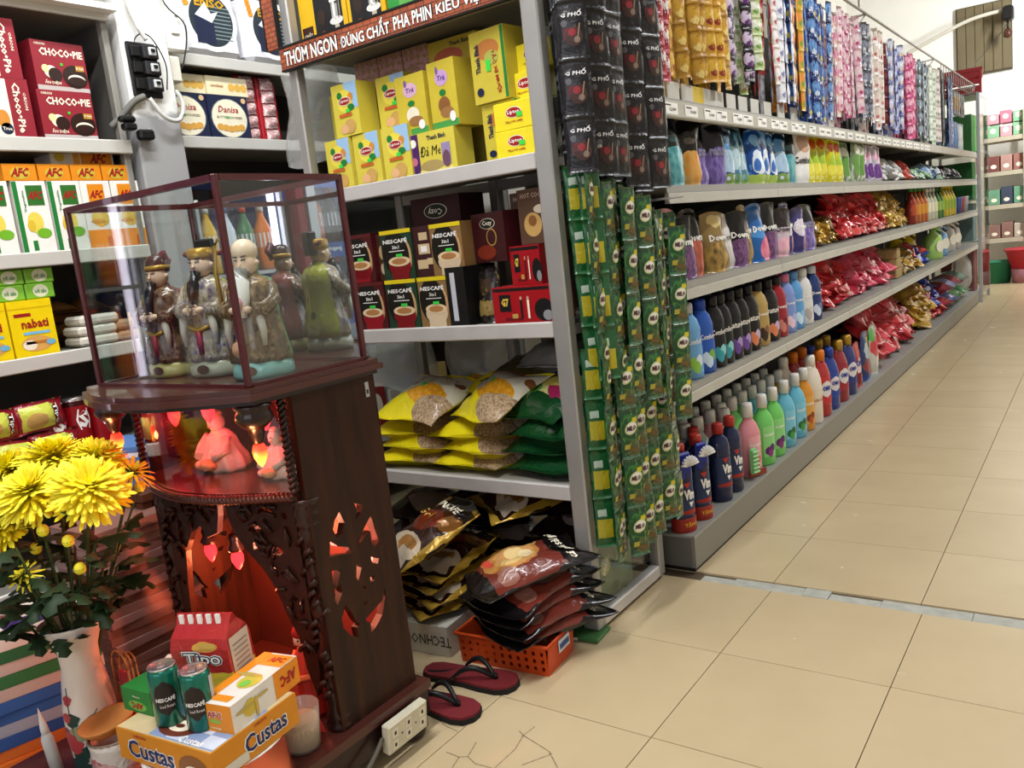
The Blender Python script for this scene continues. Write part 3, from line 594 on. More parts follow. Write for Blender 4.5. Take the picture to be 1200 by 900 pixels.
obj('edging', MB().box(-2.035, -1.182, -.008, .009, 1.722, 1.728, BLACK).box(-2.035, -1.182, -.008, .009, 1.657, 1.662, BLACK), sg)
mb = MB()
for t_, x0, x1 in (('THƠM NGON', -2.015, -1.79), ('ĐÚNG CHẤT', -1.775, -1.585), ('PHA PHIN', -1.57, -1.435), ('KIỂU VIỆT', -1.42, -1.255)):
    hh = .046 if t_ != 'PHA PHIN' else .034; zc = 1.692 if t_ != 'PHA PHIN' else 1.688
    mb.text(t_, ((x0+x1)/2, -.0068, zc), X_, Z_, x1-x0+.006, hh+.004, BLACK, .06, 2); mb.text(t_, ((x0+x1)/2, -.0076, zc), X_, Z_, x1-x0, hh, WHITE, .025, 2)
obj('lettering', mb, sg)
obj('side_board', MB().box(-2.085, -2.035, -.006, .008, 1.735, 2.3, bm).box(-2.089, -2.085, -.008, .009, 1.73, 2.3, BLACK).box(-2.035, -2.031, -.008, .009, 1.73, 2.3, BLACK).box(-2.085, -2.035, -.006, .008, 1.728, 1.735, bm), sg)
# goods: front face at y = Y, standing on z
def stand(name, w, d, h, mat, deco, label, cat, x, y, z, rz=0, group=None, front=None, bev=0, mesh=None):
    return item(name, mesh or carton(w, d, h, mat, front, deco, bev), label, cat, (x, y, z), (0, 0, rz), group)
def d_phin(mb, w, d, h):
    fr(mb, -w*.02, h*.5, w*.8, h*.99, M('#18171a', .35)); ft(mb, 'CAFÉ', -w*.02, h*.83, w*.6, h*.14, WHITE, 2, .05); fr(mb, 0, h*.7, w*.5, h*.012, WHITE, 2)
    fe(mb, w*.2, h*.56, w*.15, h*.05, WHITE, 2); fr(mb, w*.2, h*.43, w*.24, h*.22, M('#9c9a92', .3), 2); fr(mb, w*.16, h*.43, w*.06, h*.22, M('#e8e6e0', .3), 3); fr(mb, w*.28, h*.43, w*.05, h*.22, M('#3a3a38', .3), 3); fe(mb, w*.2, h*.3, w*.19, h*.05, M('#d8d6d0', .3), 3); fr(mb, w*.2, h*.2, w*.12, h*.14, M('#b9b09c', .3), 2)
    fe(mb, -w*.2, h*.17, w*.1, h*.05, M('#a8622a', .4), 2); fe(mb, -w*.22, h*.4, w*.12, h*.1, M('#2e2018', .4), 2)
ph = carton(.145, .10, .22, M('#d8a91c', .4), deco=d_phin).mesh('phin_box')
stand('coffee_box', 0, 0, 0, None, None, 'black and yellow drip coffee box with a metal filter, left one above the sign', 'box', -1.86, 1.85, 1.701, 0, 'drip coffee boxes', mesh=ph)
stand('coffee_box', 0, 0, 0, None, None, 'black and yellow drip coffee box with a metal filter, right one above the sign', 'box', -1.71, 1.85, 1.701, 0, 'drip coffee boxes', mesh=ph)
stand('coffee_box', .06, .09, .25, M('#dcae22', .4), lambda mb, w, d, h: (fr(mb, 0, h*.2, w*.8, h*.22, M('#3a2018', .4)), ft(mb, 'CHẤT', 0, h*.22, w*.6, h*.06, cream, 2)), 'narrow yellow box with a brown panel at the left end above the sign', 'box', -1.965, 1.86, 1.701)
stand('coffee_box', .17, .1, .2, M('#2f8a3a', .4), lambda mb, w, d, h: (fe(mb, -w*.1, h*.25, w*.15, h*.2, M('#5aa04a', .4)), mb.poly([(.2*w, 0), (.5*w, 0), (.5*w, .4*h)], (0, E_*2, 0), X_, Z_, M('#8c4a4a', .4))), 'green box with leaf print standing above the sign', 'box', -1.545, 1.85, 1.701)
stand('coffee_box', .2, .1, .16, M('#7a3a3a', .4), lambda mb, w, d, h: fe(mb, 0, h*.5, w*.3, h*.25, cream), 'dull red box at the right end above the sign', 'box', -1.35, 1.85, 1.701)
# third shelf: tea
ypk = M('#d6c64a', .4, 0, .06)
def d_lip(mb, w, d, h):
    mb.poly([(.12*w, .0), (.5*w, 0), (.5*w, h*.5), (.0, h*.5)], (0, E_, h*.5), X_, Z_, M('#9cc0e0', .4)); fe(mb, 0, h*.66, w*.3, h*.22, M('#e9d84a', .4), 2)
    fe(mb, -w*.18, h*.78, w*.1, h*.07, grn, 3); fe(mb, w*.24, h*.72, w*.1, h*.08, M('#d08a3a', .4), 3); fe(mb, w*.22, h*.53, w*.13, h*.06, grn, 3)
    fe(mb, 0, h*.66, w*.24, h*.085, cream, 4); fe(mb, 0, h*.66, w*.22, h*.07, dred, 5); ft(mb, 'Lipton', 0, h*.66, w*.36, h*.07, WHITE, 6)
    fr(mb, -w*.02, h*.4, w*.5, h*.06, M('#c8622a', .4), 4); fe(mb, w*.1, h*.18, w*.22, h*.14, M('#c9a05a', .4), 3); fe(mb, -w*.12, h*.14, w*.16, h*.09, M('#e0b080', .4), 4); fr(mb, w*.1, h*.47, w*.16, h*.07, M('#3fd04a', .5), 6)
lip = carton(.112, .075, .15, ypk, deco=d_lip).mesh('tea_box')
for i, (x, y, z, rz, l) in enumerate([(-1.905, 1.85, 1.2905, -.08, 'bottom row, leftmost'), (-1.785, 1.85, 1.2905, -.08, 'bottom row, second from left'), (-1.668, 1.85, 1.2905, -.06, 'bottom row, next to the plum tea box'), (-1.845, 1.85, 1.4425, -.06, 'upper row, turned to show its side'), (-1.705, 1.90, 1.4425, .0, 'upper row, right one'), (-1.955, 1.95, 1.4425, 0, 'upper row, far left and set back')]):
    item('tea_box', lip, f'yellow peach tea box, {l}', 'box', (x, y, z), (0, 0, rz), 'yellow peach tea boxes')
def d_tb(mb, w, d, h):
    fr(mb, -w*.44, h*.5, w*.12, h*.98, M('#5b2a7a', .4)); fr(mb, -w*.33, h*.5, w*.12, h*.98, M('#4a2460', .4)); fe(mb, -w*.38, h*.78, w*.07, h*.1, WHITE, 2); fe(mb, -w*.38, h*.35, w*.06, h*.1, M('#c06a8a', .4), 2)
    ft(mb, 'Thanh Bình', w*.12, h*.85, w*.4, h*.11, navy, 2, .03); ft(mb, 'Đá Me', -w*.02, h*.55, w*.44, h*.24, BLACK, 2, .0, shear=.2); fr(mb, w*.3, h*.42, w*.18, h*.5, M('#9a8ab0', .4), 2); fe(mb, w*.3, h*.3, w*.08, h*.2, M('#6a4a5a', .4), 3)
    fe(mb, -w*.02, h*.2, w*.24, h*.13, M('#a8925a', .4), 2); fr(mb, w*.06, h*.06, w*.7, h*.1, M('#e6d880', .4))
stand('tea_box', .178, .075, .115, ypk, d_tb, 'yellow and purple plum tea box in the bottom row of the tea shelf', 'box', -1.537, 1.85, 1.2905, -.05)
def d_milk(kind):
    def f(mb, w, d, h):
        fe(mb, 0, h*.74, w*.24, h*.12, M('#d9b0c8' if kind else '#c9a0d0', .4)); ft(mb, 'Trà', 0, h*.74, w*.3, h*.08, purple, 2, .02, shear=.2); fe(mb, -w*.14, h*.86, w*.05, h*.06, M('#7a5aa0', .4), 2)
        fe(mb, w*.02, h*.33, w*.22, h*.13, cream if kind else M('#8a5a30', .4), 2); fe(mb, w*.1, h*.22, w*.25, h*.08, M('#9c7040', .4), 3); fr(mb, 0, h*.05, w*.99, h*.1, M('#4a9a4a', .4)); fe(mb, w*.3, h*.14, w*.11, h*.08, WHITE, 4)
        fe(mb, 0, h*.52, w*.12, h*.05, grn, 2)
    return f
ybx = M('#cdb83a', .4)
stand('tea_box', .118, .09, .162, ybx, d_milk(1), 'yellow milk tea box with pink logo and green foot, left of the pair', 'box', -1.598, 1.86, 1.4065, -.1); stand('tea_box', .105, .10, .175, ybx, d_milk(0), 'yellow black tea box with pink logo and green foot, right of the pair', 'box', -1.478, 1.855, 1.4065, -.12)
def d_ap(mb, w, d, h):
    fe(mb, 0, h*.72, w*.34, h*.14, M('#c07a3a', .4)); fe(mb, w*.1, h*.6, w*.2, h*.1, M('#a8b050', .4), 2); mb.text('TẮC XÍ MUỘI', (w*.22, E_*3, h*.4), (.12, 0, -1), (1, 0, .12), h*.6, w*.16, dred, .03); mb.text('Thanh Bình', (-w*.3, E_*3, h*.62), (0, 0, 1), (-1, 0, 0), h*.4, w*.14, navy, .03)
    fe(mb, -w*.3, h*.16, w*.1, h*.06, navy, 3); fr(mb, 0, h*.5, w*.13, h*.16, M('#3fd04a', .5), 4); fr(mb, w*.45, h*.5, w*.08, h*.98, grn, 2)
tall = carton(.12, .10, .18, M('#c9b83e', .4), deco=d_ap).mesh('tall_tea')
item('tea_box', tall, 'tall yellow preserved apricot tea box, uppermost at the right', 'box', (-1.316, 1.855, 1.4445), (0, .0, -.1), 'apricot tea boxes'); stand('tea_box', .122, .10, .153, M('#c9b83e', .4), d_ap, 'yellow preserved apricot tea box under the tall one at the right', 'box', -1.305, 1.868, 1.2905, -.05)
def d_yl(mb, w, d, h): fe(mb, 0, h*.6, w*.2, h*.2, cream, 1); fe(mb, 0, h*.6, w*.185, h*.17, dred, 2); ft(mb, 'Lipton', 0, h*.6, w*.3, h*.17, WHITE, 3); ft(mb, 'YELLOW LABEL', 0, h*.28, w*.45, h*.08, dred, 2); fr(mb, w*.15, h*.5, w*.14, h*.16, M('#3fd04a', .5), 4)
yl = carton(.128, .06, .07, M('#ecd92c', .38), deco=d_yl, bev=.002).mesh('label_tea')
for i, (x, y, z, l) in enumerate([(-1.243, 1.806+.03, 1.2905, 'lowest of the stack by the cabinet post'), (-1.243, 1.838, 1.3615, 'second from bottom by the cabinet post'), (-1.222, 1.875, 1.4325, 'third from bottom by the cabinet post'), (-1.205, 1.89, 1.5035, 'topmost by the cabinet post')]):
    item('tea_box', yl, f'small bright yellow tea box with red oval, {l}', 'box', (x, y, z), (0, 0, -.03*i), 'small bright yellow tea boxes')
pk = P('pinkbox', '#a87a6a', [('s', .5, 5, '#c0908a'), ('s', .58, 9, '#9a8a4a'), ('s', .66, 14, '#7a4038')], .4)
for i in range(3): stand('tea_box', .098, .12, .085, pk, None, f'pink brown wrapped tea carton at the back, {ORD[i]} from the left', 'box', -1.885+i*.102, 2.00, 1.5935, 0, 'pink brown wrapped cartons')
for i in range(3): stand('tea_box', .098, .12, .30, M('#9a8a50', .5), None, f'plain olive carton standing at the back under the pink ones, {ORD[i]} from the left', 'box', -1.885+i*.102, 2.00, 1.2905, 0, 'olive back cartons')
stand('tea_box', .18, .12, .085, M('#c8b040', .4), lambda mb, w, d, h: (fe(mb, -w*.1, h*.4, w*.3, h*.3, M('#c86a4a', .4)), ft(mb, 'Thanh Bình', w*.15, h*.8, w*.4, h*.14, navy, 2)), 'yellow and red tea carton lying high at the back of the shelf', 'box', -1.54, 2.0, 1.5885, 0)
stand('tea_box', .18, .12, .297, M('#9a8a40', .5), None, 'plain dull yellow carton standing at the back behind the plum tea', 'box', -1.54, 2.0, 1.2905, 0)
# second shelf: coffee
def d_nes(top, cup):
    def f(mb, w, d, h):
        fe(mb, -w*.06, h*.52, w*.42, h*.45, M('#15120f', .35)); fr(mb, 0, h*.96, w, h*.08, M(top, .4), 2)
        fe(mb, w*.25, h*.45, w*.2, h*.35, M('#c9a070', .4)); fe(mb, w*.16, h*.47, w*.22, h*.35, M('#15120f', .35), 2)
        ft(mb, 'NESCAFÉ', -w*.02, h*.78, w*.78, h*.1, WHITE, 3, .03); ft(mb, '3in1', -w*.02, h*.65, w*.22, h*.07, WHITE, 3, .02); fr(mb, 0, h*.57, w*.5, h*.015, WHITE, 3)
        fe(mb, w*.05, h*.26, w*.36, h*.2, M(cup, .35), 3); fr(mb, w*.05, h*.13, w*.56, h*.26, M(cup, .35), 3); fe(mb, w*.05, h*.36, w*.35, h*.1, M('#e0c8a0', .4), 4); fe(mb, w*.05, h*.36, w*.24, h*.06, M('#b07a48', .4), 5); fr(mb, w*.08, h*.48, w*.2, h*.06, M('#3fd04a', .5), 6)
    return f
NES = [carton(.128, .085, .146, M('#4a1418', .4), deco=d_nes('#5a1a1e', '#8c1420')).mesh('nes_red'), carton(.128, .085, .146, M('#1c3a28', .4), deco=d_nes('#e0c81e', '#7a1018')).mesh('nes_green'), carton(.118, .085, .146, M('#8a6a40', .4), deco=d_nes('#e0c81e', '#d8c0a0')).mesh('nes_latte')]
for i, (m_, x, z, l) in enumerate([(0, -1.860, .8605, 'dark red instant coffee box, lower row at the left'), (1, -1.728, .8605, 'green edged instant coffee box, lower row second from left'), (2, -1.602, .8605, 'tan edged instant coffee box, lower row third from left'), (0, -1.89, 1.0075, 'dark red instant coffee box, upper row at the left'), (1, -1.728, 1.0075, 'green edged instant coffee box, upper row second from left'), (2, -1.536, 1.0075, 'tan edged instant coffee box, upper row beside the dark carton')]):
    item('coffee_box', NES[m_], l, 'box', (x, 1.856 if z < 1 else 1.862, z), (0, 0, -.03), 'instant coffee boxes')
def d_side(mb, w, d, h):
    for k, (x, z, s) in enumerate([(0, .8, .3), (.0, .55, .4), (-.1, .25, .36), (.2, .3, .25)]): fr(mb, x*w, z*h, s*w, s*h*.5, M('#cdb48a', .4), 1+k*.2)
    fr(mb, 0, h*.55, w*.22, h*.12, WHITE, 3)
stand('coffee_box', .108, .085, .146, M('#3a1a1c', .4), d_side, 'dark brown coffee box showing its printed side, upper row in the middle', 'box', -1.624, 1.866, 1.0075, 0)
stand('coffee_box', .035, .1, .14, M('#4a2a20', .4), lambda mb, w, d, h: (fe(mb, 0, h*.6, w*.3, h*.15, M('#c8a070', .4)), fe(mb, 0, h*.25, w*.3, h*.12, M('#c8b090', .4))), 'narrow brown coffee box end between the red and green boxes', 'box', -1.808, 1.88, 1.0075, 0)
stand('coffee_box', .075, .13, .167, M('#121214', .35), lambda mb, w, d, h: fr(mb, -w*.14, h*.5, w*.26, h*.82, M('#c4c6ce', .35)), 'tall black coffee box with a wide silver stripe in the lower row', 'box', -1.507, 1.845, .8605, -.12)
mb = MB().pillow(.085, .16, .06, P('kbag', '#1a1512', [('r', .2, .8, .15, .4, '#8a7440'), ('e', .5, .65, .28, .15, '#3a2a1a'), ('s', .66, 8, '#6a5a30')], .25, coat=.5), 8, 8, .04, .003, 9, doy=True)
item('coffee_pouch', mb, 'black standing coffee pouch beside the silver striped box', 'pouch', (-1.43, 1.90, .861), (0, 0, 0))
stand('coffee_box', .075, .09, .14, M('#1c1614', .4), lambda mb, w, d, h: (ft(mb, 'NESCAFÉ', 0, h*.8, w*.8, h*.08, WHITE, 2), fe(mb, 0, h*.35, w*.3, h*.2, M('#c09a60', .4))), 'dark coffee box set back behind the black pouch', 'box', -1.36, 1.99, .8605, 0)
def d_g7(mb, w, d, h):
    fr(mb, -w*.28, h*.56, w*.2, h*.46, BLACK); ft(mb, 'G7', -w*.28, h*.58, w*.13, h*.22, M('#d8b84a', .4), 2, .05); fr(mb, 0, h*.92, w*.96, h*.08, BLACK)
    for x, c in ((.0, BLACK), (.12, cream)): fr(mb, w*x, h*.38, w*.035, h*.5, c, 2); fe(mb, w*x, h*.68, w*.02, h*.05, M('#c09a80', .4), 2)
    fe(mb, w*.38, h*.35, w*.16, h*.3, BLACK, 2); fe(mb, w*.44, h*.2, w*.08, h*.14, M('#8a8a8a', .3), 3); fr(mb, -w*.12, h*.2, w*.1, h*.12, M('#b8964a', .4), 2); fr(mb, -w*.15, h*.12, w*.3, h*.08, M('#6a0c14', .4))
stand('coffee_box', .195, .11, .1, M('#9c141c', .38), d_g7, 'bright red coffee box with black badge and couple at the lower right', 'box', -1.288, 1.845, .8605, -.04)
stand('coffee_box', .10, .1, .105, M('#9c141c', .38), d_g7, 'small red coffee box with black badge above the bright red one', 'box', -1.285, 1.88, .9615, -.05)
def d_cozy(inv):
    def f(mb, w, d, h):
        u, v = ((1, 0, 0), (0, 0, 1)) if not inv else ((-1, 0, 0), (0, 0, -1))
        fe(mb, 0, h*(.78 if not inv else .5), w*.24, h*(.11 if not inv else .26), cream); fe(mb, 0, h*(.78 if not inv else .5), w*.225, h*(.1 if not inv else .24), M('#142018', .4), 2); mb.text('Cozy', (0, E_*3, h*(.78 if not inv else .5)), u, v, w*.3, h*(.12 if not inv else .28), cream, .02)
        if not inv: fe(mb, w*.1, h*.5, w*.16, h*.18, M('#b08a4a', .4), 2); fe(mb, w*.1, h*.5, w*.13, h*.15, M('#3a1216', .4), 3); fe(mb, -w*.1, h*.2, w*.3, h*.15, M('#7a2a18', .4), 2)
    return f
stand('tea_box', .14, .11, .135, M('#3a1216', .4), d_cozy(0), 'dark maroon tea box with an oval badge in the upper row', 'box', -1.405, 1.89, 1.031, -.25); stand('tea_box', .14, .13, .168, M('#241012', .5), None, 'plain dark maroon carton in the lower row behind the black pouch', 'box', -1.40, 2.09, .8605, 0)
stand('tea_box', .19, .12, .085, M('#3a1218', .4), d_cozy(1), 'maroon tea box lying upside down at the back top', 'box', -1.66, 1.98, 1.1545, 0); stand('tea_box', .19, .12, .293, M('#2a1214', .5), None, 'plain maroon carton standing at the back below the upside down box', 'box', -1.66, 1.98, .8605, 0)
def d_coc(mb, w, d, h): ft(mb, 'HOT COCOA', 0, h*.88, w*.8, h*.09, M('#c8b09a', .4), 1, .02); fe(mb, -w*.1, h*.35, w*.26, h*.22, M('#c8a060', .4)); fe(mb, -w*.1, h*.42, w*.12, h*.1, M('#8a5a30', .4), 2); fe(mb, w*.15, h*.62, w*.2, h*.08, M('#d8c8b0', .4)); fr(mb, w*.25, h*.45, w*.16, h*.16, WHITE, 2)
coc = carton(.12, .09, .145, M('#5c4232', .5), deco=d_coc).mesh('cocoa')
item('cocoa_box', coc, 'brown hot cocoa box, left and higher one', 'box', (-1.325, 1.985, 1.0675), (0, 0, .05), 'cocoa boxes'); item('cocoa_box', coc, 'brown hot cocoa box, right one against the cabinet post', 'box', (-1.242, 1.86+.03, 1.0675), (0, 0, -.12), 'cocoa boxes')
stand('cocoa_box', .12, .09, .206, M('#4a3528', .5), None, 'plain dark brown carton under the higher cocoa box', 'box', -1.325, 1.985, .8605, 0)
# lowest shelf: bags of cereal
corn = P('corn', '#e0cf1c', [('b', .42, .92, '#cfc9b4'), ('f', .62, .42, .26, .16, '#e8b030', '#c98018', 22), ('f', .85, .22, .3, .22, '#c8b090', '#7a5a3a', 40), ('e', .14, .62, .08, .09, '#8a5a48'), ('e', .3, .6, .05, .05, '#a08a70'), ('e', .9, .7, .06, .05, '#7a4a2a'), ('r', .44, .52, .52, .6, '#3fd04a')], .22, warp=.03, coat=.5)
def bag_mesh(mat, w, h, t, seed, txt=None, back=None, tc=None):
    mb = MB().pillow(w, h, t*1.65, mat, 20, 18, .05, .013, seed, back=back); n0 = len(mb.v)
    if txt: mb.text(txt, (0, -.005, h*.78), X_, Z_, w*.66, h*.10, tc or dred, .03); mb.drape(n0)
    return mb.mesh('bag')
cb = [bag_mesh(corn, .27, .24, .055, s, 'HẠT DINH DƯỠNG', M('#e0d020', .25, coat=.5)) for s in (21, 22, 23)]
k = 0
for (x, rz) in ((-1.80, .05), (-1.56, -.1)):
    for lv in range(3):
        item('cereal_bag', cb[(k) % 3], f'yellow corn cereal bag lying flat, {["bottom", "second", "third"][lv]} layer of the {"left" if x < -1.7 else "right"} pile', 'bag', (x+.015*(lv % 2), 1.845+.01*lv, .443+lv*.042), (-PI/2+.0, 0, rz+.05*lv), 'yellow corn cereal bags'); k += 1
item('cereal_bag', cb[0], 'yellow corn cereal bag on top of the left pile', 'bag', (-1.775, 1.84, .575), (-PI/2+.42, .06, -.12), 'yellow corn cereal bags')
item('cereal_bag', cb[1], 'yellow corn cereal bag on top of the right pile, turned towards the aisle', 'bag', (-1.52, 1.85, .585), (-PI/2+.42, -.05, -.38), 'yellow corn cereal bags')
for i, (x, y, z) in enumerate([(-1.68, 2.08, .60), (-1.5, 2.1, .64)]): item('cereal_bag', cb[2], f'shaded yellow cereal bag at the back of the {"left" if i == 0 else "right"} pile', 'bag', (x, y-.1, z), (-PI/2+.1, 0, .2), 'shaded yellow cereal bags')
gb = P('greenbag', '#12401f', [('b', .35, .9, '#d6d98a'), ('e', .7, .45, .14, .12, '#a8285a'), ('e', .3, .42, .16, .14, '#4a9a3a'), ('e', .55, .6, .25, .14, '#e0d060'), ('b', .78, .9, '#2a2a1a')], .2, warp=.03, coat=.5)
gpl = M('#12401f', .25, 0, .3, 12, coat=.5)
gbm = bag_mesh(gb, .25, .24, .055, 31, 'BỘT ĐẬU XANH', gpl, M('#d8d0a0', .4)); gdm = bag_mesh(P('greend', '#12401f', [('r', .5, .9, .55, .75, '#7a1a1a'), ('s', .68, 6, '#2a6a3a')], .2, coat=.5), .25, .24, .06, 32, None, gpl)
for i, (x, y, z, rx, rz) in enumerate([(-1.30, 1.85, .444, 0, .0), (-1.31, 1.86, .492, .04, .1), (-1.29, 1.85, .540, .05, -.05)]):
    item('cereal_bag', gdm, f'dark green cereal bag, {["bottom", "second", "third"][i]} layer of the pile by the post', 'bag', (x, y, z), (-PI/2+rx, 0, rz), 'dark green cereal bags')
item('cereal_bag', gbm, 'green cereal bag with a pale yellow front on top of the green pile', 'bag', (-1.33, 1.87, .585), (-PI/2+.35, 0, -.3), 'green cereal bags'); item('cereal_bag', gbm, 'green cereal bag with a pale yellow front, squeezed against the post', 'bag', (-1.325, 1.97, .60), (-PI/2+.25, .04, -.05))
for i, (x, z) in enumerate([(-1.3, .665), (-1.45, .67), (-1.33, .71)]): item('snack_bag', bag_mesh(M(['#2a2a26', '#4a4020', '#8a8a86'][i], .25, 0, .4, 15, coat=.5), .25, .2, .05, 40+i), ['black wrapped bag heaped at the back behind the green bags', 'olive wrapped bag heaped at the back between the piles', 'grey film wrapped bag on top of the heap at the back'][i], 'bag', (x, 2.02, z), (-PI/2+.15, 0, .1*i), 'wrapped bags at the back')
item('plastic_bag', MB().pillow(.25, .26, .10, FILM, 12, 10, .03, .016, 14), 'clear plastic bag slumped behind the yellow bags', 'plastic bag', (-1.72, 2.18, .56), (0, 0, .1))
# ---- floor under the cabinet
gold_f = P('goldcoffee', '#15100c', [('r', .12, .88, .12, .8, '#3a1a10'), ('e', .5, .6, .26, .14, '#7a2a18'), ('e', .62, .3, .3, .13, '#e0cdb0'), ('e', .62, .32, .2, .08, '#b07a3a'), ('b', 0, .1, '#c09a3a'), ('r', .55, .85, .14, .3, '#d8c8b0'), ('r', .02, .11, 0, 1, '#c09a3a'), ('r', .9, .99, 0, 1, '#b08a2c'), ('e', .8, .68, .12, .1, '#8a5a28')], .22, metal=.25, warp=.03, coat=.5)
gfoil = M('#b08a34', .22, .8, .3, 20, bump=.4)
def coffee_bag(mat, seed, back): return MB().pillow(.24, .31, .062, mat, 20, 22, .05, .016, seed, back=back)
gmb = coffee_bag(gold_f, 51, gfoil); n0 = len(gmb.v); gmb.text('VINACAFÉ', (-.02, -.005, .262), X_, Z_, .16, .03, cream, .03); gmb.text('Gold', (-.03, -.005, .2), X_, Z_, .08, .03, M('#d8a850', .4), .02); gmb.drape(n0); gm = gmb.mesh('bag')
sgf = P('saigon', '#120f10', [('r', .08, .92, .16, .74, '#6a2a20'), ('f', .4, .42, .32, .24, '#d09a50', '#8a4a20', 8), ('e', .45, .45, .24, .17, '#c9945a'), ('e', .38, .46, .09, .08, '#e6c88a'), ('e', .54, .4, .1, .09, '#e0bc7a'), ('e', .48, .54, .09, .07, '#eed8a8'), ('e', .75, .3, .12, .08, '#8a5a4c'), ('e', .25, .62, .1, .06, '#c89a5a'), ('r', .12, .4, .2, .27, '#c84a3a')], .22, warp=.04, coat=.5)
smb = coffee_bag(sgf, 52, M('#15100f', .25, coat=.4)); n0 = len(smb.v); smb.text('cà phê sài gòn', (.0, -.005, .262), NX, (0, 0, -1), .21, .032, cream, .03); smb.drape(n0); sm_ = smb.mesh('bag')
for i in range(4):
    item('coffee_bag', sm_, f'black and brown coffee bag, {["lowest", "second", "third", "fourth"][i]} in the pile on the orange basket', 'bag', (-1.285+.012*(i % 2), 1.535-.008*i, .106+i*.027), (PI/2*-1+.02*i, .02, -.42+.09*i), 'black coffee bags in the basket')
item('coffee_bag', sm_, 'black coffee bag with iced coffee print lying tilted on top of the basket pile', 'bag', (-1.325, 1.535, .222), (-PI/2+.16, -.05, -.62), 'black coffee bags in the basket')
for i in range(4):
    item('coffee_bag', gm, f'gold foil coffee bag, {["lowest", "second", "third", "fourth"][i]} in the pile on the white carton', 'bag', (-1.60+.02*(i % 2), 1.56+.01*i, .108+i*.028), (-PI/2+.03*i, 0, -.30+.12*i), 'gold coffee bags on the carton')
item('coffee_bag', gm, 'gold edged coffee bag tilted towards the room on top of its pile', 'bag', (-1.66, 1.55, .225), (-PI/2+.40, .0, -.52), 'gold coffee bags on the carton')
item('coffee_bag', gm, 'gold edged coffee bag lying deeper under the cabinet shelf', 'bag', (-1.52, 1.86, .30), (-PI/2+.15, .1, -.6), None)
dkb = P('darkred', '#241314', [('e', .4, .5, .3, .2, '#5a1c1c'), ('s', .62, 6, '#0d0a0a'), ('e', .6, .35, .25, .15, '#8a7a70')], .22, coat=.5)
for i, (x, y, z, rz) in enumerate([(-1.88, 1.86, .05, 0), (-1.86, 1.88, .11, .2), (-1.87, 1.86, .17, -.2), (-1.85, 1.88, .235, .1), (-1.6, 1.98, .05, .1), (-1.6, 1.98, .12, .1), (-1.3, 2.0, .05, .1), (-1.33, 2.0, .12, -.1), (-1.33, 1.98, .19, 0), (-1.3, 2.0, .26, .2), (-1.62, 2.0, .20, .3), (-1.65, 1.98, .27, .0)]):
    col = ['left', 'middle', 'right'][0 if i < 4 else 1 if i in (4, 5, 10, 11) else 2]
    lv = {0: 0, 1: 1, 2: 2, 3: 3, 4: 0, 5: 1, 10: 2, 11: 3, 6: 0, 7: 1, 8: 2, 9: 3}[i]
    item('coffee_bag', bag_mesh(dkb, .28, .24, .055, 60+i), f'dark maroon coffee bag under the cabinet, {["bottom", "second", "third", "top"][lv]} of the {col} heap', 'bag', (x, y, z), (-PI/2+.05, 0, rz), 'dark maroon bags under the cabinet')
bk = thing('plastic_basket', 'orange perforated plastic basket on the floor under the coffee bags', 'basket', (-1.268, 1.562, 0), (0, 0, .09))
om = M('#bc4416', .45, 0, .06); mb = MB(); W, D, H, tp = .26, .14, .085, .008
def wallp(o, u, n, L, holes):
    o, u, n = Vector(o), Vector(u), Vector(n); up = Vector((0, 0, 1)); nc = int(L/.022); nr = 3
    xs = [0]; 
    for i in range(nc): c = L/nc*(i+.5); xs += [c-.0045, c+.0045]
    xs.append(L); zs = [0]
    for j in range(nr): c = .018+j*.021; zs += [c-.0055, c+.0055]
    zs.append(H-.004)
    for i in range(len(xs)-1):
        for j in range(len(zs)-1):
            if holes and i % 2 == 1 and j % 2 == 1: continue
            p = lambda a, b_, k: o+u*a+up*b_+n*(tp*b_/H)-n*k
            A = [p(xs[i], zs[j], 0), p(xs[i+1], zs[j], 0), p(xs[i+1], zs[j+1], 0), p(xs[i], zs[j+1], 0)]; B = [q_-n*.003 for q_ in A]
            mb.add(A+B, [(0, 1, 2, 3), (7, 6, 5, 4), (0, 4, 5, 1), (1, 5, 6, 2), (2, 6, 7, 3), (3, 7, 4, 0)], om)
wallp((-W/2, 0, 0), X_, NY, W, True); wallp((W/2, D, 0), NX, Y_, W, True); wallp((W/2, 0, 0), Y_, X_, D, False); wallp((-W/2, D, 0), NY, NX, D, False)
obj('body', mb, bk); obj('bottom', MB().box(-W/2, W/2, 0, D, .001, .006, om), bk)
obj('rim', MB().tube([(-W/2-tp, -tp, H-.003), (W/2+tp, -tp, H-.003), (W/2+tp, D+tp, H-.003), (-W/2-tp, D+tp, H-.003)], .005, om, 6, closed=True), bk)
obj('sticker', MB().box(W/2+.008, W/2+.0095, .05, .11, .04, .072, M('#c8ccd4', .4)).box(W/2+.0092, W/2+.0105, .055, .105, .048, .062, M('#2a4a8a', .4)), bk)
mb = carton(.30, .25, .085, M('#c9c5ba', .6)); mb.text('TECHNOLOGY', (0.05, -.0008, .042), NX, (0, 0, -1), .22, .03, M('#3a3a38', .5), .01)
item('carton', mb, 'white carton with upside down black lettering beside the orange basket', 'box', (-1.59, 1.535, .0005), (0, 0, .1))
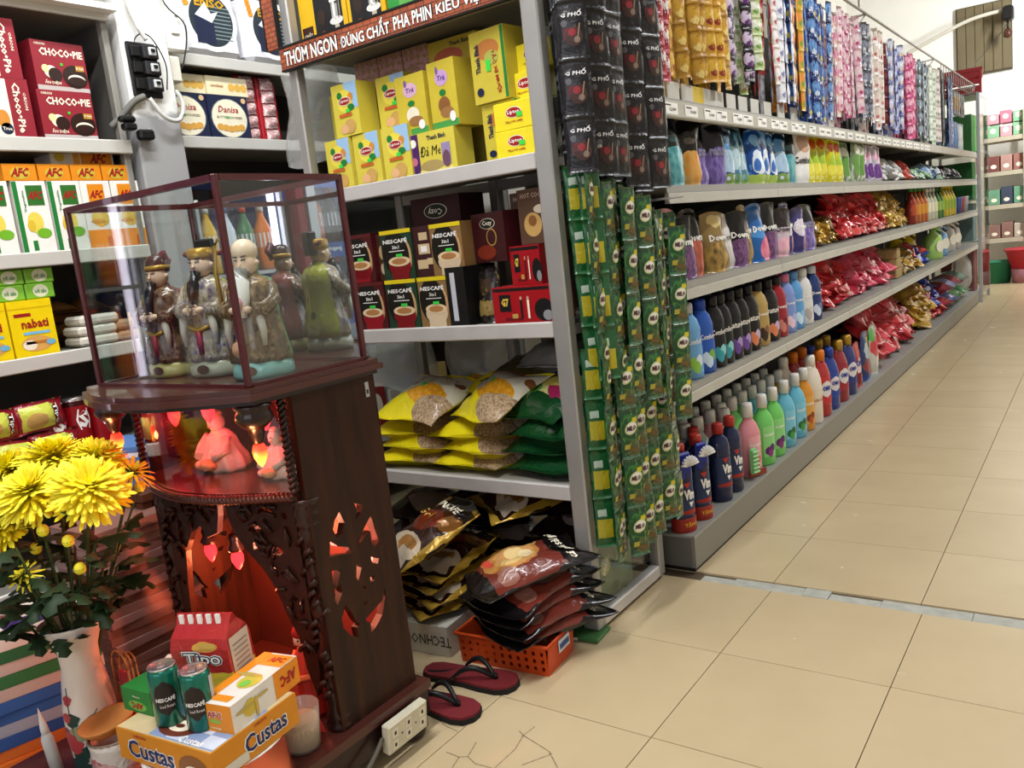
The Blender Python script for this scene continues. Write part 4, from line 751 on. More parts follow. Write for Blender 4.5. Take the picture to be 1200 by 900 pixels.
# ---- flip flops
def sole_outline(k=1): return [(x*k, y*k) for x, y in [(-.135, .0), (-.128, .024), (-.10, .036), (-.05, .036), (0, .037), (.05, .045), (.09, .048), (.12, .040), (.136, .018), (.137, -.006), (.125, -.030), (.095, -.042), (.05, -.041), (0, -.034), (-.05, -.032), (-.10, -.034), (-.128, -.022)]]
for i, (x, y, rz, fl) in enumerate([(-1.315, 1.475, .12, 1), (-1.325, 1.345, .02, -1)]):
    t = thing('flip_flop', ['dark red flip-flop nearer the orange basket', 'dark red flip-flop nearer the altar foot'][i], 'sandal', (x, y, .0), (0, 0, rz), 'pair of flip-flops')
    mr_ = M('#6e1f25', .75, 0, .12, 60)
    pts = [(a, b_*fl) for a, b_ in sole_outline()]
    obj('sole', MB().prism(pts, (0, 0, .0005), X_, Y_, (0, 0, .013), M('#1c1a1a', .8)), t); obj('footbed', MB().prism([(a*.985, b_*.97) for a, b_ in pts], (0, 0, .0135), X_, Y_, (0, 0, .006), mr_), t)
    def arch(x0, y0, x1, y1): return [(x0+(x1-x0)*k/8, y0+(y1-y0)*k/8+math.sin(k/8*PI)*.006*(1 if y1 > y0 else -1), .02+math.sin(k/8*PI)*.032) for k in range(9)]
    st_ = obj('strap', MB().tube(arch(.08, 0, -.03, .037), .006, BLACK, 6, taper=lambda q_: .7+.5*math.sin(q_*PI)).tube(arch(.08, 0, -.03, -.035), .006, BLACK, 6, taper=lambda q_: .7+.5*math.sin(q_*PI)), t)
    obj('toe_post', MB().tube([(.08, 0, .018), (.08, 0, .034)], .005, BLACK, 6), t)
    obj('emblem', MB().poly([(-.118, -.012), (-.108, -.022), (-.07, -.012), (-.045, .016), (-.075, -.003), (-.105, -.012)], (0, 0, .0198), X_, Y_, BLACK), t)
# ---- sachet strips hanging on the cabinet's glass side
def strip_mesh(front, back, w, h, t, deco, seed):
    mb = MB().pillow(w, h, t, front, 8, 10, .07, .0012, seed, back=back, gus=.05); n0 = len(mb.v)
    if deco: deco(mb, w, h, t); mb.drape(n0)
    return mb.mesh('sachet')
def d_milo(mb, w, h, t):
    y = -.0008
    mb.rect((-w*.2, y, h*.26), X_, (.1, 0, 1), w*.28, h*.1, M('#a89a3a', .4), True); mb.poly([(-.3*w, .02*h), (0, h*.06), (.36*w, 0), (.38*w, h*.10), (0, h*.13)], (0, y, h*.1), X_, Z_, M('#6a5430', .4))
    mb.rect((w*.28, y, h*.77), X_, (.2, 0, 1), w*.26, h*.09, M('#c0ae24', .4), True)
    mb.ell((.003, y-.0004, h*.62), X_, (.25, 0, 1), w*.34, h*.13, M('#b8c07a', .4), 14, True); mb.ell((.003, y-.0008, h*.62), X_, (.25, 0, 1), w*.30, h*.105, M('#d8d0c4', .4), 14, True); mb.text('MILO', (.003, y-.0018, h*.62), X_, (.2, 0, 1), w*.5, h*.1, M('#3a1a14', .4), .05)
gm1 = P('malt_front', '#12452a', [('e', .5, .62, .5, .26, '#2f6626'), ('e', .52, .6, .44, .2, '#134522'), ('e', .7, .2, .35, .2, '#4a5230'), ('s', .62, 7, '#5a8048'), ('s', .66, 12, '#12301c'), ('b', 0, .04, '#4a6a50'), ('b', .96, 1, '#3a5a44')], .25, warp=.1, coat=.5)
gm2 = P('malt_back', '#164f26', [('r', .15, .85, .2, .58, '#a89c22'), ('r', .4, .8, .64, .78, '#a8b8a8'), ('b', 0, .05, '#3a6a44')], .25, warp=.02, coat=.6)
milo = strip_mesh(gm1, gm2, .058, .137, .012, d_milo, 70)
def d_cf(mb, w, h, t):
    y = -.0008
    mb.rect((-w*.02, y, h*.44), X_, Z_, w*.5, h*.2, M('#5a1c20', .4), True); mb.ell((w*.05, y-.0003, h*.38), X_, Z_, w*.28, h*.16, M('#3f2a26', .4), 12, True); mb.ell((w*.0, y-.0007, h*.46), X_, Z_, w*.13, h*.07, M('#8a2c32', .4), 10, True); mb.ell((w*.14, y-.0007, h*.33), X_, Z_, w*.1, h*.06, M('#7a6a60', .4), 10, True)
    mb.ell((-w*.24, y, h*.62), X_, Z_, w*.1, h*.06, M('#5a5a5e', .4), 10, True); mb.rect((w*.2, y-.001, h*.45), (1, 0, 0), (.2, 0, 1), w*.04, h*.3, M('#8a7458', .4), True); mb.text('G PHỐ', (0, y-.0012, h*.78), X_, (.1, 0, 1), w*.66, h*.11, M('#d8d8d8', .4), .03)
cf1 = P('cofront', '#151416', [('s', .64, 6, '#3a3234'), ('b', 0, .06, '#1c1c1e'), ('b', .94, 1, '#1c1c1e')], .32, coat=.25); cf2 = P('coback', '#141315', [('r', .2, .5, .1, .35, '#8a7038'), ('r', .3, .8, .6, .7, '#6a6a6a')], .32, coat=.25)
coff = strip_mesh(cf1, cf2, .075, .132, .014, d_cf, 71)
def hang(name, me, n, ph, label, group, x, y, ztop, rz, sway=0):
    t = thing(name, label, 'sachet strip', (x, y, ztop), (0, sway, rz), group)
    for k in range(n): obj('sachet', me, t, (0, (k % 2)*.001, -(k+1)*ph), (rnd.uniform(-.03, .03), 0, rnd.uniform(-.06, .06)))
    return t
q = random.Random(5)
GX = CX1+.004
for tier, (zt, n, nm) in enumerate([(1.275, 4, 'upper'), (.80, 4, 'lower')]):
    for c in range(6):
        y = 1.905+c*.068
        for ly in range(3):
            face = PI/2-.25+q.uniform(-.45, .45)
            x = GX+.02+ly*.030+(.012*c if tier == 0 else .003*c)+q.uniform(-.008, .008)
            back = (c == 0 and ly < 2-tier)
            z = zt-(.03*c if tier == 0 else -.004*c)-q.uniform(0, .03)-.012*ly
            yy = y-.03*ly
            if back: face = -2.5+q.uniform(-.15, .15); yy = 1.872-.012*ly; x = GX+.02+.045*ly
            hang('sachet_strip', milo, n, .1365, f'green malt drink sachet strip, {nm} row, {ORD[c]} from the post, {["inner", "middle", "outer"][ly]} layer' + (', yellow back out' if back else ''), f'{nm} green sachet strips on the cabinet', x, yy, z, face, q.uniform(-.02, .04))
for c in range(5):
    for ly in range(3):
        y = 1.88+c*.085-.03*ly; x = GX+.02+ly*.036+.008*c; face = PI/2-.4+q.uniform(-.3, .3); back = c == 0 and ly == 0
        if c == 0: face = PI/2-1.1
        hang('sachet_strip', coff, 6, .1315, f'black coffee sachet strip high on the cabinet side, {ORD[c]} from the post, {["inner", "middle", "outer"][ly]} layer', 'black coffee sachet strips', x, y, 2.035-.012*c-q.uniform(0, .03), face+(PI if back else 0), q.uniform(-.02, .03))
for y_, z_, l_ in ((1.87, 2.04, .10), (2.2, 1.99, .13), (1.87, 1.285, .11), (2.2, 1.15, .17), (2.2, .71, .15)): obj('hanger_bar', MB().tube([(CX1+.002, y_, z_), (CX1+l_, y_, z_)], .004, alu), cab)
for i, (y, z) in enumerate(((1.90, .055), (2.0, .055))):
    t = thing('leaflet_card', ['green printed card inside the cabinet glass, near the front post', 'green printed card inside the cabinet glass, farther from the post'][i], 'card', (CX1-.026, y+.02, z), G90)
    obj('card', MB().box(-.055, .055, 0, .004, 0, .19+.03*i, P('leafcard', '#3a5c3a', [('s', .6, 6, '#56784a')], .4)), t); mb = MB(); mb.ell((.0, -.001, .1), X_, Z_, .028, .026, M('#b0aa6a', .5), 14); mb.text('Milo', (0, -.0018, .1), (.5, 0, .86), (-.86, 0, .5), .05, .02, M('#e8e0d0', .5), .04); obj('print', mb, t)
# ================================================================== GONDOLA
GF, GB_ = -1.05, -1.50; GY0, GY1 = 2.30, 9.30
LV = [.117, .585, .90, 1.19, 1.44]
gsteel = M('#9d9c97', .45, .2, .08, 7, name='grey_gondola_steel'); gdark = M('#6f6e69', .5, .2, .1, 7, name='dark_gondola_steel'); rail_w = M('#b9b6ac', .5, 0, .12, 9, name='price_rail'); backg = M('#3a3936', .8, 0, .1, 5)
gon = thing('gondola_shelf', 'long grey gondola shelf of household goods along the aisle', 'shelf', (0, 0, 0))
obj('back_panel', MB().box(GB_-.02, GB_, GY0, GY1, .02, 2.0, backg), gon)
obj('kick_plate', MB().box(GF-.012, GF, GY0, GY1, .012, LV[0]-.008, M('#87847c', .45, .2, .06, 5, name='taupe_plinth')), gon)
obj('end_plate', MB().box(GB_, GF-.012, GY0, GY0+.01, .012, LV[0]-.008, gdark), gon); obj('foot', MB().box(GB_, GF-.005, GY0+.002, GY1, 0, .012, BLACK), gon)
bays = [GY0+i for i in range(8)]
for b0 in bays[:-1]:
    for li, z in enumerate(LV):
        s = obj('deck' if li == 0 else 'shelf', MB().box(GB_, GF-.002, b0+.001, b0+.999, z-.008, z, gsteel).box(GF-.004, GF, b0+.001, b0+.999, z-.02 if li else z-.009, z+.001, gsteel), gon)
        if li: obj('price_rail', MB().box(GF-.01, GF+.004, b0+.002, b0+.998, z-.056 if li == 4 else z-.05, z-.021 if li < 4 else z-.006, rail_w, bev=.002).box(GF-.01, GF+.006, b0+.002, b0+.998, z-.052, z-.047, rail_w), s)
        if li: obj('bracket', MB().prism([(0, 0), (.40, 0), (0, -.09)], (GB_, b0+.002, z-.009), X_, Z_, (0, .003, 0), gdark), s)
for y in bays: obj('upright', MB().box(GB_-.03, GB_+.012, y-.018, y+.018, 0, 2.04, gdark), gon)
# wire rail on top
obj('top_rail', MB().tube([(GF+.005, GY0-.1, 2.045), (GF+.005, GY1, 2.045)], .007, alu, 6), gon); obj('hanging_rod', MB().tube([(GF-.04, GY0, 1.985), (GF-.04, GY1, 1.985)], .004, alu, 5).tube([(GF-.12, GY0, 1.985), (GF-.12, GY1, 1.985)], .004, alu, 5).tube([(GF-.20, GY0, 1.985), (GF-.20, GY1, 1.985)], .004, alu, 5), gon)
wm = MB().tube([(0, 0, 1.93), (0, 0, 2.045)], .0035, alu, 5).mesh('wire')
for i in range(16): obj('rail_wire', wm, gon, (GF+.005, 7.3+i*.125, 0))
for y in (2.3, 4.9, 7.0, 9.28): obj('rail_support', MB().tube([(GB_, y, 2.0), (GF+.005, y, 2.045)], .006, alu, 6).tube([(GF-.2, y, 1.985), (GF-.04, y, 1.985), (GF+.005, y, 2.045)], .004, alu, 5), gon)
obj('suspension_wire', MB().tube([(GF+.005, 4.75, 2.04), (GF+.005, 4.75, 4.19)], .004, M('#8a8a86', .5), 5), gon)
tagm = M('#f4f3ee', .5); ink = M('#3a3a3a', .6)
for i in range(34):
    y = 2.36+i*.13+(.01*((i*7) % 5)); mb = MB().box(0, .0015, -.048, .048, -.017, .017, tagm)
    if i < 12: mb.text(['12,000', '13,000', '3,000'][i % 3], (.0021, .012, -.002), Y_, Z_, .045, .012, ink); mb.rect((.0021, -.02, .01), Y_, Z_, .04, .004, ink)
    else: mb.rect((.0021, .0, 0), Y_, Z_, .06, .008, M('#8a8a86', .6))
    obj('price_tag', mb, gon, (GF+.0045, y, 1.409))
dv = M('#c9c6bd', .6); dvy = M('#d8b93a', .6)
for i, y in enumerate((2.44, 2.55, 2.66, 2.75, 2.84, 2.93, 3.05, 3.17, 3.30, 3.45, 3.62, 3.8, 4.15, 4.4)):
    obj('divider', MB().box(GF-.07, GF-.066, y-.045, y+.045, 1.441, 1.515, dvy if i == 3 else dv), gon)
# ---- hanging sachet strips
def sach(c1, c2, c3, nm): return P('s_'+nm, c1, [('e', .45, .6, .5, .3, c2), ('s', .54, 3, c1), ('e', .6, .36, .3, .12, c3), ('s', .62, 6, c2), ('b', 0, .07, c1)], .3, warp=.14, coat=.35)
SEG = [  # y0, y1, bottom, colour triples, wording
 (2.34, 2.50, 1.53, [('#d8cdd0', '#e8e4e4', '#b02a3a'), ('#b03a4a', '#e6dcdc', '#8a1a2a')], 'white and red'),
 (2.50, 2.96, 1.545, [('#c9952a', '#d8ae3c', '#8a2a1a'), ('#a87a22', '#c89a34', '#e8d080')], 'gold'),
 (2.96, 3.26, 1.60, [('#1c1a1e', '#c9b8d0', '#5a2a6a'), ('#18171a', '#3a343c', '#a898b0')], 'black and lilac'),
 (3.26, 3.36, 1.655, [('#b8c890', '#e4e8d8', '#6a9a3a'), ('#9ab060', '#e0e0d0', '#b05a3a')], 'pale green'),
 (3.36, 3.52, 1.61, [('#7a1c22', '#b8434a', '#e0d0c8'), ('#d8d0cc', '#e8e6e4', '#a82a30')], 'dark red'),
 (3.52, 3.74, 1.55, [('#d0d0da', '#e6e6ee', '#7a80b0'), ('#b8bcd0', '#e8e8ee', '#5a608a')], 'silvery white'),
 (3.74, 3.88, 1.535, [('#d07a22', '#e8a83c', '#c84a1a'), ('#c8a02a', '#d88a30', '#6a9a3a')], 'orange'),
 (3.88, 4.32, 1.50, [('#1c2a6a', '#3a6ab8', '#e0d03a'), ('#18225a', '#6a98d0', '#d8e0ee')], 'blue'),
 (4.32, 4.86, 1.545, [('#d8a8b8', '#ecd8dc', '#b02a6a'), ('#e8dcdc', '#d07a9a', '#e0a050'), ('#b03a70', '#e4c0cc', '#f0e8e8')], 'pink'),
 (4.86, 5.14, 1.545, [('#3a3c48', '#8a90a4', '#d8dce4'), ('#c8ccd4', '#5a6070', '#e4e4e8')], 'dark grey and white'),
 (5.14, 5.46, 1.53, [('#e8e2dc', '#e0ccc4', '#b82a34'), ('#dcd4d0', '#f0ecec', '#c84a4a')], 'white with red spots'),
 (5.46, 5.58, 1.56, [('#5a1820', '#7a2a30', '#3a1014')], 'maroon'),
 (5.58, 6.06, 1.53, [('#3a4a9a', '#d4d8ea', '#e0b060'), ('#4a58a8', '#c8d0ea', '#e8e8f0')], 'blue and white checked'),
 (6.06, 6.56, 1.51, [('#b02a62', '#d87aa0', '#ecd0dc'), ('#c84a80', '#e8b8cc', '#a02050')], 'magenta'),
 (6.56, 6.98, 1.52, [('#2a3038', '#8898a8', '#e0e6ec'), ('#c8d4dc', '#7a90a4', '#2a3440')], 'black, white and blue'),
 (6.98, 7.42, 1.50, [('#c8d4c0', '#e4ece0', '#6a9a6a'), ('#d8c8c8', '#e8e4e0', '#5a7a5a')], 'white and green'),
 (7.42, 7.86, 1.50, [('#16161a', '#26262c', '#4a4a54')], 'plain black'),
 (7.86, 8.16, 1.53, [('#2a4a8a', '#5a7ab8', '#c8d4e4'), ('#3a3c48', '#6a80a8', '#a8b8d0')], 'dull blue'),
]
q = random.Random(9); TOP = 2.015; SW = .047
def one_sachet(mat, h, seed): return MB().pillow(SW, h, .011, mat, 4, 5, .1, .001, seed, gus=.0).mesh('sachet')
def strip_whole(mats, n, h, seed):
    mb = MB()
    for k in range(n): mb.pillow(SW, h, .010, mats, 3, 4, .1, .0012, seed+k, z0=-(k+1)*h, gus=0)
    return mb
for si, (y0, y1, zb, cols, wd) in enumerate(SEG):
    n = 6; zb -= .02; h = (TOP-zb)/n; mats = [sach(c[0], c[1], c[2], wd+str(i)) for i, c in enumerate(cols)]
    ms = [one_sachet(m_, h, 80+si+i) for i, m_ in enumerate(mats)]
    # the whole-strip variant repeats the same print on every sachet
    ws = []
    for i, c in enumerate(cols):
        sh = []
        for k in range(n):
            a = k/n; sh += [('e', .45, a+.6/n, .5, .3/n, c[1]), ('e', .6, a+.3/n, .3, .12/n, c[2])]
        sh += [('s', .57, 9, c[0]), ('s', .62, 15, c[1])]; ws.append(strip_whole(P('w_'+wd+str(i), c[0], sh, .3, warp=.025, wscale=9, coat=.2), n, h, 90+si).mesh('strip'))
    N_ = max(2, round((y1-y0)/.049)); 
    for j in range(N_):
        y = y0+(j+.5)*(y1-y0)/N_
        for ly in range(3 if y0 < 3.3 else 2):
            x = GF-.04-ly*.08+q.uniform(-.012, .012); yy = y+q.uniform(-.012, .012); rz = PI/2-.15+q.uniform(-.6, .6); sw = q.uniform(-.045, .045)
            z = TOP+q.uniform(-.03, .02)-(.0 if ly == 0 else q.uniform(-.02, .07)); vi = q.randrange(len(cols)) if j % 3 else 0
            lab = f'{wd} sachet strip over the gondola, {ORD[j]} from the near side, {["front", "second", "rear"][ly]} line'; gr = f'{wd} hanging sachet strips'
            if ly == 0 and y < 3.9:
                t = thing('sachet_strip', lab, 'sachet strip', (x, yy, z), (0, sw, rz), gr)
                for k in range(n): obj('sachet', ms[vi], t, (0, 0, -(k+1)*h), (0, 0, q.uniform(-.15, .15)))
            else: item('sachet_strip', ws[vi], lab, 'sachet strip', (x, yy, z), (0, sw, rz), gr)
# short dark strips low behind the gold and black bunches
dkm = strip_whole(P('w_low', '#23241f', [('s', .6, 9, '#5a6a4a'), ('s', .64, 14, '#8a8078')], .25), 3, .075, 120).mesh('strip')
for j in range(12):
    item('sachet_strip', dkm, 'short dark speckled sachet strip low behind the gold and black bunches', 'sachet strip', (GF-.10-q.uniform(0, .12), 2.78+j*.062, 1.66+q.uniform(0, .05)), (0, q.uniform(-.1, .1), PI/2+q.uniform(-.4, .4)), 'short dark sachet strips')
bagm = [MB().pillow(.11, .2, .035, P('hb'+str(i), c, [('e', .5, .5, .36, .3, c2), ('s', .62, 6, c3)], .3), 6, 8, .06, .004, 130+i).mesh('bag') for i, (c, c2, c3) in enumerate([('#2a2018', '#8a6a2a', '#3a2a20'), ('#161416', '#2a2426', '#4a3a30'), ('#2a5a9a', '#4a7ab8', '#8aa8c8'), ('#b8c4c8', '#d8dcd8', '#8a98a0')])]
for i in range(5): item('hanging_bag', bagm[0 if i < 3 else 1], f'brown and black bag hanging at the rail\'s far end, {ORD[i]} from near', 'bag', (GF-.05, 8.25+i*.13, 1.74), (0, 0, PI/2-.3), 'brown and black hanging bags')
for i in range(6): item('hanging_bag', bagm[2 if i < 4 else 3], f'blue bag standing at the far end of the tag shelf, {ORD[i]} from the near side', 'bag', (GF-.08, 8.18+i*.14, 1.4415), (0, 0, PI/2-.3), 'blue bags at the far end of the tag shelf', (1, 1, 1.25))
for i, (y, c) in enumerate([(5.7, '#b8386a'), (5.9, '#c85a8a'), (2.62, '#c8c8c8')]): item('loose_pack', MB().pillow(.14, .12, .05, M(c, .25, 0, .3, 20, coat=.5), 7, 6, .05, .006, 140+i), ['pink pack lying on the tag shelf under the checked strips', 'light pink pack lying beside the pink one on the tag shelf', 'silver pack lying on the tag shelf near the gold strips'][i], 'pack', (GF-.1, y, 1.465), (-PI/2, 0, PI/2))

# ---- stand-up refill pouches
def pouch(nm, base, shapes, txt=None, tcol=WHITE, w=.145, h=.215, seed=1, tz=.55, tw=.72):
    mb = MB().pillow(w, h, .06, P('p_'+nm, base, shapes, .16, warp=.05), 14, 16, .05, .006, seed, doy=True, gus=.1); n0 = len(mb.v)
    if txt:
        mb.text(txt, (0, -.004, h*tz), X_, Z_, w*tw, h*.14, tcol, .03); mb.drape(n0)
    return mb.mesh('pouch')
def pouches(rows, z, cat='pouch', zc=0):
    for (y, me, l, s) in rows: item('refill_pouch', me, l, 'pouch', (GF-.06+rnd.uniform(-.02, .006), y, z+.0005), (rnd.uniform(-.06, .08), rnd.uniform(-.05, .05), PI/2-.12+rnd.uniform(-.3, .15)), None, (s, 1, rnd.uniform(.9, 1.06)))
pt = pouch('teal', '#10191c', [('f', .5, .1, .7, .46, '#2a808c', '#78bcc0', 9), ('e', .5, .95, .3, .1, '#0d1416'), ('e', .5, .68, .2, .07, '#3a5a60')], None, seed=1); po = pouch('orange', '#16120f', [('f', .5, .22, .45, .3, '#d8861c', '#d0a864', 7), ('e', .5, .66, .2, .06, '#5a5048')], None, seed=2); pp = pouch('purple', '#120f1a', [('f', .5, .25, .6, .36, '#42307c', '#8c78bc', 8)], 'nature', M('#8a88a0', .4), seed=3)
plb = pouch('lblue', '#1c4474', [('e', .5, .72, .35, .16, '#5a90c4'), ('e', .5, .42, .5, .2, '#a8c4dc'), ('b', 0, .2, '#7a9a4a'), ('b', .86, 1, '#122a48'), ('s', .64, 5, '#d0dce8')], None, seed=4); plb2 = pouch('lblue2', '#4a7c94', [('e', .45, .45, .4, .2, '#b0ccd4'), ('b', 0, .18, '#6a9450'), ('e', .5, .8, .3, .12, '#24506c'), ('s', .62, 5, '#7aa8bc'), ('b', .9, 1, '#16323e')], None, seed=5); pbl = pouch('blue', '#164a94', [('s', .6, 5, '#4a86cc'), ('e', .5, .4, .3, .22, '#d8e4f0'), ('e', .4, .35, .15, .12, '#3a70c0'), ('b', 0, .18, '#a0b850'), ('e', .5, .8, .25, .1, '#7ab0e0')], None, seed=6)
pwh = pouch('white', '#e2dcd8', [('e', .6, .78, .3, .2, '#c8a088'), ('e', .5, .2, .5, .2, '#ecebe8')], 'Comfort', BLACK, seed=7, tz=.45, tw=.8); pye = pouch('yellow', '#d0c41c', [('s', .62, 5, '#e8e07a'), ('e', .5, .45, .3, .2, '#a8c83a'), ('e', .4, .3, .3, .12, '#e8e050'), ('e', .5, .82, .3, .1, '#c8541c')], None, seed=8, w=.105); pgr = pouch('greenish', '#7a906a', [('s', .58, 4, '#c8d0bc'), ('e', .5, .4, .35, .25, '#6a9a4a'), ('e', .5, .75, .25, .12, '#d8dccc')], None, seed=9, w=.11); pli = pouch('lilac', '#b8aec0', [('s', .58, 4, '#e4dce8'), ('e', .5, .3, .35, .2, '#6a3a8a'), ('e', .5, .7, .25, .12, '#e8a8c8')], None, seed=10, w=.11)
rows4 = [(2.37, pt, 'teal flower refill pouch at the near end of the upper pouch shelf', .9), (2.485, pt, 'teal flower refill pouch, second on the upper pouch shelf', 1), (2.60, po, 'black refill pouch with an orange flower on the upper pouch shelf', .85), (2.71, pp, 'dark purple lavender refill pouch beside the orange flower pouch', .9), (2.815, pp, 'dark purple lavender refill pouch next to the pale blue ones', .9), (2.91, plb, 'pale blue refill pouch with green foot, first after the purple pair', .9), (3.01, plb2, 'pale teal refill pouch with soft white cloud, first of two', .95), (3.11, plb2, 'pale teal refill pouch with soft white cloud, second of two', .9),
 (3.23, pbl, 'blue refill pouch with white figure, first of three', .95), (3.34, pbl, 'blue refill pouch with white figure, second of three', .95), (3.45, pbl, 'blue refill pouch with white figure, third of three', .9), (3.56, plb, 'pale blue refill pouch with green foot, after the blue trio', .9), (3.67, pt, 'teal flower refill pouch beside the white pouch', .85), (3.81, pwh, 'white refill pouch with black lettering on the upper shelf', 1.1), (3.95, pye, 'bright yellow dish soap pouch beside the white pouch', 1)]
rows4 += [(4.07+.105*i, pye, f'yellow and green dish soap pouch, number {ORD[i+1]} of the yellow run', .95) for i in range(4)] + [(4.50+.115*i, pgr, f'clear greenish pouch, {ORD[i]} after the yellow run', 1) for i in range(4)] + [(4.96+.115*i, pli, f'white and purple pouch, {ORD[i]} before the soap heap', 1) for i in range(4)]
pouches(rows4, LV[3])
dn = lambda nm, base, fl, seed, **k: pouch('d'+nm, base, fl, 'Downy', seed=seed, **k)
d1 = dn('pinkblue', '#9ac4dc', [('b', .62, 1, '#b8687a'), ('f', .6, .15, .5, .3, '#e05a8a', '#f0a0b8', 6), ('e', .5, .42, .5, .12, '#3a80c0')], 11); d2 = dn('black', '#141216', [('f', .5, .2, .6, .3, '#3a2440', '#8a5a90', 14)], 12); d3 = dn('blackred', '#161214', [('f', .5, .25, .4, .3, '#8a3a30', '#c86a50', 8)], 13); d4 = dn('gold', '#8a7040', [('f', .5, .2, .6, .3, '#2a2018', '#c8a050', 8), ('e', .5, .85, .3, .1, '#d0b878')], 14); d5 = dn('white', '#d8d4d2', [('e', .5, .2, .5, .2, '#c8c4c0')], 15, tcol=M('#4a4a4a', .4)); d6 = dn('blue', '#1f5fa8', [('f', .7, .2, .4, .22, '#c83a6a', '#e890a8', 5), ('e', .4, .5, .3, .1, '#4a90d0')], 16); d7 = dn('whitepink', '#c8b8c4', [('b', .6, 1, '#2a2024'), ('f', .6, .15, .5, .25, '#d890a8', '#f0c8d0', 6)], 17, tcol=BLACK); d8 = dn('violet', '#3a3470', [('e', .5, .55, .4, .2, '#d8d0e0'), ('f', .7, .2, .3, .2, '#c88a70', '#5a4a90', 5)], 18)
rows3 = [(2.39, d1, 'light blue and pink fabric softener pouch nearest the sachet strips', 1), (2.51, d2, 'black softener pouch with dark purple print, nearest one', 1), (2.635, d3, 'black softener pouch with red flower', .8), (2.78, d4, 'gold and black softener pouch with spouted top', 1.05), (2.90, d5, 'white softener pouch between the gold and black ones', .75), (3.00, d2, 'black softener pouch right of the white one', .9), (3.10, d4, 'narrow gold softener pouch left of the blue one', .7), (3.22, d6, 'bright blue softener pouch with pink flower', 1.05), (3.35, d2, 'black softener pouch right of the blue one', .95), (3.47, d7, 'pale pink softener pouch with dark top', .9), (3.60, d8, 'violet and white softener pouch', 1), (3.73, d8, 'violet softener pouch, second one', .9), (3.86, pp, 'large black and purple lavender pouch before the gold sachet heap', 1.15)]
pouches(rows3, LV[2])
bkp = M('#0f0e10', .25, 0, .3, 8)
dkp = MB().pillow(.13, .2, .05, bkp, 8, 8, .05, .003, 19, doy=True).mesh('pouch')
for li, nm in ((2, 'lower'), (3, 'upper')):
    for i in range(11): item('refill_pouch', dkp, f'dark refill pouch in the second line of the {nm} pouch shelf', 'pouch', (GF-.2, 2.45+i*.125, LV[li]+.0005), (0, 0, PI/2+rnd.uniform(-.1, .1)), f'second line pouches on the {nm} shelf')

# ---- bottles
def bottle(nm, H, rx, ry, prof, body, cap, cap_h, cap_r, lab=None, cap_top=.85, n=18, extra=None):
    bmesh_ = MB().lathe([(a, b_*(H-cap_h)) for a, b_ in prof], n, body, sx=rx, sy=ry).mesh(nm+'_body')
    zc = H-cap_h-.001
    cmesh = MB().lathe([(cap_r, 0), (cap_r, cap_h*.8), (cap_r*cap_top, cap_h), (0.0001, cap_h)], 14, cap, c=(0, 0, zc)).mesh(nm+'_cap')
    lm_ = None
    if lab:
        z0, z1, sp, col, deco = lab; mb = MB(); k = 12
        def pr(z):
            f = z/(H-cap_h)
            for (a, b_), (c, d) in zip(prof, prof[1:]):
                if b_ <= f <= d: return a+(c-a)*(f-b_)/max(d-b_, 1e-6)
            return prof[-1][0]
        zs = [z0+(z1-z0)*j/5 for j in range(6)]
        vs_ = []; fs = []
        for z in zs:
            s_ = pr(z)+.012
            for i in range(k+1): th = -sp+2*sp*i/k; vs_.append((rx*s_*math.sin(th), -ry*s_*math.cos(th), z))
        for j in range(5):
            for i in range(k): a = j*(k+1)+i; fs.append((a, a+1, a+k+2, a+k+1))
        mb.add(vs_, fs, col, True)
        if deco:
            s_ = max(pr((z0+z1)/2), pr(z0), pr(z1))+.03; deco(mb, rx*s_, ry*s_, z0, z1)
        lm_ = mb.mesh(nm+'_label')
    return bmesh_, cmesh, lm_, extra
def put_bottle(bt, label, x, y, z, rz=PI/2-.42, group=None, name='bottle'):
    t = thing(name, label, 'bottle', (x, y, z+.0005), (0, 0, rz), group)
    obj('body', bt[0], t); obj('cap', bt[1], t)
    if bt[2]: obj('label', bt[2], t)
    if bt[3]:
        for nm_, me in bt[3]: obj(nm_, me, t)
    return t
PC = [(.88, 0), (1, .03), (1, .62), (.95, .74), (.72, .87), (.42, .95), (.38, 1)]       # floor cleaner
PD = [(.9, 0), (1, .03), (1, .45), (.92, .62), (.94, .76), (.72, .9), (.48, .96), (.46, 1)]   # softener
PO = [(.9, 0), (1, .03), (1, .58), (.94, .76), (.68, .92), (.5, .96), (.5, 1)]           # detergent
PV = [(.92, 0), (1, .02), (1, .45), (.95, .6), (1, .7), (.98, .82), (.8, .92), (.45, .97), (.42, 1)]  # toilet cleaner
capw = M('#e4e2dc', .4)
def flower_lab(c1, c2, txt='Sunlight'):
    def f(mb, rx, ry, z0, z1):
        w_ = (0, 0, 0)
        mb.text(txt, (0, 0, z0+(z1-z0)*.72), X_, Z_, rx*1.0, (z1-z0)*.12, WHITE, .02, wrap=(rx, ry, 0))
        for k, (a, b_, s_) in enumerate([(-.2, .2, .3), (.2, .28, .28), (0, .12, .25)]):
            mb.wrap_ell(lambda z: (rx+.0004*k, ry+.0004*k), a, z0+(z1-z0)*b_, s_, (z1-z0)*.14, M(c1 if k < 2 else c2, .4), 5)
    return f
def cleaner(nm, col, labc, c1, c2, alpha=1): return bottle(nm, .28, .052, .033, PC, M(col, .15, 0, .04, 6, coat=.4), capw, .052, .02, (.035, .155, .62, M(labc, .3), flower_lab(c1, c2)), .9)
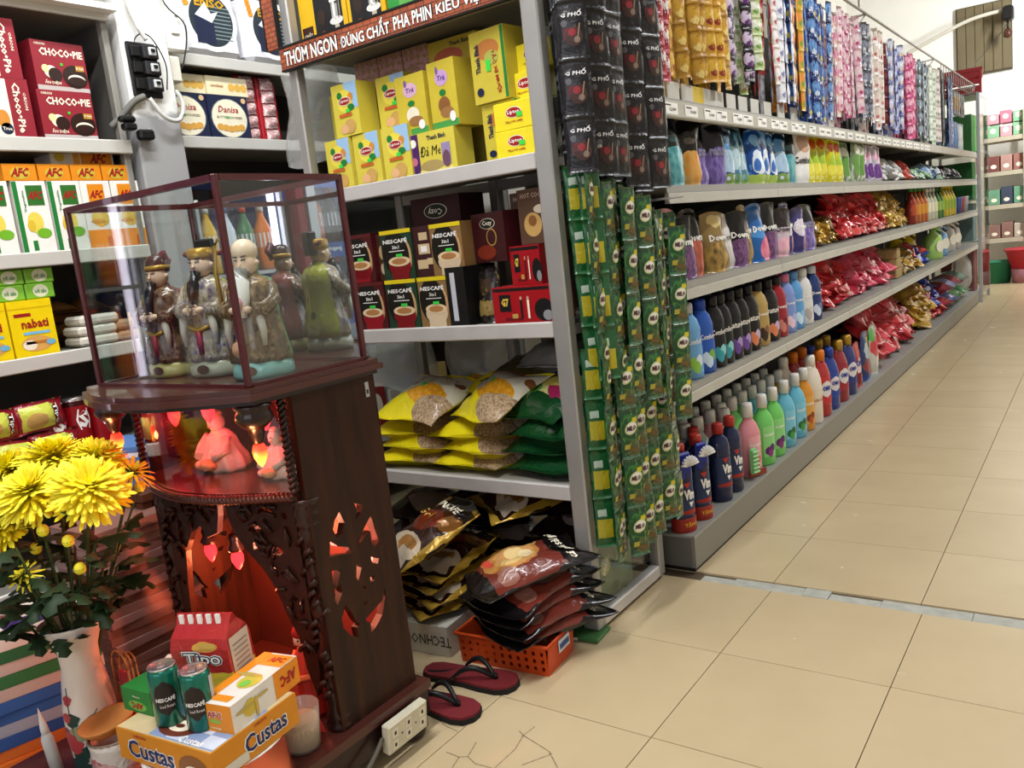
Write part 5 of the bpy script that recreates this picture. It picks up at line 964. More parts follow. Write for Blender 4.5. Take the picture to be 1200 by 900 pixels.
cl = {'pink': cleaner('pink', '#d98a96', '#e0a0a8', '#c85a6a', '#a83a4a'), 'green': cleaner('green', '#6cc860', '#8ad080', '#5a2a6a', '#8a3a7a'), 'blue': cleaner('blue', '#62b4d0', '#7ac0d8', '#2a6a3a', '#4a9a4a'), 'clear': cleaner('clear', '#b8ccc4', '#c0d0cc', '#6a5a8a', '#8a7aa0'), 'amber': cleaner('amber', '#d08a2a', '#d8a04a', '#8a3a1a', '#b85a2a')}
vl = M('#26365a', .35)
def d_vim(mb, rx, ry, z0, z1):
    w_ = (rx, ry, 0); H = z1-z0
    mb.text('Vim', (0.003, 0, z0+H*.62), X_, Z_, rx*1.1, H*.3, WHITE, .05, wrap=w_); mb.wrap_ell(lambda z: (rx, ry), 0, z0+H*.1, 1.0, H*.07, M('#a02a22', .4), 6); mb.poly([(-.018, .0), (.012, .0), (-.002, -.02)], (-.004, -ry-.0006, z0+H*.98), X_, Z_, M('#a83226', .4)); mb.poly([(-.008, 0), (.01, 0), (.0, -.018)], (.004, -ry-.0006, z0+H*.4), X_, Z_, WHITE)
vim_red = MB().lathe([(1.04, .0), (1.06, .004), (1.06, .043), (1.04, .046)], 18, M('#962a20', .4), sx=.04, sy=.036); vim_red.text('TẶNG', (0, 0, .026), X_, Z_, .05, .018, M('#e0b030', .4), .03, wrap=(.0428, .0388, 0))
vr = ('gift_band', vim_red.mesh('gift_band'))
vimc = bottle('toilet_cleaner', .285, .04, .036, PV, M('#1c2448', .25, coat=.3), M('#b0342c', .35), .036, .02, (.055, .165, 1.1, vl, d_vim), .8, extra=[vr]); vimp = bottle('toilet_cleaner_plain', .275, .04, .036, PV, M('#1c2448', .25, coat=.3), M('#b0342c', .35), .036, .02, (.05, .16, 1.1, vl, d_vim), .8)
mb = MB()
for k in range(9):
    a = -1.25+2.5*k/8; mb.tube([(0, -.034, .215), (.018*math.sin(a), -.046, .215+.02*math.cos(a)), (.036*math.sin(a), -.052, .215+.036*math.cos(a))], .0045, M('#e8e8ea', .5), 5)
brush = ('brush_bristles', mb.mesh('brush')); bh = ('brush_head', MB().box(-.03, .02, -.035, -.02, .17, .26, M('#1f2c8a', .3), bev=.006).mesh('brush_head'))
vimb = (vimc[0], vimc[1], vimc[2], [vr, brush, bh])
zb = LV[0]
put_bottle(vimb, 'navy toilet cleaner bottle with red gift band, nearest and half hidden by sachets', GF-.055, 2.352, zb); put_bottle(vimb, 'navy toilet cleaner bottle with white brush and red gift band', GF-.05, 2.475, zb); put_bottle(vimp, 'navy toilet cleaner bottle set back behind the others', GF-.11, 2.60, zb); put_bottle(vimp, 'navy toilet cleaner bottle without gift band, left of the last one', GF-.05, 2.665, zb); put_bottle(vimp, 'navy toilet cleaner bottle next to the pink floor cleaner', GF-.05, 2.775, zb)
pb_ = put_bottle(cl['pink'], 'pink floor cleaner bottle with a green brush strapped on', GF-.05, 2.96, zb)
mb = MB().box(-.05, -.012, -.056, -.04, .02, .12, M('#7ac07a', .4), bev=.008)
for k in range(6): mb.box(-.047, -.015, -.064, -.055, .028+k*.015, .036+k*.015, M('#a8d8a0', .5), bev=.002)
obj('scrub_brush', mb, pb_); obj('gift_tag', MB().box(-.045, .045, -.036, -.033, .005, .028, M('#8a3a2a', .4)), pb_)
for y, k_, l in [(2.865, 'clear', 'clear floor cleaner bottle behind the navy bottles'), (3.12, 'green', 'light green floor cleaner bottle, nearest of the pair'), (3.25, 'green', 'light green floor cleaner bottle, second of the pair'), (3.395, 'blue', 'light blue floor cleaner bottle, nearest of the pair'), (3.545, 'blue', 'light blue floor cleaner bottle, second of the pair'), (3.67, 'amber', 'amber floor cleaner bottle beside the cream bottle')]: put_bottle(cl[k_], l, GF-.05 if k_ != 'clear' else GF-.10, y, zb)
ks = ['clear', 'clear', 'pink', 'green', 'green', 'blue', 'blue', 'amber']
for rw in range(2):
    for i in range(11):
        c = ks[min(7, int(i*8/11))]; put_bottle(cl[c], f'{c} floor cleaner bottle standing behind the front line', GF-.145-rw*.075, 2.50+i*.112+.03*rw, zb, group=f'{c} floor cleaners behind')
def d_omo(mb, rx, ry, z0, z1):
    H = z1-z0; mb.wrap_ell(lambda z: (rx, ry), 0, z0+H*.55, .62, H*.3, M('#d8d4d4', .4), 7); mb.text('OMO', (0, 0, z0+H*.58), X_, Z_, rx*.95, H*.2, M('#1c2c8a', .4), .06, wrap=(rx+.001, ry+.001, 0))
det = {'cream': bottle('creamd', .315, .056, .038, PO, M('#dcd3c4', .3, coat=.3), M('#e8e4da', .4), .05, .022, (.05, .16, .6, M('#d8ccb8', .4), lambda mb, rx, ry, z0, z1: mb.text('giặt xả', (0, 0, z0+.06), X_, Z_, rx*1.1, .018, M('#b06a2a', .4), .02, wrap=(rx, ry, 0)))), 'red': bottle('redd', .315, .058, .038, PO, M('#a8262a', .25, coat=.4), M('#d8741c', .35), .05, .025, (.06, .19, .7, M('#b83034', .35), d_omo)), 'blue': bottle('blued', .30, .056, .038, PO, M('#203a8c', .25, coat=.4), M('#22409a', .35), .045, .025, (.06, .18, .7, M('#2a489c', .35), d_omo)), 'redg': bottle('redg', .31, .058, .038, PO, M('#8c2430', .25, coat=.4), M('#b08a34', .3, .5), .05, .026, (.06, .19, .7, M('#9c2c38', .35), d_omo)), 'blueg': bottle('blueg', .31, .058, .038, PO, M('#24306c', .25, coat=.4), M('#b08a34', .3, .5), .05, .026, (.06, .19, .7, M('#2c3a7c', .35), d_omo))}
for k_, y, l in [('cream', 3.80, 'cream coloured detergent bottle with white cap'), ('red', 3.945, 'red detergent bottle with orange cap'), ('blue', 4.10, 'blue detergent bottle with blue cap'), ('redg', 4.27, 'dark red detergent bottle with gold cap'), ('blueg', 4.44, 'navy detergent bottle with gold cap')]: put_bottle(det[k_], l, GF-.055, y, zb)
for i in range(6):
    k_ = ['cream', 'red', 'red', 'blue', 'redg', 'blueg'][i]; put_bottle(det[k_], f'{ORD[i]} detergent bottle in the line behind the cream and red ones', GF-.16, 3.75+i*.14, zb, group='detergent bottles behind')
pr = pouch('redpouch', '#a82430', [('e', .5, .45, .35, .2, '#d8c8c8'), ('e', .5, .2, .4, .15, '#7a1a2a')], 'OMO', M('#2a2c8a', .4), w=.15, h=.24, seed=20); pm = pouch('multi', '#2c3c66', [('e', .5, .6, .3, .2, '#a8b8c0'), ('e', .4, .3, .3, .15, '#8a3a40'), ('e', .7, .75, .2, .12, '#b0a83a'), ('b', 0, .12, '#1f3a8a')], None, w=.16, h=.27, seed=22); pm2 = pouch('multi2', '#b8b8b0', [('e', .5, .55, .35, .22, '#c03a40'), ('e', .35, .8, .25, .14, '#4aa04a'), ('e', .6, .25, .25, .12, '#d8d0c0')], None, w=.16, h=.28, seed=23)
for y, me, l in [(4.63, pr, 'red detergent pouch after the navy bottle'), (4.82, pm, 'dark multicoloured detergent pouch'), (5.02, pm2, 'white, red and green detergent pouch before the red heap')]: item('detergent_pouch', me, l, 'pouch', (GF-.06, y, zb+.0005), G90)
# softener bottles on the second shelf
def dlab(txt, c1, c2):
    def f(mb, rx, ry, z0, z1):
        H = z1-z0; mb.text(txt, (0, 0, z0+H*.78), X_, Z_, rx*1.2, H*.14, WHITE, .02, wrap=(rx, ry, 0))
        for k, (a, b_, s_) in enumerate([(-.25, .25, .32), (.25, .3, .3), (0, .15, .3)]):
            mb.wrap_ell(lambda z: (rx+.0004*k, ry+.0004*k), a, z0+H*b_, s_, H*.16, M([c1, c2, c1][k], .4), 5)
    return f
def soft(nm, body, cap, c1, c2, txt='Downy', labc=None): return bottle(nm, .245, .051, .033, PD, M(body, .2, 0, .06), M(cap, .3), .034, .021, (.02, .15, .75, M(labc or body, .3), dlab(txt, c1, c2)))
sf = {'lb': soft('lb', '#6aa0d0', '#b8bcc0', '#8ac04a', '#d8e4ee', 'Comfort'), 'b': soft('b', '#2a58b0', '#2448a8', '#c8dcf0', '#7ab04a', 'Comfort'), 'k1': soft('k1', '#17181c', '#141418', '#3a9aa8', '#8ad0d0', 'Comfort'), 'k2': soft('k2', '#17161a', '#141418', '#6a4a9a', '#a890c8', 'nature'), 'k3': soft('k3', '#1a181a', '#141418', '#d8805a', '#c8b0d0', 'nature'), 'go': soft('go', '#b09458', '#1c1a1c', '#3a2a20', '#8a5a40', 'Downy'), 'r': soft('r', '#982430', '#1c1a1c', '#c87a70', '#6a1a24'), 'lv': soft('lv', '#7a90cc', '#d07a9c', '#e8c8d8', '#a8b4e0'), 'bl': soft('bl', '#5a98cc', '#5a94cc', '#c8e0f0', '#8ab8e0'), 'w': soft('w', '#d8d6d4', '#e4e2de', '#b0aca8', '#c8c4c0'), 'db': soft('db', '#24386c', '#c8ccd4', '#c8d4e8', '#6a80b0')}
for k_, y, l in [('lb', 2.47, 'light blue softener bottle with grey cap, nearest on its shelf'), ('b', 2.575, 'bright blue softener bottle with blue cap'), ('k1', 2.675, 'black softener bottle with teal flower, first of two'), ('k1', 2.745, 'black softener bottle with teal flower, second of two'), ('k2', 2.835, 'black softener bottle with purple flower, first of two'), ('k2', 2.92, 'black softener bottle with purple flower, second of two'), ('k3', 3.02, 'black softener bottle with coral flower'), ('go', 3.125, 'gold softener bottle with black cap'), ('k3', 3.245, 'black softener bottle between the gold and red ones'), ('r', 3.35, 'red softener bottle with black cap'), ('lv', 3.465, 'lavender blue softener bottle with pink cap'), ('bl', 3.58, 'sky blue softener bottle with matching cap'), ('w', 3.71, 'white softener bottle with white cap'), ('db', 3.85, 'dark blue bottle with silver cap before the red heap')]: put_bottle(sf[k_], l, GF-.045, y, LV[1])
for i in range(12):
    k_ = ['lb', 'b', 'k1', 'k1', 'k2', 'k2', 'k3', 'go', 'k3', 'r', 'lv', 'bl'][i]; put_bottle(sf[k_], f'{ORD[i]} softener bottle from the near end in the second line of its shelf', GF-.135, 2.50+i*.115, LV[1], group='softener bottles in the second line')

# ---- heaps of foil pouches
def heap(name, cols, label, group, y0, y1, z0, z1, n, w, h, t, seed, x1=GF-.02, dep=.22, crk=.008, metal=.0):
    """layers of crumpled pouches lying across the shelf, the upper ones set back, faces leaning to the aisle"""
    r_ = random.Random(seed); ms = []
    for i, c in enumerate(cols):
        for v in range(2): ms.append(MB().pillow(w, h, t*1.25, M(c, .22, metal, .35, 22, bump=.3, coat=.6), 13, 12, .05, crk*1.25, seed+v+i*7).mesh('pouch'))
    z = z0+t*.55; lay = 0; step = t*.72; per = max(2, int((y1-y0)/(w*.72))); top = z1-t*.3
    while z < top:
        f = (z-z0)/(z1-z0); ya, yb = y0+.16*(y1-y0)*max(0, f-.5), y1-.16*(y1-y0)*max(0, f-.5)
        for j in range(per):
            y = ya+w*.4+(yb-ya-w*.8)*(j+.5*(lay % 2))/max(1, per-.5)+r_.uniform(-.02, .02)
            x = min(GF-.02, x1)-h*.12-(z-z0)*.42-r_.uniform(0, .03)
            lean = .15+r_.uniform(-.1, .6)
            item(name, ms[r_.randrange(len(ms))], label, 'pouch', (x, y, z), (-PI/2+lean, r_.uniform(-.3, .3), PI/2+r_.uniform(-.6, .6)), group)
        z += step; lay += 1
heap('foil_pouch', ['#c03034', '#cc4040', '#b02830'], 'red glossy detergent pouch in the heap beside the dark blue bottle', 'red heap beside the softener bottles', 3.98, 4.72, LV[1], .80, 34, .17, .15, .045, 201)
heap('foil_pouch', ['#bc2c48', '#c84860'], 'crimson detergent pouch in the heap at the middle of the second shelf', 'crimson heap on the second shelf', 4.76, 5.68, LV[1], .79, 34, .17, .15, .045, 202)
heap('gold_pouch', ['#b08a30', '#c89c3c', '#8a6a24'], 'small gold sachet in the low heap after the softener pouches', 'low gold heap on the third shelf', 3.96, 4.44, LV[2], 1.0, 34, .085, .08, .03, 203, GF-.01, .25, .006, .5)
heap('foil_pouch', ['#c02a30', '#d03a3c', '#a82028'], 'small red sachet in the long red heap on the third shelf', 'long red heap on the third shelf', 4.44, 5.55, LV[2], 1.12, 84, .11, .09, .035, 204, GF-.01, .25, .007)
heap('gold_pouch', ['#c09838', '#b08428', '#d0b04c'], 'gold sachet in the taller gold heap before the oil bottles', 'tall gold heap on the third shelf', 5.56, 6.2, LV[2], 1.12, 48, .10, .085, .035, 205, GF-.01, .25, .007, .5)
heap('foil_pouch', ['#bc2c38', '#c83c48', '#b02830', '#cc5460'], 'red detergent bag in the big heap on the bottom deck', 'big red heap on the bottom deck', 5.2, 6.55, LV[0], .42, 46, .24, .2, .06, 206, GF, .25, .011)
heap('gold_pouch', ['#b08a30', '#c09a3c', '#a8742c'], 'gold detergent bag in the heap on the bottom deck', 'gold heap on the bottom deck', 6.6, 7.25, LV[0], .40, 26, .2, .16, .05, 207, GF, .25, .010, .4)
heap('foil_pouch', ['#24389c', '#2c48ac', '#b42c30'], 'blue detergent bag in the heap beyond the gold one', 'blue heap on the bottom deck', 7.28, 7.75, LV[0], .38, 18, .2, .16, .05, 208, GF, .25, .010)
heap('gold_pouch', ['#b88c30', '#8a6a2c'], 'gold pouch in the heap on the far second shelf', 'gold heap on the second shelf', 5.95, 6.6, LV[1], .72, 22, .15, .13, .04, 209, GF-.02, .25, .008, .4)
heap('foil_pouch', ['#2c4098', '#c8c8d0', '#b03034'], 'blue and red pouch leaning by the yellow jugs', 'blue and red pouches by the jugs', 6.5, 6.95, LV[1], .72, 14, .17, .14, .045, 210, GF-.01, .22, .008)
heap('soap_pack', ['#d8d6d4', '#c8ccd0', '#e0dcd8'], 'white soap pack in the heap on the upper pouch shelf', 'white soap packs on the upper shelf', 5.45, 6.15, LV[3], 1.31, 20, .13, .1, .045, 211, GF-.02, .2, .004)
heap('soap_pack', ['#b03428', '#c85a30'], 'red soap pack in the heap on the upper pouch shelf', 'red soap packs on the upper shelf', 6.18, 6.42, LV[3], 1.30, 8, .13, .1, .045, 212, GF-.02, .2, .004)
heap('soap_pack', ['#7a98c0', '#a8bcd0', '#8ab08a', '#405878'], 'blue and green soap pack in the far heap on the upper shelf', 'blue soap packs on the upper shelf', 6.45, 7.6, LV[3], 1.29, 28, .13, .1, .045, 213, GF-.02, .2, .004)
heap('soap_pack', ['#22242a', '#3a3a44'], 'black soap pack at the far end of the upper shelf', 'black soap packs on the upper shelf', 7.65, 8.6, LV[3], 1.27, 18, .13, .1, .045, 214, GF-.02, .2, .004)
for i in range(3): item('paper_pack', MB().box(-.09, .09, 0, .2, 0, .062, M('#a08a5c', .7, 0, .15, 30), bev=.006), f'brown kraft paper pack between the crimson and gold heaps, {["bottom", "middle", "top"][i]} one', 'pack', (GF-.05, 5.82, LV[1]+.0005+i*.0635), (0, 0, PI/2+.05*i), 'kraft packs')
# jugs, oils
def jug(nm, col, capc, H=.27):
    mb = MB().lathe([(.9, 0), (1, .03), (1, .6), (.85, .78), (.4, .9), (.33, 1)], 16, M(col, .3, coat=.3), sx=.09, sy=.06)
    mb.v = [(x, y, z*(H-.04)) for x, y, z in mb.v]
    return (mb.mesh(nm), MB().lathe([(.03, 0), (.03, .032), (.025, .04)], 12, M(capc, .4), c=(0, 0, H-.041)).mesh(nm), MB().ell((0, -.0605, .1), X_, Z_, .05, .045, M('#e0dccc', .4)).mesh(nm), [('handle', MB().tube([(.05, 0, .155), (.095, 0, .17), (.10, 0, .21), (.06, 0, .235), (.02, 0, .232)], .012, M(col, .3, coat=.3), 7).mesh(nm))])
for nm, c, k_, y, x, l in [('yj', '#c8ac1c', '#c8ac1c', 6.62, GF-.22, 'yellow detergent jug, nearer of the two'), ('yj', '#c8ac1c', '#b8a01c', 6.90, GF-.2, 'yellow detergent jug, farther of the two'), ('gj', '#9cc46a', '#8ab85a', 7.35, GF-.09, 'light green jug with handle on the second shelf'), ('bj', '#6a9cc8', '#d8d8d8', 7.70, GF-.1, 'light blue jug beside the green jug'), ('wj', '#c0bcb8', '#a8a4a0', 8.25, GF-.12, 'grey white jug near the far end of the second shelf'), ('wj', '#b0a8a4', '#a8a4a0', 8.55, GF-.12, 'dull white jug at the far end of the second shelf')]: put_bottle(jug(nm, c, k_), l, x, y, LV[1], name='jug')
PL = [(.9, 0), (1, .03), (1, .62), (.55, .82), (.32, .9), (.32, 1)]
ol = {'am': bottle('am', .25, .036, .036, PL, M('#a8541c', .12, 0, .1, 6, coat=.4), M('#3a8a3a', .4), .03, .014, (.06, .13, .9, M('#c8882c', .4), None)), 'cl': bottle('clr', .24, .032, .032, PL, M('#b8b8a0', .12, 0, .1, 6, coat=.4), capw, .03, .014, (.06, .13, .9, M('#d8d4b8', .4), None)), 'gr': bottle('grr', .24, .034, .034, PL, M('#3a6a2a', .12, 0, .1, 6, coat=.4), M('#2a5a2a', .4), .03, .014, (.06, .13, .9, M('#8aa84a', .4), None)), 'ye': bottle('yee', .26, .042, .04, PL, M('#b8a41c', .14, 0, .1, 6, coat=.4), M('#d8c02a', .4), .035, .016, (.06, .15, .9, M('#8aa02a', .4), None)), 'rd': bottle('rdr', .25, .036, .036, PL, M('#8a2a1c', .12, 0, .1, 6, coat=.4), M('#3a8a3a', .4), .03, .014, (.06, .13, .9, M('#b04a2c', .4), None))}
for i, k_ in enumerate(['rd', 'am', 'am', 'am', 'cl', 'cl', 'cl', 'gr', 'gr', 'ye', 'ye', 'ye', 'ye']):
    put_bottle(ol[k_], f'{dict(am="amber", cl="clear", gr="green", ye="yellow", rd="red brown")[k_]} dish liquid bottle on the third shelf, {ORD[i]} after the gold heap', GF-.06, 6.32+i*.148, LV[2])
for i, (c, y) in enumerate([('#2a4a9a', 8.35), ('#3a62a8', 8.5), ('#b05a5a', 8.7), ('#a8b0c0', 8.9)]): item('tub', MB().lathe([(.045, 0), (.055, .12), (.058, .125), (.058, .14)], 14, M(c, .4)), ['blue plastic tub after the yellow bottles', 'lighter blue plastic tub after the yellow bottles', 'dusty red plastic tub near the far end', 'grey plastic tub at the far end'][i], 'tub', (GF-.08, y, LV[2]+.0005))
clr = M('#9fae9f', .2, 0, .35, 12, coat=.6)
for i, (c, y, z) in enumerate([('#b0424a', 7.85, .13), ('#8a3a44', 7.9, .25), ('#7a84b8', 8.15, .13), ('#a8a8d0', 8.15, .25), ('#6a9a6a', 8.45, .13), ('#a05a60', 8.5, .25), ('#4a8a5a', 8.8, .13), ('#8aa090', 8.85, .25)]):
    item('wrapped_bundle', MB().pillow(.26, .3, .12, M(c, .2, 0, .4, 14, coat=.7), 8, 8, .05, .012, 230+i), f'film wrapped bundle at the far end of the bottom deck, {ORD[i]} from near', 'bundle', (GF-.03, y, z+.05), (-PI/2, 0, PI/2), 'film wrapped bundles')
item('plastic_bag', MB().pillow(.35, .5, .2, FILM, 10, 10, .03, .02, 240), 'clear plastic sack standing at the far end of the gondola', 'plastic bag', (GF-.12, 9.12, .1175), (0, 0, PI/2-.2), None, (.8, .8, .8))
# ---- glass cabinet closing the far end, red crate on top
fc = thing('glass_cabinet', 'aluminium and glass cabinet at the far end of the gondola', 'cabinet', (0, 0, 0))
for x in (-1.47, -1.05):
    for y in (9.34, 9.95): obj('post', MB().box(x, x+.03, y, y+.03, 0, 2.0, ALU, bev=.003), fc)
for z in (.1, .6, 1.0, 1.45, 1.985): obj('shelf', MB().box(-1.44, -1.05, 9.37, 9.95, z-.012, z, M('#a8aaa4', .5)).box(-1.05, -1.02, 9.372, 9.948, z-.02, z+.01, ALU), fc)
obj('side_glass', MB().box(-1.022, -1.018, 9.372, 9.948, .1, 1.96, GLASS), fc); obj('front_glass', MB().box(-1.438, -1.052, 9.345, 9.349, .1, 1.96, GLASS), fc)
for i, (z, c) in enumerate([(1.4505, '#3f7a3c'), (1.4505, '#6aa84a'), (1.0005, '#2f6a34'), (.6005, '#7a8a8a'), (.1005, '#8a4a4a')]): item('carton', MB().box(-.15, .15, -.12 if i != 1 else .14, .12 if i != 1 else .3, 0, .36 if z > .5 else .4, M(c, .5, 0, .25, 9), bev=.005), ['dark green carton inside the top of the far glass cabinet', 'light green carton inside the top of the far glass cabinet', 'green carton on the middle shelf of the far glass cabinet', 'grey carton on the low shelf of the far glass cabinet', 'reddish carton at the bottom of the far glass cabinet'][i], 'box', (-1.25, 9.55, z))
rc = thing('plastic_crate', 'red slatted plastic crate on top of the far glass cabinet', 'crate', (-1.24, 9.62, 1.986), (0, .0, .1))
rm = M('#b02c34', .4, 0, .1, 8)
for sx in (-1, 1):
    for z in (.0, .07, .14): obj('slat', MB().box(sx*.2-.006, sx*.2+.006, -.3, .3, z+.01, z+.06, rm), rc)
    for y in (-.3, 0, .3): obj('rib', MB().box(sx*.2-.01, sx*.2+.01, y-.015, y+.015, 0, .22, rm), rc)
for sy in (-1, 1):
    for z in (.0, .07, .14): obj('slat', MB().box(-.19, .19, sy*.3-.006, sy*.3+.006, z+.01, z+.06, rm), rc)
obj('rim', MB().box(-.22, .22, -.32, -.29, .2, .23, rm).box(-.22, .22, .29, .32, .2, .23, rm).box(-.22, -.19, -.29, .29, .2, .23, rm).box(.19, .22, -.29, .29, .2, .23, rm), rc); obj('base', MB().box(-.19, .19, -.29, .29, 0, .01, rm), rc)
# ---- racks along the far wall
fr_ = thing('far_rack', 'cream steel rack of goods along the far wall', 'rack', (0, 0, 0)); fm = M('#b5ad97', .6, 0, .1, 5)
for x in (-1.35, -.82, -.2, .5): obj('upright', MB().box(x, x+.045, 11.45, 11.5, 0, 1.95, fm), fr_); obj('upright', MB().box(x, x+.045, 12.0, 12.04, 0, 1.95, fm), fr_)
for z in (.5, .89, 1.27, 1.66): obj('shelf', MB().box(-1.35, .55, 11.46, 12.02, z-.05, z, fm), fr_)
r_ = random.Random(77)
for li, (z, cs, nm, hh) in enumerate([(.5005, ['#8a6a60', '#a89078', '#b8b0a0'], 'low', .2), (.8905, ['#6a9a7a', '#8a9a90', '#c8ccc0', '#404858'], 'middle', .22), (1.2705, ['#7a4a44', '#9a6a60', '#b08a80'], 'upper', .24), (1.6605, ['#c8788a', '#88b890', '#d8ccc8', '#d89aa4'], 'top', .3)]):
    for i in range(14):
        x = -1.25+i*.128
        for k in range(2 if li == 3 else 1):
            item('boxed_goods', MB().box(-.058, .058, 0, .25, 0, hh*(.5 if li == 3 else 1)*r_.uniform(.75, .95), M(r_.choice(cs), .5, 0, .3, 14), bev=.006).ell((0, -.001, hh*.25), X_, Z_, .03, .03*hh/.3, cream), f'small pack on the {nm} shelf of the far rack', 'pack', (x, 11.5, z+k*.15), (0, 0, 0), f'{nm} shelf packs on the far rack')
mb = MB().lathe([(.13, 0), (.15, .22), (.165, .225), (.165, .25), (.15, .25), (.14, .03)], 20, M('#2f7a5a', .45))
t = thing('green_bin', 'green plastic bin on the floor by the far rack', 'bin', (-1.08, 11.25, 0)); obj('tub', mb, t); obj('rim', MB().tube([(.165*math.cos(a), .165*math.sin(a), .245) for a in [2*PI*i/16 for i in range(16)]], .01, M('#256a4c', .45), 6, closed=True), t)
t = thing('red_basin', 'red plastic tub stacked beside the green bin by the far rack', 'tub', (-.72, 11.2, 0)); obj('tub', MB().lathe([(.2, .12), (.27, .36), (.29, .37), (.29, .385), (.27, .385)], 22, M('#b02a38', .45)), t); obj('lower_tub', MB().lathe([(.2, .0), (.22, .16)], 22, M('#a8707a', .5)), t)
# ================================================================== ALTAR CABINET
from mathutils.geometry import tessellate_polygon
wood_m, nt, b = new_mat('varnished_wood'); N = nt.nodes; L = nt.links
tc = N.new('ShaderNodeTexCoord'); mp = N.new('ShaderNodeMapping'); mp.inputs['Scale'].default_value = (9, 9, .9); L.new(tc.outputs['Object'], mp.inputs[0])
no = N.new('ShaderNodeTexNoise'); no.inputs['Scale'].default_value = 4; no.inputs['Detail'].default_value = 5; no.inputs['Distortion'].default_value = .6; L.new(mp.outputs[0], no.inputs['Vector'])
cr = N.new('ShaderNodeValToRGB'); L.new(no.outputs['Fac'], cr.inputs[0]); cr.color_ramp.elements[0].position = .3; cr.color_ramp.elements[0].color = lin('#1f0d06'); cr.color_ramp.elements[1].position = .72; cr.color_ramp.elements[1].color = lin('#3c1d0d')
L.new(cr.outputs[0], b.inputs['Base Color']); b.inputs['Roughness'].default_value = .5; b.inputs['Specular IOR Level'].default_value = .22; b.inputs['Coat Weight'].default_value = .05
wood_d = M('#26120d', .35, 0, .25, 14, coat=.3, name='dark_wood'); wood_r = M('#46211a', .3, 0, .2, 14, coat=.4, name='red_wood'); frame_m = M('#4a181a', .3, 0, .15, 10, coat=.4, name='lacquer_frame')
carve = M('#301a12', .45, 0, .35, 30, bump=.8, name='carved_wood')
def pierced(outer, holes, o, u, v, d, mat):
    """a board with cut-outs: outline and holes in (u, v), thickness vector d"""
    o, u, v, d = Vector(o), Vector(u), Vector(v), Vector(d); mb = MB(); loops = [outer]+holes
    flat = [p for l in loops for p in l]; tri = tessellate_polygon([[Vector((a, b_, 0)) for a, b_ in l] for l in loops]); n = len(flat)
    A = [o+u*a+v*b_ for a, b_ in flat]; F = [tuple(t) for t in tri]+[tuple(i+n for i in t[::-1]) for t in tri]; s = 0
    for l in loops:
        for i in range(len(l)): a, c = s+i, s+(i+1) % len(l); F.append((a, c, c+n, a+n))
        s += len(l)
    return mb.add(A+[p+d for p in A], F, mat)
CUT = [[(1.149, .581), (1.172, .568), (1.163, .552), (1.146, .544), (1.154, .564)], [(1.106, .576), (1.116, .548), (1.106, .528), (1.09, .526), (1.083, .546), (1.092, .564)], [(1.19, .539), (1.196, .506), (1.203, .478), (1.188, .467), (1.182, .482), (1.183, .507), (1.166, .503), (1.147, .488), (1.146, .496), (1.17, .523)], [(1.071, .525), (1.089, .508), (1.118, .495), (1.124, .479), (1.094, .488), (1.064, .495)], [(1.173, .453), (1.196, .441), (1.191, .431), (1.176, .439)], [(1.064, .464), (1.088, .458), (1.071, .429), (1.061, .437)], [(1.131, .453), (1.145, .442), (1.13, .417), (1.125, .425)], [(1.163, .411), (1.18, .41), (1.172, .399), (1.161, .402)], [(1.065, .425), (1.082, .43), (1.083, .411), (1.065, .39), (1.061, .402)], [(1.138, .406), (1.15, .393), (1.138, .392)], [(1.136, .366), (1.149, .365), (1.137, .356)], [(1.086, .381), (1.098, .361), (1.106, .34), (1.117, .324), (1.107, .321), (1.109, .299), (1.087, .314), (1.071, .338), (1.071, .359)], [(1.201, .372), (1.198, .351), (1.182, .317), (1.158, .298), (1.144, .293), (1.146, .314), (1.132, .328), (1.169, .341), (1.188, .348)]]
AX0, AX1 = -1.83, -1.28; AC = (AX0+AX1)/2
al = thing('altar_cabinet', 'dark varnished wooden altar with pierced side panels and glowing red bulbs', 'altar', (0, 0, 0))
def bow(x0, x1, yb, yf, bulge, n=14): return [(x0, yb), (x0, yf)]+[(x0+(x1-x0)*i/n, yf-bulge*math.sin(PI*i/n)) for i in range(1, n)]+[(x1, yf), (x1, yb)]
obj('side_panel', pierced([(1.03, .125), (1.255, .125), (1.255, .845), (1.03, .845)], CUT, (AX1-.018, 0, 0), Y_, Z_, (.018, 0, 0), wood_m), al)
obj('side_panel', pierced([(1.03, .125), (1.255, .125), (1.255, .845), (1.03, .845)], CUT, (AX0, 0, 0), Y_, Z_, (.018, 0, 0), wood_m), al)
obj('back_panel', MB().box(AX0+.018, AX1-.018, 1.243, 1.255, .125, .845, wood_r), al)
obj('slot_plate', MB().box(AX1, AX1+.002, 1.225, 1.235, .79, .822, ALU).box(AX1+.002, AX1+.003, 1.228, 1.232, .797, .806, BLACK), al)
obj('top_slab', MB().prism(bow(AX0-.02, AX1+.02, 1.268, .925, .10), (0, 0, .846), X_, Y_, (0, 0, .012), wood_r).prism(bow(AX0-.012, AX1+.012, 1.262, .932, .097), (0, 0, .858), X_, Y_, (0, 0, .010), wood_r).prism(bow(AX0-.008, AX1+.008, 1.26, .94, .095), (0, 0, .836), X_, Y_, (0, 0, .010), wood_d), al)
obj('niche_floor', MB().prism(bow(AX0+.018, AX1-.018, 1.243, 1.02, .075), (0, 0, .625), X_, Y_, (0, 0, .02), wood_r), al)
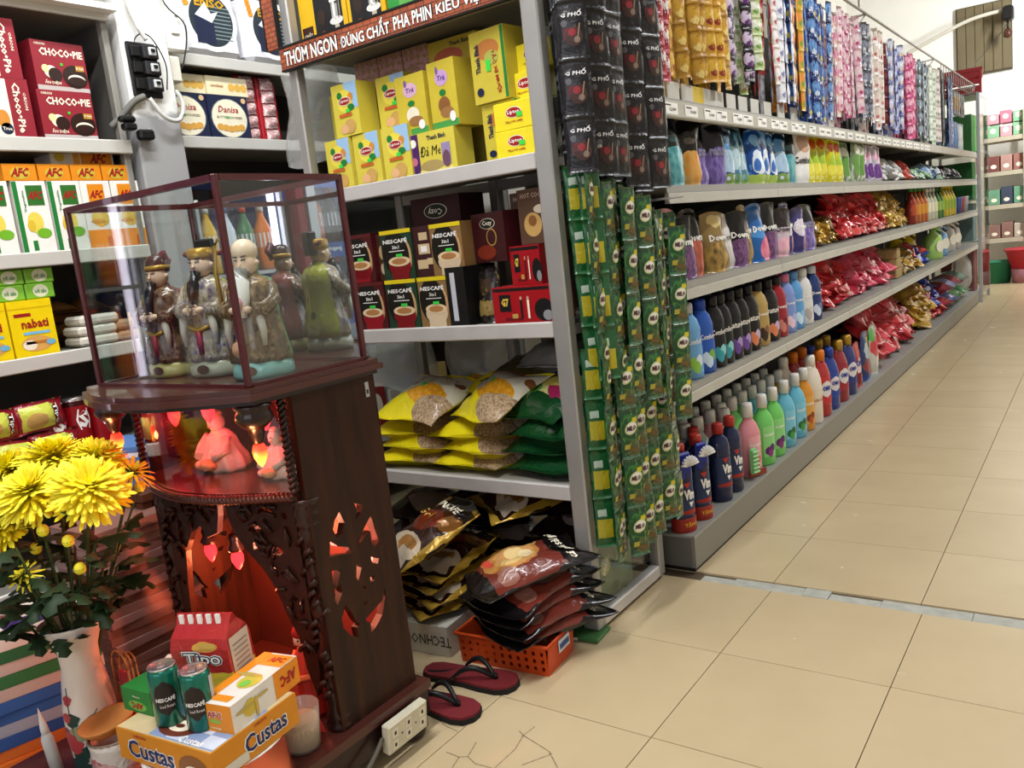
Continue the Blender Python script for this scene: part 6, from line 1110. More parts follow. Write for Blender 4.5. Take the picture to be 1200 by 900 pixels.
def rope(path, r, mat, turns=30):
    mb = MB(); 
    for s_ in (0, PI): 
        pts = []; 
        n = turns*5
        for i in range(n+1):
            f = i/n*(len(path)-1); k = min(int(f), len(path)-2); p = Vector(path[k]).lerp(Vector(path[k+1]), f-k); t_ = (Vector(path[k+1])-Vector(path[k])).normalized()
            e_ = Vector((0, 0, 1)) if abs(t_.z) < .9 else Vector((1, 0, 0)); n1 = t_.cross(e_).normalized(); n2 = t_.cross(n1); a = 2*PI*i/n*turns/2+s_
            pts.append(p+(n1*math.cos(a)+n2*math.sin(a))*r*.55)
        mb.tube(pts, r*.62, mat, 5)
    return mb
fr_edge = [(x, y, .635) for x, y in bow(AX0+.02, AX1-.02, 1.03, 1.015, .078)[1:-1]]
obj('rope_moulding', rope(fr_edge, .009, wood_r, 60), al)
obj('rope_column', rope([(AX1-.015, 1.015, .645), (AX1-.015, 1.015, .836)], .009, wood_d, 16), al); obj('rope_column', rope([(AX0+.015, 1.015, .645), (AX0+.015, 1.015, .836)], .009, wood_d, 16), al)
gp = bow(AX0+.024, AX1-.024, 1.03, 1.012, .07)[1:-1]; mb = MB()
for (xa, ya), (xb, yb) in zip(gp, gp[1:]): mb.add([(xa, ya, .646), (xb, yb, .646), (xb, yb, .835), (xa, ya, .835), (xa, ya+.003, .646), (xb, yb+.003, .646), (xb, yb+.003, .835), (xa, ya+.003, .835)], [(0, 1, 2, 3), (7, 6, 5, 4), (0, 4, 5, 1), (3, 2, 6, 7)], GLASS, False)
obj('niche_glass', mb, al)
# bulbs
hot, nt, b = new_mat('glowing_bulb'); N = nt.nodes; L = nt.links; tc = N.new('ShaderNodeTexCoord'); sp = N.new('ShaderNodeSeparateXYZ'); L.new(tc.outputs['Generated'], sp.inputs[0]); cr = N.new('ShaderNodeValToRGB'); L.new(sp.outputs[2], cr.inputs[0])
e = cr.color_ramp.elements; e[0].position = .0; e[0].color = lin('#ffcf5a'); e[1].position = .75; e[1].color = lin('#ff2a1a'); n_ = e.new(.45); n_.color = lin('#ff9a30')
L.new(cr.outputs[0], b.inputs['Emission Color']); b.inputs['Emission Strength'].default_value = 2.6; b.inputs['Base Color'].default_value = lin('#ff5030')
hotr = M('#ff3038', .4, emit=2.2, name='red_bulb')
def bulb_mesh(mat): return MB().lathe([(.0005, -.046), (.006, -.040), (.0125, -.026), (.014, -.014), (.011, -.003), (.008, 0)], 14, mat).mesh('bulb')
bh_, br_ = bulb_mesh(hot), bulb_mesh(hotr)
def altar_light(loc, power, col=(1, .16, .07), r=.012):
    l = bpy.data.lights.new('bulb_or_fill_light', 'POINT'); l.energy = power; l.color = col; l.shadow_soft_size = r
    o = bpy.data.objects.new('bulb_or_fill_light', l); COL.objects.link(o); o.location = loc; o.parent = al
pend = MB().lathe([(.03, 0), (.036, -.006), (.03, -.012), (.034, -.02), (.036, -.03), (.028, -.04), (.022, -.046), (.016, -.05), (.014, -.062), (.009, -.074), (.008, -.078)][::-1], 16, wood_d).mesh('pendant')
for x in (AX0+.03, AX1-.02):
    p_ = obj('pendant', pend, al, (x, .955, .837)); obj('bulb', bh_, p_, (0, 0, -.078)); altar_light((x, .93, .735), .6, (1, .35, .12))
for x, y, z in [(-1.615, 1.07, .805), (-1.45, 1.09, .79), (-1.765, 1.08, .79)]:
    p_ = obj('bulb_socket', MB().lathe([(.009, 0), (.009, .03)], 10, wood_d), al, (x, y, z-.0)); obj('bulb', br_, p_, (0, 0, 0))
    altar_light((x, y-.03, z-.03), 1.1, (1, .06, .06))
obj('niche_wire', MB().tube([(-1.79, 1.2, .80), (-1.7, 1.2, .82), (-1.6, 1.2, .83), (-1.4, 1.2, .81)], .002, BLACK, 5), al)
for x, z in ((-1.70, .47), (-1.60, .465)):
    p_ = obj('bulb_socket', MB().lathe([(.016, 0), (.019, .008), (.012, .02), (.014, .03), (.01, .04)], 12, wood_d), al, (x, 1.07, z)); obj('bulb', br_, p_, (0, 0, 0)); obj('rod', MB().tube([(0, 0, .04), (0, 0, .156)], .003, wood_d, 6), p_)
    altar_light((x, 1.09, z-.06), 2.4, (1, .22, .08))
altar_light((-1.42, 1.10, .50), 7.0, (1, .34, .2)); altar_light((-1.45, 1.14, .36), 3.0, (1, .2, .14))  # two added fill lights without a bulb, brightening the pierced panels from inside
# carved front columns and fretwork
def column_prof(h):
    p = [(.026, 0), (.028, .01), (.022, .02), (.027, .03), (.02, .045)]; n = 14
    for i in range(n+1): p.append((.019+.004*math.sin(i*1.9)+.002*math.cos(i*3.1), .06+(h-.13)*i/n))
    return p+[(.02, h-.06), (.028, h-.052), (.022, h-.04), (.028, h-.03), (.022, h-.018), (.029, h-.008), (.029, h)]
ring = []
for x in (AX0+.03, AX1-.025):
    c_ = obj('carved_column', MB().lathe(column_prof(.5), 14, wood_d), al, (x, 1.045, .125))
    q = random.Random(int(-x*100)); mb = MB()
    for k in range(16):
        a = q.uniform(-2.6, -.4); z = .08+k*.022; p_ = Vector((.02*math.cos(a), .02*math.sin(a), z)); mb.tube([p_+Vector((-.012, 0, -.008)), p_+Vector((0, -.006, .004)), p_+Vector((.012, 0, .012))], .006, carve, 5)
    obj('relief_leaf', mb, c_)
def blob(cx, cz, r, n=7, seed=0, sx=1):
    q = random.Random(seed); return [(cx+r*sx*math.cos(2*PI*i/n)*q.uniform(.55, 1.1), cz+r*math.sin(2*PI*i/n)*q.uniform(.55, 1.1)) for i in range(n)]
rf = [(-1.56, .62), (-1.325, .62), (-1.325, .25), (-1.345, .19), (-1.365, .25), (-1.375, .32), (-1.40, .36), (-1.425, .42), (-1.46, .46), (-1.50, .49), (-1.53, .52), (-1.55, .56)]
rh = [blob(-1.50, .565, .014, 7, 1, 1.3), blob(-1.42, .59, .012, 7, 2, 2), blob(-1.36, .585, .011, 6, 3, 1.4), blob(-1.45, .545, .012, 7, 4), blob(-1.47, .505, .010, 6, 5, 1.3), blob(-1.40, .505, .012, 6, 6, 1.8), blob(-1.36, .53, .010, 6, 7), blob(-1.385, .455, .012, 6, 8, 1.3), blob(-1.42, .465, .007, 6, 9), blob(-1.36, .40, .012, 6, 10), blob(-1.345, .345, .007, 6, 11), blob(-1.352, .29, .008, 6, 12), blob(-1.532, .595, .009, 6, 13)]
obj('dragon_fretwork', pierced(rf, rh, (0, 1.03, 0), X_, Z_, (0, .014, 0), carve), al)
q = random.Random(4); mb = MB()
for k in range(46):
    t_ = q.random(); x = -1.54+.2*t_; zt = .61; zl = max(.22, .60-(t_**1.6)*.42); z = q.uniform(zl+.01, zt); a = q.uniform(0, 6.3); dx, dz = .016*math.cos(a), .016*math.sin(a)
    mb.tube([(x-dx, 1.029, z-dz), (x, 1.023, z+.004), (x+dx, 1.029, z+dz)], .0045, carve, 5)
tag(obj('dragon_relief', mb, al), kind='stuff')
lf = [(-1.79, .62), (-1.575, .62), (-1.585, .56), (-1.60, .52), (-1.64, .505), (-1.66, .53), (-1.70, .51), (-1.735, .46), (-1.75, .38), (-1.765, .26), (-1.79, .22)]
lh = [blob(-1.70, .575, .018, 8, 21), blob(-1.64, .58, .012, 7, 22, 1.5), blob(-1.74, .53, .011, 6, 23), blob(-1.76, .46, .009, 6, 24), blob(-1.765, .38, .008, 6, 25), blob(-1.75, .585, .010, 6, 26), blob(-1.60, .59, .008, 6, 27)]
obj('dragon_fretwork', pierced(lf, lh, (0, 1.03, 0), X_, Z_, (0, .014, 0), carve), al)
mb = MB()
for k in range(34):
    t_ = q.random(); x = -1.60-.18*t_; zl = .53-.28*max(0, t_-.55); z = q.uniform(zl, .61); a = q.uniform(0, 6.3); dx, dz = .016*math.cos(a), .016*math.sin(a)
    mb.tube([(x-dx, 1.029, z-dz), (x, 1.023, z+.004), (x+dx, 1.029, z+dz)], .0045, carve, 5)
tag(obj('dragon_relief', mb, al), kind='stuff')
# base
obj('base_board', MB().prism(bow(AX0-.02, AX1+.025, 1.275, .60, .10), (0, 0, .105), X_, Y_, (0, 0, .02), wood_r).prism(bow(AX0-.012, AX1+.017, 1.27, .607, .10), (0, 0, .045), X_, Y_, (0, 0, .06), wood_d), al)
foot = MB().box(-.03, .03, -.035, .035, .012, .05, wood_d, bev=.01).lathe([(.02, 0), (.03, .006), (.034, .016), (.03, .026), (.018, .03)], 14, wood_d)
fm_ = foot.mesh('foot')
for x in (AX0+.02, AX1-.006):
    for y in (.64, 1.225): obj('foot', fm_, al, (x, y, 0))
sk = thing('power_strip', 'cream five way power socket screwed to the altar base', 'socket', (AX1+.028, 1.165, .075), (0, .12, 0))
obj('housing', MB().box(0, .022, -.062, .062, -.034, .034, M('#c9c4ae', .5, 0, .12, 40), bev=.003), sk)
mb = MB()
for (y, z) in [(-.042, .012), (-.042, -.016), (0, .014), (0, -.012), (.044, .014), (.044, -.012)]: mb.rect((.0224, y, z), Y_, Z_, .017, .021, M('#dcd8c8', .5)); mb.rect((.0229, y, z), Y_, Z_, .006, .009, BLACK)
for y in (-.021, .022): mb.ell((.0226, y, 0), Y_, Z_, .0025, .0025, BLACK, 8)
obj('outlet', mb, sk)
cable('twisted grey cord trailing from the socket along the altar base', [(-1.245, 1.10, .08), (-1.238, 1.05, .05), (-1.235, .98, .02), (-1.22, .90, .008), (-1.2, .8, .006)], .005, M('#5a564c', .6))

# ---- glass case with mirror back
CX, CXr = AX0+.015, AX1-.005; CYf, CYb = .942, 1.252; CZ0, CZ1 = .8685, 1.254; fw = .012
gc = thing('glass_case', 'glass display case with dark red frame standing on the altar', 'display case', (0, 0, 0))
for x in (CX, CXr-fw):
    for y in (CYf, CYb-fw): obj('frame_post', MB().box(x, x+fw, y, y+fw, CZ0, CZ1, frame_m, bev=.002), gc)
for z in (CZ0, CZ1-fw):
    hz = fw if z > 1 else .006
    obj('frame_rail', MB().box(CX+fw, CXr-fw, CYf, CYf+fw, z, z+hz, frame_m), gc); obj('frame_rail', MB().box(CX+fw, CXr-fw, CYb-fw, CYb, z, z+hz, frame_m), gc)
    obj('frame_rail', MB().box(CX, CX+fw, CYf+fw, CYb-fw, z, z+hz, frame_m), gc); obj('frame_rail', MB().box(CXr-fw, CXr, CYf+fw, CYb-fw, z, z+hz, frame_m), gc)
mir = bpy.data.materials.new('mirror'); mir.use_nodes = True; mb_ = mir.node_tree.nodes['Principled BSDF']; mb_.inputs['Metallic'].default_value = 1; mb_.inputs['Roughness'].default_value = .02; mb_.inputs['Base Color'].default_value = (.82, .84, .86, 1)
obj('front_pane', MB().box(CX+fw, CXr-fw, CYf+.005, CYf+.008, CZ0+.006, CZ1-fw, GLASS), gc); obj('side_pane', MB().box(CXr-.008, CXr-.005, CYf+fw, CYb-fw, CZ0+.006, CZ1-fw, GLASS), gc); obj('side_pane', MB().box(CX+.005, CX+.008, CYf+fw, CYb-fw, CZ0+.006, CZ1-fw, GLASS), gc)
obj('mirror_back', MB().box(CX+fw, CXr-fw, CYb-.007, CYb-.003, CZ0+.006, CZ1-fw, mir), gc)

# ---- porcelain figurines
def robe(prof, front, back, sx, sy, folds, n=40, zf=None):
    mb = MB(); o = 0; vs_ = []; k = len(prof)
    for j, (r, z) in enumerate(prof):
        for i in range(n):
            a = 2*PI*i/n; f = 1+folds*(1-j/k)*math.sin(9*a+j*.7); vs_.append((r*f*sx*math.cos(a), r*f*sy*math.sin(a), z))
    F = []; B = []
    for j in range(k-1):
        for i in range(n):
            (B if 0 < (i+.5)/n < .5 else F).append((j*n+i, j*n+(i+1) % n, (j+1)*n+(i+1) % n, (j+1)*n+i))
    mb.add(vs_, F, front, True); i0 = len(mb.f); mi = mb.mi(back)
    for q_ in B: mb.f.append(q_); mb.m.append(mi); mb.sm.append(True)
    mb.f.append(tuple(range(n-1, -1, -1))); mb.m.append(mb.mi(front)); mb.sm.append(False); mb.f.append(tuple((k-1)*n+i for i in range(n))); mb.m.append(mb.mi(front)); mb.sm.append(False)
    return mb
skin = M('#d8b89c', .25, coat=.6)
def ornate(nm, c, a, b_): return P('robe_'+nm, c, [('f', .5, .5, .9, .9, a, b_, 16), ('s', .55, 7, c), ('s', .64, 13, b_)], .2, warp=.05, coat=.7)
def sphere(mb, c, r, mat, sx=1, sy=1, sz=1, n=14):
    pr = [(max(.0005, math.sin(PI*i/9)), -math.cos(PI*i/9)) for i in range(10)]
    return mb.lathe([(a*r, b2*r*sz) for a, b2 in pr], n, mat, c=c, sx=sx, sy=sy)
def figurine(label, x, y, H, front, back, beard, hat, base_c, staff=False, rz=0, cloak=None):
    t = thing('figurine', label, 'figurine', (x, y, .869), (0, 0, rz), 'porcelain figurines in the glass case'); s = H/.26
    pr = [(.050, .03), (.052, .04), (.047, .07), (.041, .105), (.040, .13), (.043, .15), (.042, .168), (.034, .182), (.018, .19), (.015, .198)]
    obj('body', robe([(a*s*1.15, b_*s) for a, b_ in pr], front, back, 1, .82, .06), t)
    obj('base', MB().lathe([(.056*s, 0), (.06*s, .008*s), (.058*s, .022*s), (.05*s, .036*s)], 26, M(base_c, .25, 0, .25, 18, coat=.6), sy=.85).ell((0, -.0515*s, .016*s), X_, Z_, .014*s, .009*s, M('#5a3a28', .4)), t)
    hd = MB(); sphere(hd, (0, -.006*s, .213*s), .0225*s, skin, 1, 1, 1.12); hd.tube([(0, -.027*s, .214*s), (0, -.032*s, .208*s)], .003*s, skin, 6); sphere(hd, (-.022*s, -.004*s, .213*s), .005*s, skin); sphere(hd, (.022*s, -.004*s, .213*s), .005*s, skin)
    for sx in (-1, 1): hd.tube([(sx*.004*s, -.0285*s, .219*s), (sx*.012*s, -.0255*s, .220*s)], .0011*s, BLACK, 5); hd.tube([(sx*.004*s, -.0275*s, .225*s), (sx*.013*s, -.0245*s, .2265*s)], .0012*s, M('#3a2a24', .4), 5)
    hd.tube([(-.005*s, -.028*s, .2035*s), (.005*s, -.028*s, .2035*s)], .0011*s, M('#a8483a', .4), 5)
    h_ = obj('head', hd, t)
    bm2 = M(beard, .3, coat=.5); old = beard == '#e8e4de'; L_ = .085 if old else .06
    obj('beard', MB().tube([(0, -.026*s, .2*s), (0, -.037*s, .18*s), (0, -.043*s, (.2-L_*.7)*s), (0, -.046*s, (.2-L_)*s)], (.021 if old else .013)*s, bm2, 8, taper=lambda q_: .8+.5*math.sin(q_*2.4)-.75*q_), h_)
    ms = M('#c8beb0', .25, coat=.5)
    for sx in (-1, 1):
        obj('sleeve', MB().tube([(sx*.038*s, -.004*s, .172*s), (sx*.050*s, -.012*s, .145*s), (sx*.040*s, -.034*s, .128*s), (sx*.022*s, -.044*s, .128*s)], .0145*s, front, 9, taper=lambda q_: .9+.25*q_).tube([(sx*.030*s, -.042*s, .125*s), (sx*.036*s, -.043*s, .09*s), (sx*.034*s, -.042*s, .062*s)], .009*s, ms, 7, taper=lambda q_: 1-.5*q_), t)
        hb = MB(); sphere(hb, (sx*.014*s, -.050*s, .130*s), .0085*s, skin, 1.2, 1, .8)
        for f_ in range(4): hb.tube([(sx*.012*s, -.055*s, (.134-.0035*f_)*s), (sx*.005*s, -.057*s, (.1335-.0035*f_)*s)], .0019*s, skin, 5)
        hb.tube([(sx*.012*s, -.052*s, .136*s), (sx*.007*s, -.053*s, .140*s)], .002*s, skin, 5)
        obj('hand', hb, t)
    gd = M('#a8843a', .3, .4, .2, 20)
    if hat == 'crown':
        hm = MB().lathe([(.0235*s, .224*s), (.025*s, .232*s), (.022*s, .246*s), (.016*s, .256*s), (.001, .26*s)], 16, M('#3a2420', .3, 0, .3, 40, coat=.4), c=(0, -.002*s, 0)); hm.lathe([(.0255*s, .226*s), (.0265*s, .231*s), (.0255*s, .236*s)], 16, gd, c=(0, -.002*s, 0)); hm.tube([(0, .02*s, .225*s), (0, .03*s, .245*s), (0, .018*s, .262*s)], .009*s, M('#5a2a2e', .3), 7); obj('hat', hm, h_)
    elif hat == 'winged':
        hm = MB().lathe([(.0235*s, .222*s), (.025*s, .23*s), (.024*s, .243*s), (.018*s, .246*s), (.001, .246*s)], 16, gd, c=(0, -.002*s, 0)).box(-.018*s, .018*s, .004*s, .024*s, .21*s, .262*s, BLACK, bev=.003*s)
        for sx in (-1, 1): hm.tube([(sx*.018*s, .012*s, .235*s), (sx*.035*s, .012*s, .232*s), (sx*.047*s, .010*s, .238*s)], .005*s, M('#6a3a2a', .3), 6)
        obj('hat', hm, h_)
    else:
        fh = MB(); sphere(fh, (0, -.004*s, .235*s), .025*s, M('#dcc4a8', .2, coat=.7), 1, 1, .95); obj('forehead', fh, h_)
    if staff: obj('staff', MB().tube([(-.05*s, -.05*s, .05*s), (-.054*s, -.05*s, .145*s)], .0028*s, gd, 6), t)
    if hat == 'bald':
        pe = MB(); sphere(pe, (.0, -.058*s, .142*s), .0105*s, M('#c88a90', .3, coat=.5), 1, 1, 1.15); obj('peach', pe, t); gd2 = MB(); sphere(gd2, (-.018*s, -.048*s, .058*s), .012*s, M('#c8936a', .3, coat=.4), 1, 1, 1.3); obj('gourd', gd2, t)
        obj('staff', MB().tube([(-.045*s, -.03*s, .04*s), (-.05*s, -.028*s, .2*s), (-.046*s, -.026*s, .25*s), (-.036*s, -.026*s, .262*s)], .004*s, gd, 6), t)
    else: obj('sash', MB().tube([(.03*s, -.038*s, .1*s), (0, -.045*s, .09*s), (-.03*s, -.038*s, .1*s)], .005*s, gd, 6).tube([(0, -.045*s, .09*s), (.003*s, -.046*s, .045*s)], .007*s, M('#8a2a30', .3), 6), t)
    return t
figurine('porcelain figurine in dark brown robe with black beard, leftmost in the glass case', -1.715, 1.075, .27, ornate('a', '#4a3428', '#8a6a4a', '#2a1a18'), M('#7a3a34', .25, 0, .3, 20, coat=.6), '#1a1614', 'crown', '#b8b070', True, .25)
figurine('porcelain figurine with winged hat and yellow green back, in the middle of the case', -1.565, 1.085, .285, ornate('b', '#8a7a5a', '#c8b890', '#5a4a6a'), P('medallion', '#a8a838', [('e', .3, .75, .05, .05, '#6a7030'), ('e', .6, .8, .05, .05, '#6a7030'), ('e', .5, .5, .06, .05, '#6a7030'), ('e', .35, .3, .05, .05, '#6a7030'), ('e', .65, .3, .05, .05, '#6a7030')], .2, warp=.01, coat=.7), '#1a1614', 'winged', '#a8a890', False, .3)
figurine('porcelain figurine of a bald old man with white beard, right in the case', -1.385, 1.06, .275, ornate('c', '#6a5238', '#a8885a', '#3a2a20'), M('#5a9a5a', .22, 0, .2, 18, coat=.6), '#e8e4de', 'bald', '#8ac0b8', False, .4)
# seated pale figurines in the lit niche
def niche_fig(label, x, y, s, seed):
    t = thing('figurine', label, 'figurine', (x, y, .6455), (0, 0, -.1), 'pale figurines in the niche'); m_ = M('#d8ccc4', .25, 0, .12, 25, coat=.5); q = random.Random(seed)
    obj('body', robe([(.062*s, 0), (.068*s, .01*s), (.066*s, .03*s), (.048*s, .055*s), (.04*s, .075*s), (.025*s, .088*s), (.014*s, .093*s)], m_, m_, 1, .7, .09), t)
    hd = MB(); sphere(hd, (0, -.008*s, .108*s), .02*s, m_, 1, 1, 1.1); sphere(hd, (0, -.006*s, .128*s), .014*s, M('#b8a08a', .3, coat=.4), 1.2, 1, .7); hd.tube([(-.005*s, -.027*s, .1*s), (.005*s, -.027*s, .1*s)], .0015*s, M('#8a4a40', .4), 5)
    for sx in (-1, 1): sphere(hd, (sx*.008*s, -.027*s, .112*s), .002*s, BLACK)
    obj('head', hd, t); k = MB()
    for sx in (-1, 1): k.tube([(sx*.035*s, -.01*s, .075*s), (sx*.05*s, -.025*s, .05*s), (sx*.03*s, -.045*s, .035*s)], .012*s, m_, 8)
    obj('arms', k, t); k = MB(); sphere(k, (.012*s, -.05*s, .02*s), .02*s, M('#c8a878', .3, coat=.4), 1.3, .8, .7); sphere(k, (-.025*s, -.045*s, .016*s), .016*s, m_, 1.2, .9, .7); obj('offering', k, t)
niche_fig('large pale seated figurine at the left of the glowing niche', -1.64, 1.11, 1.0, 1); niche_fig('smaller pale seated figurine at the right of the glowing niche', -1.43, 1.10, .78, 2)
t = thing('figurine', 'small red robed figurine beside the lower carved column', 'figurine', (-1.40, 1.06, .1255)); rr = M('#b8382c', .3, 0, .2, 20, coat=.4)
obj('body', robe([(.034, 0), (.036, .01), (.032, .06), (.03, .1), (.026, .14), (.012, .155)], rr, rr, 1, .8, .06), t); hd = MB(); sphere(hd, (0, -.004, .172), .02, skin); hd.tube([(-.006, -.023, .165), (.006, -.023, .165)], .0014, M('#8a3a34', .4), 5)
for sx in (-1, 1): sphere(hd, (sx*.008, -.022, .176), .002, BLACK)
obj('head', hd, t); obj('hat', MB().lathe([(.022, .18), (.023, .19), (.015, .205), (.002, .215)], 14, M('#a02420', .4)), t); obj('arms', MB().tube([(-.028, 0, .135), (-.034, -.02, .1), (0, -.036, .09), (.034, -.02, .1), (.028, 0, .135)], .009, M('#c8603a', .4), 7), t)
item('wooden_mallet', MB().lathe([(.006, 0), (.008, .05), (.014, .06), (.02, .075), (.02, .1), (.012, .115), (.002, .12)], 14, M('#8a3020', .3, coat=.4)), 'red lacquered wooden mallet lying on the altar floor', 'mallet', (-1.60, 1.11, .147), (0, PI/2-.2, .6))

# ================================================================== OFFERINGS IN FRONT
BT = .1255
pl = thing('footed_plate', 'white footed plate carrying the orange cake carton', 'plate', (-1.345, .79, BT)); ww = M('#dcd8cf', .25, coat=.5)
obj('foot', MB().lathe([(.05, 0), (.045, .01), (.025, .04), (.03, .085)], 20, ww), pl); obj('dish', MB().lathe([(.03, .085), (.09, .092), (.125, .108), (.13, .1115), (.124, .1115), (.085, .098), (.002, .095)], 32, ww, cap=False), pl)
mb = MB(); W, D, H = .248, .20, .06; og = M('#cc8420', .4, 0, .08); mb.box(-W/2, W/2, -D/2, D/2, 0, H, og)
y = -D/2-.0006; nb = M('#1d2a5c', .4)
mb.text('Custas', (-.035, y, .027), X_, Z_, .125, .038, WHITE, .05, 2); mb.text('Custas', (-.035, y-.0005, .027), X_, Z_, .12, .034, nb, .025, 2); mb.text('ORION', (-.06, y, .052), X_, Z_, .035, .006, dred); mb.ell((.075, y, .016), X_, Z_, .04, .03, M('#8a5a34', .4), 16); mb.ell((.072, y-.0004, .01), X_, Z_, .024, .016, cream, 14); mb.ell((.072, y-.0008, .006), X_, Z_, .013, .009, M('#8a5a34', .4), 12)
x = W/2+.0006
mb.text('Custas', (x, .02, .03), Y_, Z_, .105, .036, WHITE, .05, 2); mb.text('Custas', (x+.0005, .02, .03), Y_, Z_, .10, .032, nb, .025, 2); mb.text('ORION', (x, .01, .054), Y_, Z_, .03, .006, dred); mb.rect((x, -.06, .012), Y_, Z_, .07, .018, M('#c8c4b8', .4))
z = H+.0006; mb.rect((0, 0, z), X_, Y_, W*.98, D*.98, M('#cdb98e', .4)); mb.rect((.04, -.03, z+.0003), X_, Y_, .16, .13, M('#8a9cc0', .5))
for k in range(4):
    for j in range(4):
        if (k+j) % 2: mb.rect((-.02+k*.04, -.075+j*.032, z+.0005), X_, Y_, .04, .032, M('#c8d0e0', .5))
mb.ell((.0, -.06, z+.0008), X_, Y_, .045, .028, M('#6a3424', .4), 18); mb.ell((.0, -.058, z+.0011), X_, Y_, .026, .016, cream, 16); mb.ell((.0, -.058, z+.0014), X_, Y_, .010, .006, M('#5a2a1c', .4), 10); mb.ell((-.05, -.05, z+.0009), X_, Y_, .025, .014, M('#5a2a20', .4), 12); mb.text('Custas', (-.08, -.03, z+.0009), X_, Y_, .06, .02, M('#5a6a4a', .4)); mb.text('Custas', (.06, -.085, z+.0009), X_, Y_, .06, .018, WHITE)
item('cake_box', mb, 'orange cake carton with dark blue lettering at the bottom of the offerings', 'box', (-1.345, .782, .2385), (0, 0, .11))
ZT = .2995
can_g = M('#0f6a58', .25, .4, .06, coat=.4); can_d = M('#2a211e', .4)
def can_meshes():
    b_ = MB().lathe([(.022, 0), (.0262, .004), (.0262, .098), (.0235, .106)], 24, can_g); tp = MB().lathe([(.0235, .106), (.0245, .108), (.0235, .110), (.0215, .1085), (.0005, .1085)], 24, M('#c4c4c4', .25, .9), cap=False).box(-.006, .006, -.012, .004, .1088, .1098, M('#d4d4d4', .25, .9), bev=.0003)
    lb = MB(); k = 12
    lb.wrap_ell(lambda z: (.0266, .0266), 0, .056, .75, .032, can_d, 8); lb.text('NESCAFÉ', (0, 0, .055), X_, Z_, .034, .009, WHITE, .03, wrap=(.0272, .0272, 0)); lb.text('Iced Roast', (0.002, 0, .042), X_, Z_, .026, .006, M('#c8c0b8', .4), .02, wrap=(.0272, .0272, 0));
    mb2 = MB(); 
    mb2.add([(.0268*math.sin(t_), -.0268*math.cos(t_), z) for z in (.03, .095) for t_ in (1.2, 1.35, 1.5, 1.65, 1.8)], [(i, i+1, i+6, i+5) for i in range(4)], M('#b8b8b8', .4))
    return b_.mesh('can'), tp.mesh('can_top'), lb.mesh('can_label'), mb2.mesh('barcode')
cm4 = can_meshes()
for x, y, rz, l in [(-1.372, .728, .95, 'green iced coffee can, left of the pair on the orange carton'), (-1.300, .745, .75, 'green iced coffee can, right of the pair on the orange carton')]:
    t = thing('drink_can', l, 'can', (x, y, ZT), (0, 0, rz), 'pair of green coffee cans')
    for nm_, me in zip(('body', 'lid', 'label', 'barcode'), cm4): obj(nm_, me, t)
# white and orange cracker box
mb = MB(); W, D, H = .077, .18, .052; wb = M('#dedad2', .4); mb.box(-W/2, W/2, 0, D, 0, H, wb); mb.rect((0, -.0006, H/2), X_, Z_, W, H, org); mb.text('AFC', (-.0, -.0012, .032), X_, Z_, .034, .014, WHITE, .07); mb.text('AFC', (0, -.0016, .032), X_, Z_, .032, .012, dred, .03); mb.ell((0, -.0012, .02), X_, Z_, .014, .004, M('#8ab04a', .4), 12); mb.text('100g', (-.0, -.0012, .007), X_, Z_, .022, .004, cream)
x = W/2+.0006; mb.rect((x, .145, H/2), Y_, Z_, .07, H*.98, org); mb.text('AFC', (x+.0006, .148, .026), (0, -1, 0), (0, 0, -1), .045, .022, dred, .05)
for k, (yy, zz, r1, r2, c) in enumerate([(.045, .026, .018, .016, '#c8b040'), (.035, .03, .028, .004, '#b8a050'), (.06, .02, .004, .02, '#c8a850'), (.075, .034, .018, .003, '#b8a050')]): mb.ell((x+.0004*(k+1), yy, zz), Y_, Z_, r1, r2, M(c, .4), 10)
z = H+.0006; mb.rect((-W*.36, .09, z), X_, Y_, W*.26, .178, org); mb.rect((.01, .155, z), X_, Y_, W*.7, .04, org); mb.text('AFC', (.012, .157, z+.0006), X_, Y_, .036, .018, dred, .05); mb.ell((.012, .08, z), X_, Y_, .022, .026, M('#c8b848', .4), 12); mb.ell((-.005, .1, z+.0004), X_, Y_, .03, .006, M('#b8a050', .4), 10); mb.rect((.0, .02, z), X_, Y_, W*.6, .018, org)
mb.ell((.01, .07, z+.0008), X_, Y_, .01, .012, M('#7ac04a', .4), 10)
item('cracker_box', mb, 'white and orange cracker box lying slanted on the orange carton', 'box', (-1.2575, .744, ZT), (0, 0, .2))
mb = MB(); W, D, H = .083, .08, .046; g2 = M('#1f7a34', .4); mb.box(-W/2, W/2, 0, D, 0, H, g2); mb.text('AFC', (0, -.0006, .014), NX, (0, 0, -1), .034, .013, dred, .06); mb.ell((0, -.0004, .014), X_, Z_, .026, .010, M('#6ab04a', .4), 14); mb.text('100g', (0, -.0006, .032), NX, (0, 0, -1), .02, .004, cream)
x = W/2+.0006; mb.rect((x, D/2, H/2), Y_, Z_, D*.9, H*.9, M('#b8bcb8', .5))
for k in range(5): mb.rect((x+.0005, D/2, .01+k*.006), Y_, Z_, D*.7, .0015, M('#6a6e6a', .5))
mb.rect((.02, .03, H+.0006), X_, Y_, .012, .012, M('#d8d8c8', .4)); mb.text('AFC', (-.01, .05, H+.0006), X_, Y_, .03, .01, M('#8ac07a', .4))
item('cracker_box', mb, 'small green cracker box with upside down lettering beside the cans', 'box', (-1.458, .716, ZT), (0, 0, .1))
mb = carton(.11, .06, .045, M('#d8d2c0', .4)); mb.rect((0, .03, .0456), X_, Y_, .07, .05, M('#d8c030', .4)); mb.ell((.0, .03, .0462), X_, Y_, .025, .02, M('#c8a830', .4))
item('cracker_box', mb, 'white and yellow cracker box lying behind the green one', 'box', (-1.452, .812, ZT), (0, 0, .6))
